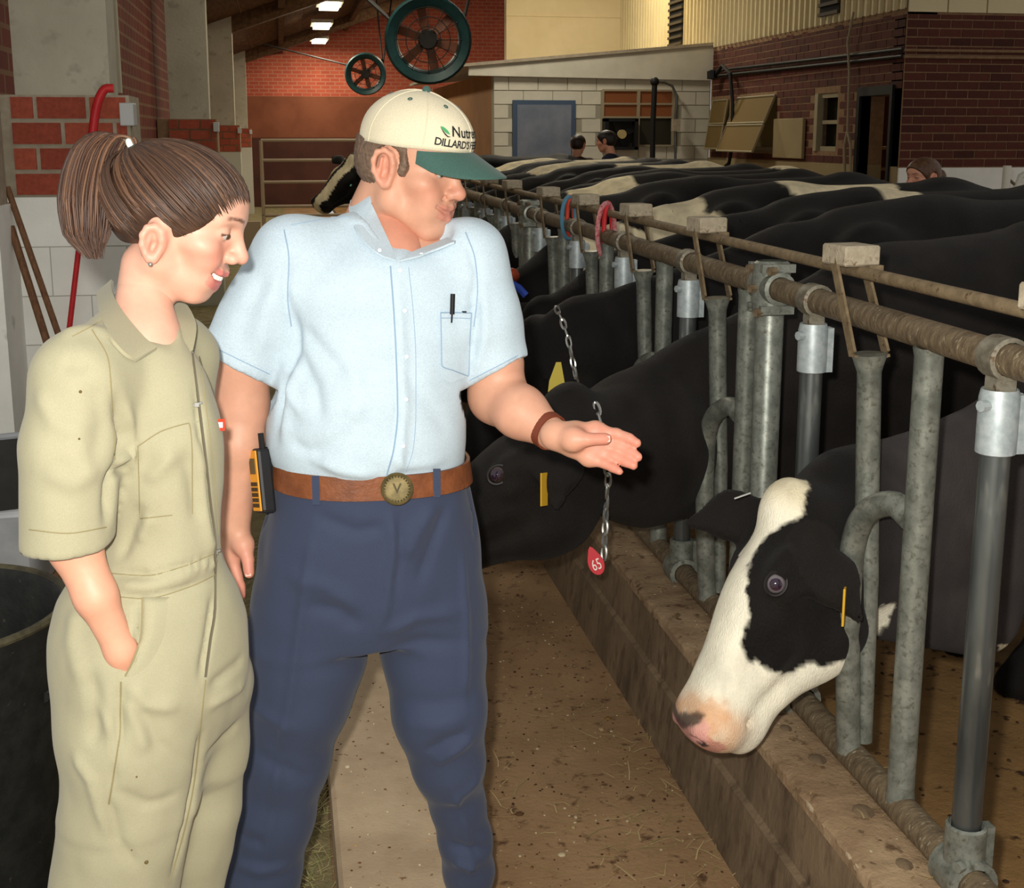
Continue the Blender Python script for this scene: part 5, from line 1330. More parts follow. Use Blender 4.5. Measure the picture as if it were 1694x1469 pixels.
fL = [[H3(948, 727, -.028), H3(972, 727, -.042), H3(1002, 726, -.040)],
      [H3(985, 712, .0), H3(1020, 718, -.008), H3(1040, 725, -.016), H3(1054, 733, -.024)], [H3(990, 728, .004), H3(1024, 738, -.008), H3(1044, 748, -.018), H3(1056, 756, -.026)],
      [H3(985, 744, .004), H3(1016, 755, -.010), H3(1036, 764, -.020), H3(1048, 770, -.028)], [H3(974, 757, .0), H3(1000, 767, -.012), H3(1014, 774, -.020), H3(1025, 780, -.028)]]
hand_field(Ib, H3(918, 720, .0), fL, None, .0155, .0100)
vb, fb = Ib.nets(); vb = relax(vb, fb, 1, .4)
def armcol(v, tips):
    c = np.tile(skinM, (len(v), 1)); m = np.zeros(len(v))
    for p in tips: m = np.maximum(m, np.exp(-(np.linalg.norm(v-p, axis=1)/.045)**2))
    m = np.clip(m*.7+.15*vnoise(v, 35, 2), 0, 1)[:, None]; return c*(1-m)+redM*m
# hidden core that carries the limbs
Ic = Imp((-.2, 2.1, .05), (.5, 2.55, 1.5), .02)
Ic.cone(mw_(620, 780, .0), mw_(640, 470, .0), .075, .08, k=.03); Ic.cone(mw_(640, 450), OM+np.array((-.02, .0, -.12)), .06, .05, k=.03); Ic.cone(mw_(620, 450), sL, .05, .04, k=.03); Ic.cone(mw_(660, 450), sR, .05, .04, k=.03)
Ic.cone(sL, hL, .04, .04, k=.02); Ic.cone(sR, hR, .04, .04, k=.02); Ic.cone(mw_(600, 800), mw_(520, 1060), .06, .05, k=.03); Ic.cone(mw_(640, 800), mw_(715, 1060), .06, .05, k=.03)
Ic.cone(mw_(520, 1060), mw_(436, 1480), .05, .03, k=.03); Ic.cone(mw_(715, 1060), mw_(776, 1440, .03), .05, .02, k=.03)
vc, fc_ = Ic.nets()
Id = Imp((.02, 2.1, 1.33), (.40, 2.50, 1.56), .006)
Id.cone(TM((-.025, 0, -.10))[0], mw_(660, 470, -.03), .052, .055, k=.03); Id.cone(mw_(648, 430, -.01), mw_(655, 520, -.03), .055, .06, k=.03)
vd, fd = Id.nets()
Vm, Fm, Cm = merge([(vd, fd, np.tile(np.array(lin((198, 138, 114))), (len(vd), 1))), (hv, hf, hc), (va, fa, armcol(va, [f[-1] for f in fR])), (vb, fb, armcol(vb, [f[-1] for f in fL])), (vc, fc_, np.tile(skinM, (len(vc), 1)))])
body = link(quad_mesh('body', Vm, Fm, M_skin, Cm, org=ORG[man]), 'body', man, ORG[man]); body.location = (0, 0, 0)
eyes(TM, axM, sM, man)
p = [TM((.0925-.012*(y/.03)**2, y, -.0590+.005*(y/.03)**2))[0] for y in np.linspace(-.027, .027, 9)]; MB().tube(p, .0026, 6).build('teeth', M_teeth, body, True)
# nails
def nail(a, b, r, parent, view=None):
    d = unit(np.array(b)-np.array(a)); n = -CF - d*(-CF@d); n = unit(n); c_ = np.array(b)
    return MB().obox(c_+n*r*.86, (np.cross(d, n), d, n), (r*.6, r*.75, .0008)).build('fingernail', flat('nail', (232, 184, 168), .35) if 'nail' not in MATS else MATS['nail'], parent, bevel=.0007)
nail(fL[0][-2], fL[0][-1], .0088, body); nail(fR[0][-2], fR[0][-1], .0086, body)
# --- hair under the cap
Ih = Imp((-.125, -.09, -.06), (.09, .09, .06), .003)
Ih.ell((-.006, 0, .045), (.101, .0795, .092), k=.01); Ih.ell((-.02, 0, .0), (.082, .073, .06), k=.02)
for q in (-1, 1):
    Ih.ell((-.004, q*.078, .0), (.030, .03, .040), k=.006, op='cut')
    Ih.cone((.034, q*.069, .03), (.026, q*.0715, .0), .013, .007, k=.008)
Ih.half((.04, 0, 0), (1, 0, .25), .004); Ih.half((0, 0, .05), (-.1, 0, 1), .003); Ih.half((-.06, 0, -.045), (.3, 0, -1), .004)
v, f_ = Ih.nets(); v = v + normals(v, f_)*((vnoise(v, 300, 4)-.5)*.003)[:, None]
hairc = np.array(lin((104, 84, 68)))*(.6+.9*vnoise(v, 300, 8))[:, None]
M_hair = attr_mat('hair', .5, .4, bmp=.5, bscale=500, dist=.002)
o = link(quad_mesh('hair', TM(v), f_, M_hair, hairc, org=ORG[man]), 'hair', man, ORG[man]); o.location = (0, 0, 0)
# --- cap: six panels, button, eyelets, curved brim
cap = thing('cap', TM((0, 0, .05))[0]); cap.parent = man; cap.location = tuple(ORG[cap]-ORG[man])
Cc = np.array((.006, 0, .048)); ra, rb, rc = .106, .088, .095
def crown(th, ph, off=0.0):   # th around from the front, ph up from the rim
    x = math.cos(ph)*math.cos(th); y = math.cos(ph)*math.sin(th); z = math.sin(ph)
    seam = math.cos(3*th); g = 1 + .012*(1-abs(seam))*0 - .010*max(0, abs(math.cos(3*th))-.90)/.10*math.sin(ph)
    sq = 1+.03*math.sin(2*ph)
    fr_ = 1.0 + .11*max(0, math.cos(th))*math.sin(ph*1.6)
    return Cc + np.array((ra*x*g*sq*fr_, rb*y*g*sq, rc*z*(1.0)-.004)) + off*np.array((x, y, z))
n1, n2 = 72, 18; rim0 = lambda th: .10 - .24*(1-math.cos(th))/2
vs = [crown(2*math.pi*i/n1, rim0(2*math.pi*i/n1)+(math.pi/2*.985-rim0(2*math.pi*i/n1))*j/n2) for j in range(n2+1) for i in range(n1)]
vs = np.array(vs); nz_ = vs + .0  # light sag wrinkles
vs = vs + ((vnoise(vs, 28, 5)-.5)*.005*sstep(.02, -.05, vs[:, 0]))[:, None]*unit((0, 1, .3)) + ((vnoise(vs, 40, 6)-.5)*.003)[:, None]*np.array((.5, .5, .5))
fs = [(j*n1+i, j*n1+(i+1) % n1, (j+1)*n1+(i+1) % n1, (j+1)*n1+i) for j in range(n2) for i in range(n1)]
Vc = TM(vs)
crown_o = MB().add(Vc, fs).build('crown', M_capc, cap, True)
md = crown_o.modifiers.new('cloth', 'SOLIDIFY'); md.thickness = .002; md.offset = -1
for k in range(6):
    th = math.pi/6*(2*k+1) if False else math.pi/3*k + math.pi/6*0
    MB().tube([TM(crown(th, ph, .0006))[0] for ph in np.linspace(rim0(th)+.02, 1.5, 14)], .0011, 5).build('seam', M_capc, cap, True)
    th2 = math.pi/3*k+math.pi/6; MB().lathe([(.0022, 0), (.0046, .0008), (.0022, .0016)], TM(crown(th2, .98, .0008))[0], TM(crown(th2, .98, .02))[0]-TM(crown(th2, .98))[0], 12).build('eyelet', M_capg, cap, True)
MB().ball(TM(crown(0, math.pi/2*.99, .002))[0], .008, 10, 6).build('button', M_capg, cap, True)
# brim
bn, bm_ = 24, 10; top = []; 
for i in range(bn+1):
    a = (i/bn*2-1)*1.12; base = crown(a, rim0(a)+.005, .001)
    Lb = .072*math.cos(a/1.12*math.pi/2)**.55+.0015
    for j in range(bm_+1):
        t = j/bm_; p = base + np.array((1, 0, 0))*Lb*t + np.array((0, .10*math.sin(a)*Lb*t*2, 0))
        p[2] += -.34*Lb*t - .30*(p[1]**2)/.09*(.15+.85*t) ; top.append(p)
top = TM(np.array(top)); up_ = axM[2]
K = len(top); w_ = bm_+1; fs = []
for i in range(bn):
    for j in range(bm_):
        a = i*w_+j; fs += [(a, a+1, a+w_+1, a+w_), (K+a, K+a+w_, K+a+w_+1, K+a+1)]
ed = [i*w_+bm_ for i in range(bn+1)]
for a, b in zip(ed[:-1], ed[1:]): fs.append((a, K+a, K+b, b))
for i in (0, bn):
    for j in range(bm_): a = i*w_+j; fs.append((a, K+a, K+a+1, a+1))
MB().add(list(top)+list(top-up_*.0035), fs).build('brim', M_capg, cap, True)
# lettering wrapped on the crown front
Bc = bvh(Vc, np.array(fs and [(j*n1+i, j*n1+(i+1) % n1, (j+1)*n1+(i+1) % n1, (j+1)*n1+i) for j in range(n2) for i in range(n1)]))
def wrap(body, size, th0, ph0, mat, name, bold=True, sp=1.0, sx=1.0):
    v, f = text_mesh(body, size, .0, bold, sp); out = []
    for p in v:
        th = th0 + (p[0]*sx)/(ra*.93*sM); ph = ph0 + p[1]/(rc*sM)
        out.append(TM(crown(-th*-1 if False else th, ph, .0014))[0])
    return MB().add(out, f).build(name, mat, cap)
wrap('Nutrena', .026, -.12, .46, M_thread, 'lettering', True, 1.0)
wrap('DILLARD\'S FEED INC.', .0185, -.10, .235, M_thread, 'lettering', True, .92, .95)
# leaf mark
lf = []
for (t, w) in [(0, 0), (.25, .8), (.5, 1), (.75, .8), (1, 0), (.75, -.6), (.5, -.8), (.25, -.6)]:
    lf.append(TM(crown(-.80+.20*t, .52-.12*t+.045*w, .0016))[0])
MB().add(lf, [tuple(range(8))]).build('leaf_mark', M_leaf, cap)
lf2 = [TM(crown(-.80+.20*t, .52-.12*t+w, .0015))[0] for t, w in [(0, 0), (.25, -.03), (.5, -.05), (.75, -.06), (1.1, -.03), (.75, -.085), (.5, -.085), (.25, -.06)]]
MB().add(lf2, [tuple(range(8))]).build('leaf_shadow_mark', M_thread, cap)

# --- shirt collar, button-down
def C3(px, py, d): return at(px, py, d)
def smooth_line(pts, n=14):
    P_ = np.array(pts, float); s_ = np.arange(len(P_)); t = np.linspace(0, len(P_)-1, n); return [np.array([pchip(s_, P_[:, k], x) for k in range(3)]) for x in t]
Bb = bvh(Vm, Fm)
def near(px, py, lift, d_max=9):
    c = [p for p in (hit(Bs, px, py), hit(Bb, px, py)) if p is not None]
    if not c: return None
    p = min(c, key=lambda q: (q-CC)@CF); return p - unit(ray(px, py))*lift
def cl(specs): return smooth_line([C3(a[0], a[1], a[2]) if len(a) == 3 and a[2] > 1 else near(a[0], a[1], a[2]) for a in specs])
inn = cl([(632, 322, 2.42), (612, 308, 2.34), (612, 328, .006), (622, 352, .006), (634, 378, .006), (646, 404, .006), (656, 430, .007)])
out = cl([(625, 350, 2.43), (584, 326, 2.35), (577, 350, .012), (590, 380, .012), (606, 402, .012), (622, 416, .012), (636, 424, .012)])
ribbon('collar', M_shirt, shirt, inn, out, .004)
inn = cl([(748, 388, 2.34), (736, 398, .008), (712, 408, .008), (686, 418, .008), (660, 434, .008)])
out = cl([(764, 392, 2.335), (750, 404, .012), (730, 412, .012), (708, 420, .012), (694, 426, .012)])
ribbon('collar', M_shirt, shirt, inn, out, .004)
for (px, py, d) in ((628, 414, .014), (697, 421, .014)): MB().lathe([(0, .002), (.0032, .002), (.0036, -.001)], near(px, py, d), -ray(px, py), 10).build('collar_button', M_pearl, shirt, True)

# --- trousers
It = Imp((-.24, 1.98, .02), (.52, 2.62, 1.10), .0075)
Rt = Rows(YM, th_m)
Rt.row(757, 452, 767, .152, .122, 2.4).row(790, 449, 771, .154, .13, 2.4).row(830, 445, 778, .153, .138, 2.4).row(880, 432, 788, .148, .15, 2.4).row(940, 424, 794, .14, .155, 2.4).row(1000, 418, 798, .13, .145, 2.4).row(1045, 416, 800, .115, .12, 2.4)
It.slices(Rt.r, k=0, rot=th_m)
def leg(rows, sq=1.0):
    pts = [atY((l+r)/2, y, YM+dy) for (y, l, r, dy) in rows]; rs = [abs((atY(r, y, YM+dy)-atY(l, y, YM+dy))@CR)/2 for (y, l, r, dy) in rows]
    for a in range(len(pts)-1): It.cone(pts[a], pts[a+1], rs[a]*sq, rs[a+1]*sq, k=.03)
leg([(1010, 420, 612, 0), (1080, 412, 606, 0), (1150, 411, 580, .0), (1250, 404, 545, .01), (1350, 390, 518, .02), (1440, 372, 496, .03), (1500, 362, 488, .03), (1590, 352, 474, .03)])
leg([(1010, 622, 800, 0), (1080, 634, 800, -.01), (1180, 652, 803, -.03), (1260, 684, 802, -.03), (1330, 716, 800, -.01), (1390, 730, 810, .0), (1440, 738, 814, .02), (1500, 744, 808, .03), (1600, 742, 812, .03)])
It.half((0, 0, 1.062), (0, 0, 1)); It.half((0, 0, .075), (0, 0, -1))
V, F = It.nets(); V = relax(V, F, 2, .5); N = normals(V, F)
V = V + N*((vnoise(V, 8, 21)-.5)*.006 + (vnoise(V*np.array((1, 1, .6)), 20, 22)-.5)*.005)[:, None]
Bt = bvh(V, F)
V = fold(V, F, Bt, [
    ([(648, 838), (650, 900), (642, 980), (625, 1055)], .007, .010), ([(658, 840), (662, 920), (648, 1000)], -.005, .006),
    ([(600, 1040), (560, 1010), (500, 1000)], -.006, .014), ([(630, 1050), (690, 1020), (770, 1010)], .006, .012), ([(640, 1075), (700, 1060), (780, 1060)], -.005, .012), ([(600, 1010), (540, 970), (470, 950)], .005, .016),
    ([(520, 850), (590, 880), (640, 870)], -.005, .012), ([(720, 830), (690, 880), (665, 930)], .006, .014), ([(740, 830), (715, 900), (690, 970)], -.006, .012),
    ([(700, 1245), (740, 1225), (775, 1210)], -.008, .010), ([(715, 1262), (750, 1245), (785, 1215)], .006, .009), ([(660, 1190), (720, 1200), (780, 1180)], .005, .014), ([(650, 1150), (720, 1165), (790, 1150)], -.004, .014),
    ([(730, 1330), (770, 1310), (796, 1280)], .005, .012), ([(745, 1395), (780, 1405), (815, 1400)], -.010, .011), ([(750, 1425), (790, 1430), (820, 1418)], .010, .010),
    ([(520, 860), (500, 1000), (480, 1150), (455, 1300), (440, 1440)], .0055, .008), ([(765, 900), (772, 1050), (770, 1180)], .005, .008), ([(745, 1290), (772, 1370), (780, 1460)], .006, .007),
    ([(420, 1240), (470, 1270), (520, 1290)], -.005, .014), ([(410, 1150), (450, 1190), (500, 1210)], .004, .014), ([(385, 1420), (430, 1440), (485, 1425)], .007, .012), ([(395, 1380), (440, 1395)], -.006, .012),
    ([(452, 800), (440, 850), (432, 880)], -.006, .006), ([(772, 800), (785, 850), (784, 890)], -.006, .006)])
Bt = bvh(V, F)
trs = link(quad_mesh('trousers', V, F, M_navy, org=ORG[man]), 'trousers', man, ORG[man]); trs.location = (0, 0, 0)
# --- belt, loops, buckle
def belt_pt(px, py, lift): 
    p = on(Bs, px, py, lift); q = on(Bt, px, py, lift)
    if p is None: return q
    if q is None: return p
    return p if (p-CC)@CF < (q-CC)@CF else q
A_ = sorted(Rt.r); zc_ = 1.058
def ring_pt(a, z, off):
    q = [float(pchip([r[0] for r in A_], [r[k] for r in A_], min(z, A_[-1][0]))) for k in range(1, 6)]; n = 2.4
    x = math.copysign(abs(math.cos(a))**(2/n), math.cos(a))*(q[2]+off); y = math.copysign(abs(math.sin(a))**(2/n), math.sin(a))*((q[3] if math.sin(a) < 0 else q[4])+off)
    c_, s_ = math.cos(th_m), math.sin(th_m); return np.array((q[0]+c_*x-s_*y, q[1]+s_*x+c_*y, z))
nA = 64; vs = []
for (dz, off) in ((-.021, .002), (.021, .002), (.021, .008), (-.021, .009)):
    vs += [ring_pt(a, zc_+dz-.006*math.cos(a), off) for a in np.linspace(0, 2*math.pi, nA+1)[:-1]]
fs = [(r*nA+i, r*nA+(i+1) % nA, ((r+1) % 4)*nA+(i+1) % nA, ((r+1) % 4)*nA+i) for r in range(4) for i in range(nA)]
belt = MB().add(vs, fs).build('belt', M_leather, man, True)
def belt_front(px, off=.010):
    best = min((ring_pt(a, zc_, off) for a in np.linspace(math.pi, 2*math.pi, 180)), key=lambda p: abs(pix(p[None])[0][0]-px)); return best
pb = belt_front(655, .016); nb_ = -unit(ray(656, 808)); 
M_brass = mottle('antique_brass', (84, 74, 44), (112, 98, 62), 60, .55, .55, .4)
bk = MB().lathe([(0, .005), (.018, .005), (.0225, .004), (.026, .006), (.0285, .004), (.0285, -.004), (0, -.004)], pb, nb_, 36)
bk.cur = 1; vv = unit(np.cross(nb_, CR)); 
tv, tf = text_mesh('V', .024, .0008, True); bk.add([pb+nb_*(.006+p[2])+CR*p[0]+CU*p[1] for p in tv], tf)
for k in range(26):
    an = 2*math.pi*k/26; bk.ball(pb+nb_*.0056+CR*.0213*math.cos(an)+CU*.0213*math.sin(an), .0014, 6, 4)
bk.build('belt_buckle', [M_brass, flat('brass_dark', (54, 48, 28), .5, .6)], belt, True)
for px in (523, 722):
    p = belt_front(px, .011); MB().bar(p+np.array((0, 0, .026)), p-np.array((0, 0, .026)), .013, .003, nb_).build('belt_loop', M_navy, trs)
# phone in a holster on the hip
ph = thing('mobile_phone', at(432, 820, 2.28), 'orange and black mobile phone holstered on the man\'s belt', 'phone')
pu = unit(CU*.99-CR*.10); pn = unit(CR*-.80-CF*.6); pr_ = np.cross(pu, pn)
pc = at(434, 795, 2.27)
MB().obox(pc, (pr_, pu, pn), (.020, .058, .014)).build('phone_body', flat('phone_black', (30, 30, 32), .5), ph, bevel=.006)
M_or = flat('phone_orange', (222, 150, 40), .5)
MB().obox(pc+pn*.0145, (pr_, pu, pn), (.0155, .054, .0015)).build('phone_face', M_or, ph, bevel=.001)
MB().obox(pc+pn*.0162+pu*.026, (pr_, pu, pn), (.010, .014, .0012)).build('screen', flat('phone_screen', (84, 72, 40), .3), ph)
for i in range(3):
    for j in range(5):
        MB().obox(pc+pn*.0162+pr_*(i-1)*.0085+pu*(-.006-j*.0095), (pr_, pu, pn), (.0032, .0035, .0012)).build('key', flat('phone_key', (60, 44, 20), .5) if 'phone_key' not in MATS else MATS['phone_key'], ph)
MB().obox(pc-pn*.018+pu*.03, (pr_, pu, pn), (.012, .03, .006)).build('holster_clip', M_black, ph)
MB().tube([pc+pu*.055+pr_*.012, pc+pu*.085+pr_*.012], .005, 8).build('antenna', M_black, ph, True)
# watch strap with buckle
wt = thing('wrist_watch', wr2); wt.parent = man; wt.location = tuple(wr2-ORG[man])
wd = unit(H3(918, 720, 0)-at(862, 682, 2.29)); wc = at(908, 713, 2.248)
uu = unit(np.cross(wd, CF)); ww = np.cross(wd, uu)
vs = []; n_ = 28
for off, rr in ((-.0085, .0318), (.0085, .0308), (.0085, .0335), (-.0085, .0345)):
    vs += [wc+wd*off+(uu*math.cos(a)*1.0+ww*math.sin(a)*.92)*rr for a in np.linspace(0, 2*math.pi, n_+1)[:-1]]
fs = [(r*n_+i, r*n_+(i+1) % n_, ((r+1) % 4)*n_+(i+1) % n_, ((r+1) % 4)*n_+i) for r in range(4) for i in range(n_)]
MB().add(vs, fs).build('watch_strap', flat('watch_leather', (112, 54, 34), .5), wt, True)
MB().tube([wc+uu*-.01+ww*.0+(-CF)*.034+wd*s_*.011 for s_ in (-1, 1)], .0022, 6).build('watch_buckle', M_chain, wt, True)
MB().lathe([(0, .004), (.014, .004), (.016, 0), (.016, -.003)], wc+ (CU*.6+CF*.6)*.034, CU*.6+CF*.6, 16).build('watch_case', M_chain, wt, True)
# boots
M_boot = mottle('brown_boot', (62, 42, 30), (80, 56, 40), 20, .6)
for (px, dy, z0, dx) in ((428, .05, .012, -.03), (774, .03, 0, .04)):
    a = atY(px, 1500, YM+dy); a[2] = z0
    I = Imp(a+(-.12, -.32, 0), a+(.12, .12, .16), .006)
    I.cone(a+(0, 0, .10), a+(0, .02, .045), .048, .045, k=.03); I.cone(a+(0, .03, .04), a+(dx, -.18, .038), .042, .046, k=.03); I.half(a+(0, 0, .004), (0, 0, -1))
    v, f_ = I.nets(); o = link(quad_mesh('boot', v, f_, M_boot, org=ORG[man]), 'boot', man, ORG[man]); o.location = (0, 0, 0)

# ------------------------------------------------------------------ the young woman in beige coveralls
YW = 1.87; th_w = .78
M_khaki = cloth('khaki_twill', (158, 153, 126), .85, 900, .05, .2)
M_khseam = flat('khaki_stitching', (136, 126, 92), .9); M_zip = flat('zip_tape', (92, 86, 70), .6)
wom = thing('person', (-.24, YW, 0), 'smiling young woman with ponytail in beige coveralls, hand in pocket', 'person')
ww_ = lambda px, py, dy=0.0: atY(px, py, YW+dy)
Rw = Rows(YW, th_w)
for r in [(522, 200, 285, .045, .055), (548, 158, 306, .065, .08), (580, 124, 326, .09, .095), (640, 110, 350, .112, .10), (700, 113, 364, .122, .10), (780, 128, 368, .115, .095), (860, 140, 366, .11, .095),
          (925, 128, 369, .108, .10), (990, 100, 394, .12, .125), (1050, 92, 408, .125, .14), (1110, 98, 410, .125, .138), (1170, 112, 404, .112, .12), (1230, 140, 375, .085, .09), (1290, 180, 330, .05, .05)]: Rw.row(*r)
I = Imp((-.50, 1.50, .03), (.10, 2.22, 1.50), .0065)
I.slices(Rw.r, k=0, rot=th_w)
sW = ww_(136, 632, -.10); hW = ww_(112, 880, -.12)
I.cone(ww_(205, 560, -.02), sW, .05, .062, k=.04); I.cone(sW, ww_(120, 740, -.12), .068, .066, k=.025); I.cone(ww_(120, 740, -.12), ww_(110, 930, -.12), .066, .0625, k=.012)
sW2 = ww_(290, 590, .13); I.cone(ww_(245, 560, .04), sW2, .05, .06, k=.04); I.cone(sW2, ww_(275, 890, .17), .066, .06, k=.02)
def wleg(rows):
    pts = [ww_((l+r)/2, y, dy) for (y, l, r, dy) in rows]; rs = [abs((ww_(r, y, dy)-ww_(l, y, dy))@CR)/2 for (y, l, r, dy) in rows]
    for a in range(len(pts)-1): I.cone(pts[a], pts[a+1], rs[a], rs[a+1], k=.05)
wleg([(1120, 112, 322, -.04), (1230, 118, 322, -.04), (1330, 117, 312, -.03), (1400, 104, 298, -.02), (1469, 92, 284, -.01), (1700, 88, 262, .0), (1960, 84, 240, .0)])
wleg([(1120, 240, 409, .09), (1230, 262, 403, .09), (1330, 275, 392, .09), (1400, 262, 375, .10), (1469, 246, 356, .11), (1700, 215, 350, .12), (1960, 190, 330, .12)])
trim(I, ww_(110, 905, -.12), unit((.05, .0, -1)), .10); trim(I, ww_(275, 890, .17), (0, 0, -1), .09)
I.cone(ww_(114, 850, -.12), ww_(108, 960, -.12), .050, .052, k=.003, op='cut')
I.slices(Rw.r, k=.0, rot=th_w)
I.cone(ww_(232, 500, -.03), ww_(302, 588, -.11), .045, .004, k=.006, op='cut'); I.cone(ww_(262, 505, -.02), ww_(300, 590, -.10), .035, .01, k=.006, op='cut')
I.half((0, 0, .06), (0, 0, -1))
V, F = I.nets(); V = relax(V, F, 2, .5); N = normals(V, F)
V = V + N*((vnoise(V, 9, 31)-.5)*.006 + (vnoise(V*np.array((1, 1, .6)), 30, 32)-.5)*.004)[:, None]
Bw = bvh(V, F)
wav = []
for k in range(9):
    x = 250+k*13; wav.append(([(x, 935-k*2.2), (x-3, 962-k*2.6)], .004, .004))
V = fold(V, F, Bw, [
    ([(185, 640), (205, 720), (182, 800), (176, 880)], -.010, .010), ([(205, 660), (222, 740), (210, 790)], .007, .010), ([(185, 770), (210, 752), (222, 742)], .008, .007), ([(180, 785), (215, 775)], -.007, .006),
    ([(230, 720), (300, 700), (330, 690)], -.003, .012), ([(240, 800), (270, 770), (290, 745)], .005, .010), ([(235, 830), (215, 880), (195, 930)], -.006, .010), ([(250, 850), (230, 900)], .005, .009),
    ([(300, 740), (320, 800), (330, 870)], -.005, .012), ([(330, 720), (338, 800), (345, 880), (352, 930)], .006, .010), ([(322, 640), (332, 720), (343, 820), (352, 905)], -.005, .005),
    ([(60, 640), (90, 700), (150, 720)], .004, .012), ([(150, 620), (170, 700), (150, 780)], -.005, .016), ([(70, 780), (120, 800), (165, 770)], .004, .014), ([(95, 560), (140, 545), (190, 560)], .005, .014), ([(100, 600), (150, 610)], -.004, .012),
    ([(180, 948), (240, 952), (300, 938), (355, 915)], -.006, .007), ([(180, 985), (240, 990), (310, 972), (360, 950)], -.005, .007), ([(190, 967), (250, 970), (330, 945)], .005, .010),
    ([(235, 990), (232, 1050), (202, 1122)], -.010, .007), ([(226, 1000), (222, 1050), (196, 1120)], .004, .007), ([(200, 1125), (198, 1200), (185, 1310)], -.008, .006), ([(215, 1130), (240, 1165), (300, 1170)], .006, .010), ([(205, 1150), (230, 1200), (240, 1250)], .005, .010), ([(150, 1100), (160, 1180), (150, 1240)], -.006, .012),
    ([(330, 1130), (345, 1050), (352, 980)], -.006, .007), ([(342, 1140), (380, 1110), (405, 1085)], -.005, .009), ([(335, 1200), (325, 1290), (308, 1370), (285, 1460)], -.012, .010), ([(340, 1170), (375, 1150), (405, 1130)], .005, .010), ([(335, 1260), (370, 1220), (400, 1190)], -.004, .012),
    ([(120, 1240), (150, 1290), (180, 1390)], .005, .010), ([(175, 1310), (195, 1390), (230, 1440)], -.005, .008), ([(185, 1300), (240, 1330), (300, 1310)], -.003, .009), ([(150, 1150), (190, 1220), (195, 1290)], .004, .009), ([(215, 1140), (260, 1230), (320, 1270)], -.004, .010),
    ([(130, 1000), (120, 1060), (140, 1140)], .005, .016)] + wav)
Bw = bvh(V, F)
cov = link(quad_mesh('coveralls', V, F, M_khaki, org=ORG[wom]), 'coveralls', wom, ORG[wom]); cov.location = (0, 0, 0)
for pts, r, m in [([(318, 585), (328, 660), (338, 740), (348, 830), (356, 905), (356, 1000), (348, 1060), (340, 1120)], .0022, M_zip), ([(330, 590), (342, 680), (354, 780), (362, 880), (364, 905)], .0009, M_khseam),
                  ([(228, 738), (270, 712), (312, 700), (318, 760), (318, 850)], .0009, M_khseam), ([(228, 738), (230, 800), (232, 858), (285, 852)], .0009, M_khseam),
                  ([(180, 948), (240, 952), (300, 938), (354, 915)], .0009, M_khseam), ([(185, 986), (240, 990), (310, 972), (358, 950)], .0009, M_khseam),
                  ([(200, 1128), (199, 1200), (190, 1270), (180, 1330)], .0013, M_khseam), ([(340, 1125), (332, 1200), (322, 1290), (306, 1370), (280, 1460)], .0012, M_khseam),
                  ([(48, 876), (110, 882), (176, 872)], .0009, M_khseam), ([(152, 545), (180, 600), (186, 680), (190, 760)], .0010, M_khseam), ([(120, 556), (170, 530)], .0008, M_khseam)]:
    seam(Bw, pts, m, cov, r, n=34)
for (px, py, ang) in ((326, 669, .2), (357, 913, .4)):
    p = on(Bw, px, py, .006)
    if p is not None: MB().bar(p-CR*.007-CU*.002, p+CR*.007+CU*.003, .004, .003).box(p-.003, p+.003).build('zip_pull', M_chain, cov)
p = on(Bw, 364, 703, .003)
if p is not None:
    MB().obox(p, (CR*.6+CF*.8, CU, CR*.8-CF*.6), (.008, .0085, .0012)).build('brand_label', flat('label_red', (206, 66, 40), .7), cov)
    MB().obox(p-CF*.0014+CR*.0, (CR*.6+CF*.8, CU, CR*.8-CF*.6), (.0045, .004, .0012)).build('label_mark', flat('label_white', (220, 214, 220), .7), cov)
for (px, py, r) in ((133, 648, .0022), (131, 726, .0016), (242, 1426, .0032), (226, 1285, .0015), (218, 1406, .0014)):
    p = on(Bw, px, py, .0)
    if p is not None: MB().ball(p, r, 7, 5).build('dirt_spot', flat('dirt', (96, 80, 46), .9) if 'dirt' not in MATS else MATS['dirt'], cov)
# --- head
fw = CR*math.sin(math.radians(91)) - unit((CF[0], CF[1], 0))*math.cos(math.radians(91))
fw = fw*math.cos(math.radians(20)) - np.array((0, 0, 1))*math.sin(math.radians(20))
lw = unit(np.cross((0, 0, 1), fw)); sW_ = .985
OW = at(283, 366, 1.81) + lw*.02
axw = (unit(fw), lw, np.cross(unit(fw), lw))
invW = lambda p: np.array([(np.array(p)-OW)@a for a in axw])/sW_
PW = dict(fem=1, skin=(206, 158, 136), red=(208, 122, 104), lip=(196, 96, 96), brow=(92, 62, 48), brow_a=.85, flush=.75, noseflush=.35, smile=.012, mw=.041, open=.0075, lipx=.0060, cx=.001, nr=.0105, nose=.113, nosez=-.020, jb=.011, jz=.011, ez=-.030, es=.76, cz=-.013,
          neck=(invW(at(243, 440, 1.83)), invW(at(230, 580, 1.86)), .037, .045))
hv, hf, hc, TW, axW = place_head(PW, OW, fw, (0, 0, 1), sW_)
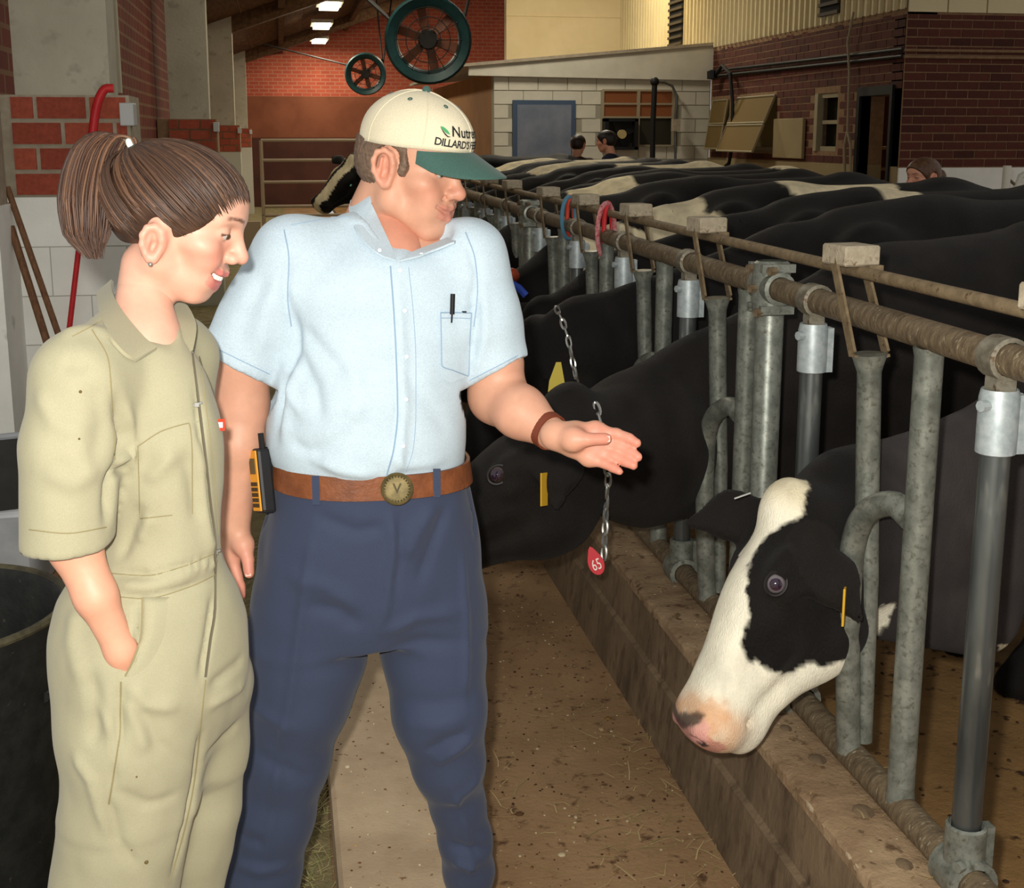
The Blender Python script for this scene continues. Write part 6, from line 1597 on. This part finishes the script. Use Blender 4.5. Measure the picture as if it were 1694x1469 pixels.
# forearm into the pocket, other arm
Ia = Imp((-.46, 1.55, .80), (-.10, 1.98, 1.22), .0045)
Ia.path([ww_(116, 800, -.12), ww_(122, 900, -.12), ww_(158, 985, -.135), ww_(200, 1075, -.128), ww_(208, 1115, -.11), ww_(212, 1160, -.065)], [.041, .035, .028, .021, .022, .024], k=.015)
va, fa = Ia.nets(); va = relax(va, fa, 1, .4)
Ib = Imp((-.30, 1.90, .75), (.0, 2.25, 1.25), .006)
hb = [ww_(275, 850, .17), ww_(270, 1000, .16), ww_(268, 1090, .13)]
Ib.path(hb, [.038, .032, .025], k=.015)
wq = hb[-1]
hand_field(Ib, wq, [[wq+np.array((.02, -.01, -.03)), wq+np.array((.03, -.015, -.055)), wq+np.array((.032, -.015, -.075))]] + [[wq+np.array((-.005+.012*k, .0, -.075)), wq+np.array((-.002+.012*k, .0, -.11)), wq+np.array((.0+.012*k, -.005, -.13)), wq+np.array((.0+.012*k, -.01, -.15))] for k in range(4)][::-1], None, .012, .008)
vb, fb = Ib.nets()
Ic = Imp((-.45, 1.6, .05), (.05, 2.15, 1.46), .02)
Ic.cone(ww_(245, 930), ww_(240, 600), .06, .065, k=.03); Ic.cone(ww_(240, 600), ww_(232, 540), .05, .045, k=.03); Ic.cone(ww_(240, 600), sW, .04, .04, k=.03); Ic.cone(ww_(240, 600), sW2, .04, .04, k=.03); Ic.cone(sW, ww_(118, 860, -.12), .035, .035, k=.02); Ic.cone(sW2, ww_(275, 850, .17), .035, .035, k=.02)
Ic.cone(ww_(245, 950), ww_(215, 1300, -.03), .06, .05, k=.03); Ic.cone(ww_(215, 1300, -.03), ww_(165, 1950, 0), .05, .035, k=.03); Ic.cone(ww_(270, 950, .06), ww_(330, 1300, .09), .05, .04, k=.03); Ic.cone(ww_(330, 1300, .09), ww_(265, 1950, .12), .04, .03, k=.03)
vc, fc_ = Ic.nets()
Id = Imp((-.34, 1.68, 1.22), (-.06, 2.02, 1.50), .005)
Id.cone(at(240, 470, 1.84), ww_(234, 575, -.01), .038, .046, k=.02); Id.cone(ww_(240, 570, -.01), ww_(268, 640, -.02), .05, .055, k=.03)
vd, fd = Id.nets()
skW = np.array(lin((206, 150, 124)))
Vw, Fw, Cw = merge([(vd, fd, np.tile(np.array(lin((206, 158, 136))), (len(vd), 1))), (hv, hf, hc), (va, fa, np.tile(skW, (len(va), 1))), (vb, fb, np.tile(skW, (len(vb), 1))), (vc, fc_, np.tile(skW, (len(vc), 1)))])
bodyw = link(quad_mesh('body', Vw, Fw, M_skin, Cw, org=ORG[wom]), 'body', wom, ORG[wom]); bodyw.location = (0, 0, 0)
eyes(TW, axW, sW_, wom)
tp_ = [TW((.0885-.0165*(y/.036)**2, y, -.0560+.009*(y/.037)**2))[0] for y in np.linspace(-.036, .036, 11)]
for i in range(10):
    a, b = tp_[i], tp_[i+1]; m_ = (a+b)/2; d = unit(b-a); n_ = axW[0]
    MB().obox(m_-axW[2]*.001, (d, axW[2], np.cross(d, axW[2])), (np.linalg.norm(b-a)*.47, .0046, .003)).build('tooth', M_teeth, bodyw, bevel=.001)
e_ = TW((.004, -.085, -.058))[0]; MB().ball(e_, .0034, 10, 8).build('earring', M_chain, wom, True)
# collar leaves
Bbw = bvh(Vw, Fw)
def nearw(px, py, lift):
    c = [p for p in (hit(Bw, px, py), hit(Bbw, px, py)) if p is not None]
    return at(px, py, 1.8) if not c else min(c, key=lambda q: (q-CC)@CF) - unit(ray(px, py))*lift
def clw(specs): return smooth_line([at(a[0], a[1], a[2]) if a[2] > 1 else nearw(*a) for a in specs])
inn = clw([(184, 462, 1.93), (184, 478, 1.86), (200, 510, .006), (222, 538, .006), (242, 560, .006), (260, 574, .008)])
out = clw([(160, 482, 1.93), (160, 500, 1.85), (172, 535, .012), (190, 565, .012), (208, 584, .012), (226, 594, .012)])
ribbon('collar', M_khaki, cov, inn, out, .005)
inn = clw([(262, 516, 1.93), (274, 506, 1.89), (287, 524, 1.85), (298, 550, 1.82), (303, 590, 1.80)])
out = clw([(280, 498, 1.96), (300, 502, 1.92), (316, 522, 1.88), (322, 545, 1.85), (316, 582, 1.815)])
ribbon('collar', M_khaki, cov, inn, out, .005)
# pocket front lying over the hand
rows_ = []
for t in np.linspace(0, 1, 13):
    lx_ = float(pchip(np.array([0, .4, .72, 1.]), np.array([236, 234, 222, 202.]), t)); ly_ = 988+t*140
    rows_.append([nearw(lx_+62*k/8*(1-.35*t), ly_, (.0085*(1-k/8)-.0035)*(1-t**6)-.003*t**6) for k in range(9)])
n_ = 9; mb = MB().add([p for r in rows_ for p in r], [(i*n_+j, i*n_+j+1, (i+1)*n_+j+1, (i+1)*n_+j) for i in range(12) for j in range(8)])
po_ = mb.build('pocket_front', M_khaki, cov, True); md = po_.modifiers.new('cloth', 'SOLIDIFY'); md.thickness = .002; md.offset = 0
MB().tube([r[0] for r in rows_], .0016, 6).build('pocket_welt', M_khseam, cov, True)
# --- hair: skull cover plus combed locks drawn to the tie, and the ponytail
M_hairw = attr_mat('brown_hair', .5, .35, bmp=.3, bscale=300, dist=.001)
Ih = Imp((-.13, -.1, -.09), (.11, .1, .16), .0035)
Ih.ell((-.003, 0, .031), (.1050, .0800, .0805), k=.01); Ih.ell((-.040, 0, -.012), (.050, .054, .045), k=.03)
Ih.half((.034, 0, -.014), (.80, 0, -.60), .004)
for q in (-1, 1): Ih.ell((-.004, q*.088, -.030), (.030, .026, .040), k=.006, op='cut')
Ih.half((-.06, 0, -.058), (.45, 0, -1), .01)
v, f_ = Ih.nets(); v = relax(v, f_, 2, .5)
hcol = lambda v, sd: np.array(lin((62, 42, 30)))*(.55+.9*vnoise(v*np.array((1, 2, 2)), 60, sd))[:, None]
hp = [(TW(v), f_, hcol(v, 3))]
Ctr = np.array((-.003, 0, .031)); Rad = np.array((.1065, .0810, .0815))
tieL = invW(at(219, 243, 1.82)); tieL[1] *= .2; tdir = unit((tieL-Ctr)/Rad)
def lock_mesh(pts, rs, n=5):
    mb = MB(); mb.tube(pts, rs, n); F4 = [f if len(f) == 4 else None for f in mb.f]; return np.array(mb.v), np.array([f for f in F4 if f is not None])
hl = [(.094, .000, .060), (.091, .03, .055), (.080, .050, .042), (.066, .061, .028), (.055, .068, .010), (.043, .072, -.014), (.026, .076, -.006), (-.004, .080, .020), (-.030, .078, -.020), (-.036, .072, -.046), (-.052, .058, -.062), (-.068, .040, -.070), (-.080, .02, -.07)]
HL = np.array(hl); rg = np.random.default_rng(5); locks = []
for q in (-1, 1):
    for k in range(430):
        t = rg.random()*(len(HL)-1); p = np.array([np.interp(t, np.arange(len(HL)), HL[:, a]) for a in range(3)]); p[1] *= q
        d0 = unit((p-Ctr)/Rad); ang = math.acos(np.clip(d0@tdir, -1, 1)); pts = []; m = 12
        lift = .001+.0035*rg.random()+(.007 if p[2] < -.01 and p[0] < 0 else 0); s0 = rg.random()*.14
        for j in range(m):
            s_ = s0+(1-s0)*j/(m-1); d = (math.sin((1-s_)*ang)*d0+math.sin(s_*ang)*tdir)/max(math.sin(ang), 1e-3)
            d = unit(d + .02*np.array((rg.normal(), rg.normal(), rg.normal()))*.25); pts.append(Ctr + d*Rad*(1+lift/.09*max(math.sin(math.pi*min(1, s_*1.05)), .9 if lift > .006 and s_ < .5 else 0)))
        r = .0011+.0013*rg.random(); lv, lf_ = lock_mesh(TW(np.array(pts)), [r*(.1 if j == 0 else 1-.35*j/m) for j in range(m)])
        locks.append((lv, lf_, np.tile(np.array(lin(rg.choice([(58, 40, 30), (66, 46, 34), (74, 52, 38), (50, 34, 26), (88, 62, 45)]))), (len(lv), 1))))
hp += locks
Vh, Fh, Ch = merge(hp)
hair = link(quad_mesh('hair', Vh, Fh, M_hairw, Ch, org=ORG[wom]), 'hair', wom, ORG[wom]); hair.location = (0, 0, 0)
pt = [(220, 243, 1.815), (206, 230, 1.815), (186, 226, 1.815), (163, 246, 1.81), (148, 290, 1.805), (142, 340, 1.80), (143, 388, 1.80), (156, 428, 1.80)]
PT = np.array([at(*p) for p in pt]); ss = np.arange(len(PT)); pl = []
wid = [.007, .017, .026, .036, .040, .040, .034, .014]
for k in range(420):
    a = rg.random()*2*math.pi; rr = math.sqrt(rg.random()); ph = rg.normal()*.3; pts = []; m = 18; en = .82+.18*rg.random() if rg.random() > .06 else 1.0
    for j in range(m):
        t = j/(m-1)*(len(PT)-1)*en; p = np.array([pchip(ss, PT[:, c], t) for c in range(3)]); w = np.interp(t, ss, wid)
        tl = np.interp(t, ss, [0, .0, -.004, -.002, 0, 0, 0, 0])
        pts.append(p + CR*w*rr*math.cos(a+ph*j/m) + CF*w*.8*rr*math.sin(a+ph*j/m) + CU*tl*math.cos(a))
    r = .0010+.0016*rg.random(); lv, lf_ = lock_mesh(np.array(pts), [r*(1 if j < m-4 else (m-j)/5) for j in range(m)])
    pl.append((lv, lf_, np.tile(np.array(lin(rg.choice([(66, 43, 31), (78, 52, 37), (54, 36, 27), (98, 68, 47), (60, 40, 30)]))), (len(lv), 1))))
Vp, Fp, Cp = merge(pl)
pony = link(quad_mesh('ponytail', Vp, Fp, M_hairw, Cp, org=ORG[wom]), 'ponytail', wom, ORG[wom]); pony.location = (0, 0, 0)
tq = at(220, 244, 1.812); td = unit(CR*.8+CU*.45)
tu = unit(np.cross(td, CF)); tv_ = np.cross(td, tu)
MB().tube([tq+(tu*math.cos(a)+tv_*math.sin(a))*.0115 for a in np.linspace(0, 2*math.pi, 21)[:-1]], .0045, 8, closed=True).build('hair_tie', mottle('white_green_tie', (226, 240, 230), (120, 190, 150), 60, .6), wom, True)
# shoes
for (px, dy, dx) in ((165, .0, .06), (265, .12, .06)):
    a = atY(px, 1960, YW+dy); a[2] = .012
    I = Imp(a+(-.12, -.30, 0), a+(.26, .12, .14), .007)
    I.cone(a+(0, 0, .08), a+(0, .01, .045), .042, .042, k=.03); I.cone(a+(-.01, .02, .038), a+(.13, -.11, .034), .038, .04, k=.03); I.half(a+(0, 0, .003), (0, 0, -1))
    v, f_ = I.nets(); o = link(quad_mesh('boot', v, f_, M_boot, org=ORG[wom]), 'boot', wom, ORG[wom]); o.location = (0, 0, 0)

# ------------------------------------------------------------------ people behind the cows
def bg_person(base, yaw, headpos, hairc, topc, label, bun=None, crouch=False, earring=False):
    t = thing('person', base, label, 'person'); f = np.array((math.cos(yaw), math.sin(yaw), -.12)); s = 1.0
    P = dict(PW); P['neck'] = ((-.02, 0, -.04), (-.04, 0, -.16), .048, .055); P['skin'] = (206, 150, 122); P['open'] = 0; P['ez'] = 0
    v1, f1, c1_, T, ax = place_head(P, np.array(headpos, float), f, (0, 0, 1), s, .0045)
    bx = np.array(base, float); nk = T((-.04, 0, -.16))[0]; lat = ax[1]
    I = Imp(np.minimum(bx, nk)-(.45, .45, 0), np.maximum(bx, nk)+(.45, .45, .1), .016)
    I.cone(nk-np.array((0, 0, .10)), (bx[0], bx[1], nk[2]*.62), .13, .13, k=.05, flat=(ax[0], 1.4)); sh = [nk+lat*q*.16-np.array((0, 0, .05)) for q in (-1, 1)]
    for q, p in zip((-1, 1), sh):
        I.cone(nk-np.array((0, 0, .03)), p, .05, .06, k=.05); e = p+lat*q*.04-np.array((0, 0, .28)); I.cone(p, e, .06, .048, k=.03); I.cone(e, e+ax[0]*.2-np.array((0, 0, .08)), .045, .035, k=.03)
        hp_ = np.array((bx[0], bx[1], nk[2]*.6))+lat*q*.08; I.cone(hp_, (hp_[0], hp_[1], .45), .10, .075, k=.04); I.cone((hp_[0], hp_[1], .45), (hp_[0], hp_[1], .05), .07, .05, k=.03)
    v2, f2 = I.nets()
    o = link(quad_mesh('clothing', v2, f2, flat('clothes_%d' % len(MATS), topc, .9), org=ORG[t]), 'clothing', t, ORG[t]); o.location = (0, 0, 0)
    o = link(quad_mesh('body', v1, f1, M_skin, c1_, org=ORG[t]), 'body', t, ORG[t]); o.location = (0, 0, 0)
    Ih = Imp((-.16, -.1, -.09), (.11, .1, .16), .005); Ih.ell((-.001, 0, .033), (.111, .086, .086), k=.01); Ih.ell((-.040, 0, -.012), (.06, .062, .05), k=.03)
    Ih.half((.034, 0, -.010), (.80, 0, -.60), .004)
    for q in (-1, 1): Ih.ell((-.004, q*.088, 0), (.030, .026, .036), k=.006, op='cut')
    if bun: Ih.ell((-.125, 0, bun), (.034, .036, .042), k=.015); Ih.cone((-.09, 0, bun+.01), (-.12, 0, bun), .02, .02, k=.015)
    v, f_ = Ih.nets(); cc_ = np.array(lin(hairc))*(.6+.8*vnoise(v, 120, 2))[:, None]
    o = link(quad_mesh('hair', T(v), f_, M_hairw, cc_, org=ORG[t]), 'hair', t, ORG[t]); o.location = (0, 0, 0)
    if earring: MB().ball(T((.004, -.083, -.03))[0], .006, 8, 6).build('earring', M_tagy, t, True)
    return t
hp3 = atY(1528, 294, 6.95)
bg_person((hp3[0], hp3[1], 0), math.radians(195), hp3, (88, 62, 44), (40, 40, 46), 'dark haired woman with low bun looking over the cows\' backs', bun=-.01, earring=True)
hp4 = atY(956, 240, 14.2); bg_person((hp4[0], hp4[1], 0), math.radians(60), hp4, (40, 26, 20), (60, 44, 34), 'person with dark hair, left of two before the shed wall')
hp5 = atY(1003, 234, 13.3); bg_person((hp5[0], hp5[1], 0), math.radians(150), hp5, (34, 26, 22), (34, 38, 58), 'person in dark navy top beside the shed box fan')

# ------------------------------------------------------------------ things by the left wall
M_plastic = mottle('black_plastic', (24, 25, 24), (36, 37, 35), 20, .5, bmp=.15, bscale=60, c3=(60, 58, 48), s3=50, f3=(.66, .74))
tc = at(-128, 1015, 2.62); zr_ = tc[2]
can = thing('trash_can', (tc[0], tc[1], .012), 'black plastic trash can at the lower left edge', 'trash can')
MB().lathe([(0, .012), (.225, .012), (.232, .03), (.272, zr_-.05), (.276, zr_-.05), (.280, zr_-.005), (.286, zr_-.002), (.286, zr_+.008), (.276, zr_+.010), (.262, zr_-.01), (.225, .05), (0, .04)], (tc[0], tc[1], 0), n=48).build('can_body', M_plastic, can, True)
MB().tube([(tc[0]+.281*math.cos(a), tc[1]+.281*math.sin(a), zr_+.004) for a in np.linspace(0, 2*math.pi, 49)[:-1]], .009, 8, closed=True).build('can_rim', mottle('worn_rim', (58, 54, 40), (84, 78, 58), 30, .6), can, True)
for s_ in (-1, 1):
    MB().tube([(tc[0]+s_*.26*math.cos(a)*1.0, tc[1]-.10+.05*k, zr_-.16) for k, a in enumerate((.35, .2, 0, -.1, -.2))], .012, 8).build('can_handle', M_plastic, can, True)
# wheelbarrow tipped against the wall
wb_ = thing('wheelbarrow', tuple(atY(0, 985, 3.5)*np.array((1, 1, 0))+np.array((0, 0, .012))), 'pale wheelbarrow with dark tray interior standing behind the trash can', 'wheelbarrow')
M_wbo = mottle('pale_grey_tray', (150, 154, 158), (176, 178, 180), 6, .6); M_wbi = mottle('dark_tray', (34, 34, 32), (50, 48, 44), 8, .6)
def tray(o, u, v, n, L, Wd, D):
    rim = [(-1, -.8), (-.8, -1), (.8, -1), (1, -.8), (1, .8), (.8, 1), (-.8, 1), (-1, .8)]
    a = [o+u*x*L+v*y*Wd for x, y in rim]; b = [o+u*(x*.62-.05)*L+v*y*Wd*.66-n*D for x, y in rim]
    k = 8; mb = MB()
    out_ = [(i, (i+1) % k, k+(i+1) % k, k+i) for i in range(k)]+[tuple(range(2*k-1, k-1, -1))]
    mb.add(a+b, out_); mb.cur = 1
    mb.add([p-n*.004*0+(o-p)*.012 for p in a]+[p+n*.012+(o-n*D-p)*.012 for p in b], [(i, k+i, k+(i+1) % k, (i+1) % k) for i in range(k)]+[tuple(range(k, 2*k))])
    return mb, a
o_ = np.array((-.86, 3.82, .69)); u_ = unit((.12, .99, .06)); n_ = unit((-.10, -.05, 1.0)); n_ = unit(n_-u_*(n_@u_)); v_ = np.cross(n_, u_)
mb, rim = tray(o_, u_, v_, n_, .40, .27, .26)
mb.build('tray', [M_wbo, M_wbi], wb_)
MB().tube(rim, .012, 8, closed=True).build('tray_rim', M_wbo, wb_, True)
for s_ in (-1, 1):
    MB().tube([o_-n_*.27+v_*s_*.15+u_*.45, o_-n_*.29+v_*s_*.18-u_*.35, o_-n_*.16+v_*s_*.22-u_*.72], .018, 8).build('handle', flat('wood_handle', (150, 104, 62), .7) if 'wood_handle' not in MATS else MATS['wood_handle'], wb_, True)
    q = o_-n_*.28+v_*s_*.17-u_*.25; MB().tube([q, (q[0], q[1]-.03, .015)], .014, 8).build('leg', M_black, wb_, True)
wc_ = o_+u_*.52; wc_[2] = .19
MB().tube([wc_+(u_*math.cos(a)+n_*math.sin(a))*.14 for a in np.linspace(0, 2*math.pi, 25)[:-1]], .035, 10, closed=True).build('wheel', M_black, wb_, True)
tw0 = o_+v_*.285-u_*.16
rc_ = thing('hanging_twine', tuple(tw0-np.array((0, 0, .32))), 'thin orange twine hanging over the wheelbarrow rim', 'twine')
for k, (du, dz) in enumerate(((-.03, -.30), (.06, -.34))):
    MB().tube([tw0+n_*.006-v_*.04, tw0+n_*.016, tw0+u_*du*.4+n_*dz*.4+v_*.012, tw0+u_*du+n_*dz-v_*.04], .004, 6).build('twine_strand', flat('orange_cord', (166, 84, 50), .7) if 'orange_cord' not in MATS else MATS['orange_cord'], rc_, True)
# long handled tools leaning on the pillar
M_wood = mottle('worn_handle_wood', (96, 64, 42), (124, 88, 60), 14, .7, stretch=(8, 8, .6)); M_tool = mottle('rusty_tool_steel', (78, 64, 52), (100, 84, 68), 20, .6, .4); M_redp = mottle('red_painted_bar', (178, 30, 36), (198, 44, 46), 12, .5)
def tool(name, a, b, Ya, Yb, r, label, mat, head):
    p = atY(*a, Ya); q0 = atY(*b, Ya); d2 = (q0-p)/(p[2]-q0[2]); q = p + d2*(p[2]-.03); q[1] = Yb
    t = thing(name, (q[0], q[1], .012), label, name.split('_')[-1]); MB().tube([p, q], r, 10).build('tool_handle', mat, t, True)
    d = unit(q-p); x = unit(np.cross(d, (0, 1, 0)))
    if head == 'fork':
        MB().bar(q-x*.1, q+x*.1, .03, .03).build('fork_bar', M_tool, t)
    else:
        I_ = MB().add([q-d*.28-x*.09, q-d*.28+x*.09, q-d*.05+x*.10, q+x*.0, q-d*.05-x*.10, q-d*.20+np.array((0, .03, 0))], [(0, 1, 5), (1, 2, 5), (2, 3, 5), (3, 4, 5), (4, 0, 5)]); ob = I_.build('shovel_blade', M_tool, t); md = ob.modifiers.new('sheet', 'SOLIDIFY'); md.thickness = .004
    return t
tool('long_shovel', (12, 310), (105, 530), 5.34, 4.85, .0125, 'brown handled tool leaning on the white pillar, taller of two', M_wood, 'blade')
tool('barn_fork', (18, 375), (85, 550), 5.30, 4.9, .015, 'thicker worn handled tool leaning left of the tall one', M_wood, 'fork')
rb_ = thing('red_bar', tuple(atY(60, 860, 5.2)*np.array((1, 1, 0))+np.array((0, 0, .02))), 'long bright red bar with hooked top leaning on the pillar', 'bar')
L_ = [atY(x, y, 5.33) for x, y in ((188, 146), (176, 146), (165, 160), (158, 185), (152, 230), (140, 330), (128, 430), (118, 515))]; e_ = L_[-1]+(L_[-1]-L_[-3])/(L_[-3][2]-L_[-1][2])*(L_[-1][2]-.03)
MB().tube(smooth_line(L_, 24)+[e_], [.0175]*14+[.011]*11, 10).build('bar', M_redp, rb_, True)

# ------------------------------------------------------------------ litter on the floors
M_strawm = attr_mat('straw', .8, .2)
def straw(name, n, fx, label, seed, cols, ln=(.03, .10), kind='stuff', cat='straw', th=.0011):
    rg = np.random.default_rng(seed); V = []; F = []; C = []; k = 0
    for _ in range(n):
        x, y, z = fx(rg); a = rg.random()*math.pi; L = rg.uniform(*ln); d = np.array((math.cos(a), math.sin(a), rg.normal()*.08)); s_ = np.array((-math.sin(a), math.cos(a), 0))*th*rg.uniform(.6, 1.6)
        c = np.array((x, y, z+.002+abs(rg.normal())*.006)); m = c+d*L*.5+np.array((rg.normal(), rg.normal(), 0))*L*.12; e = c+d*L
        up = np.array((0, 0, th*1.2))
        V += [c-s_, c+s_, m-s_+up, m+s_+up, e-s_*.6, e+s_*.6]; F += [(k, k+1, k+3, k+2), (k+2, k+3, k+5, k+4)]; C += [lin(cols[rg.integers(len(cols))])]*6; k += 6
    o = link(quad_mesh(name, np.array(V), np.array(F), M_strawm, np.array(C)), name); return tag(o, label, cat, kind=kind)
HAY = [(150, 144, 96), (168, 156, 104), (128, 130, 84), (184, 170, 124)]
straw('hay_litter', 9000, lambda r: (r.uniform(-.98, .06), 1.2+4*r.random()**1.3, .012), 'loose greenish hay strewn left of the slab', 3, HAY)
def clump(r):
    c = [(.85, 2.75), (.92, 2.45), (.55, 4.2), (.8, 3.4), (.75, 2.2), (.5, 3.0), (.9, 3.1), (.7, 2.6)][r.integers(8)]
    return (min(.955, c[0]+r.normal()*.09), c[1]+r.normal()*.14, .0)
straw('straw_litter', 260, clump, 'thin pale straw scattered on the feed alley floor', 4, [(150, 128, 88), (170, 150, 106), (134, 120, 76)], (.02, .09))
straw('straw_wisps', 120, lambda r: (r.uniform(1.02, 1.2), r.uniform(1.6, 4.5), .338), 'few straws lying on the kerb top', 5, [(150, 128, 88), (128, 104, 70)], (.01, .035))
def crumbs(name, n, fx, label, seed, cols, rad):
    rg = np.random.default_rng(seed); V = []; F = []; C = []; k = 0
    b = MB().ball((0, 0, 0), 1.0, 6, 4); bv = np.array(b.v); bq = [f if len(f) == 4 else (f[0], f[1], f[2], f[2]) for f in b.f]
    for _ in range(n):
        x, y, z = fx(rg); r = rg.uniform(*rad)*(1 if rg.random() > .04 else 2.2); v = bv*np.array((r*rg.uniform(.7, 1.5), r*rg.uniform(.7, 1.5), r*.5))+np.array((x, y, z+r*.2))
        V.append(v); F.append(np.array(bq)+k); C += [lin(cols[rg.integers(len(cols))])]*len(v); k += len(v)
    o = link(quad_mesh(name, np.concatenate(V), np.concatenate(F), M_strawm, np.array(C)), name); return tag(o, label, 'litter', kind='stuff')
crumbs('feed_crumbs', 2200, lambda r: (r.uniform(.32, .95), 1.6+5*r.random()**1.5, 0), 'dark and pale feed crumbs scattered over the alley floor', 6, [(66, 44, 28), (58, 38, 24), (82, 56, 34), (150, 128, 92), (176, 160, 128), (120, 90, 50)], (.0012, .0042))
crumbs('slab_crumbs', 260, lambda r: (r.uniform(.08, .295), r.uniform(1.7, 4.5), .155), 'small dark spots and grains lying on the slab', 7, [(110, 76, 46), (96, 64, 40), (190, 150, 90), (200, 186, 156)], (.001, .0032))
crumbs('kerb_crumbs', 320, lambda r: (r.uniform(1.02, 1.19), r.uniform(1.5, 4.5), .336), 'pale grit and crumbs on the kerb top', 8, [(170, 156, 128), (90, 68, 46), (110, 84, 58)], (.001, .0035))
crumbs('pen_crumbs', 500, lambda r: (r.uniform(1.25, 3.0), r.uniform(1.6, 4.5), -.01), 'dark clods on the muddy pen floor', 9, [(52, 34, 20), (70, 48, 28), (90, 66, 36)], (.002, .008))
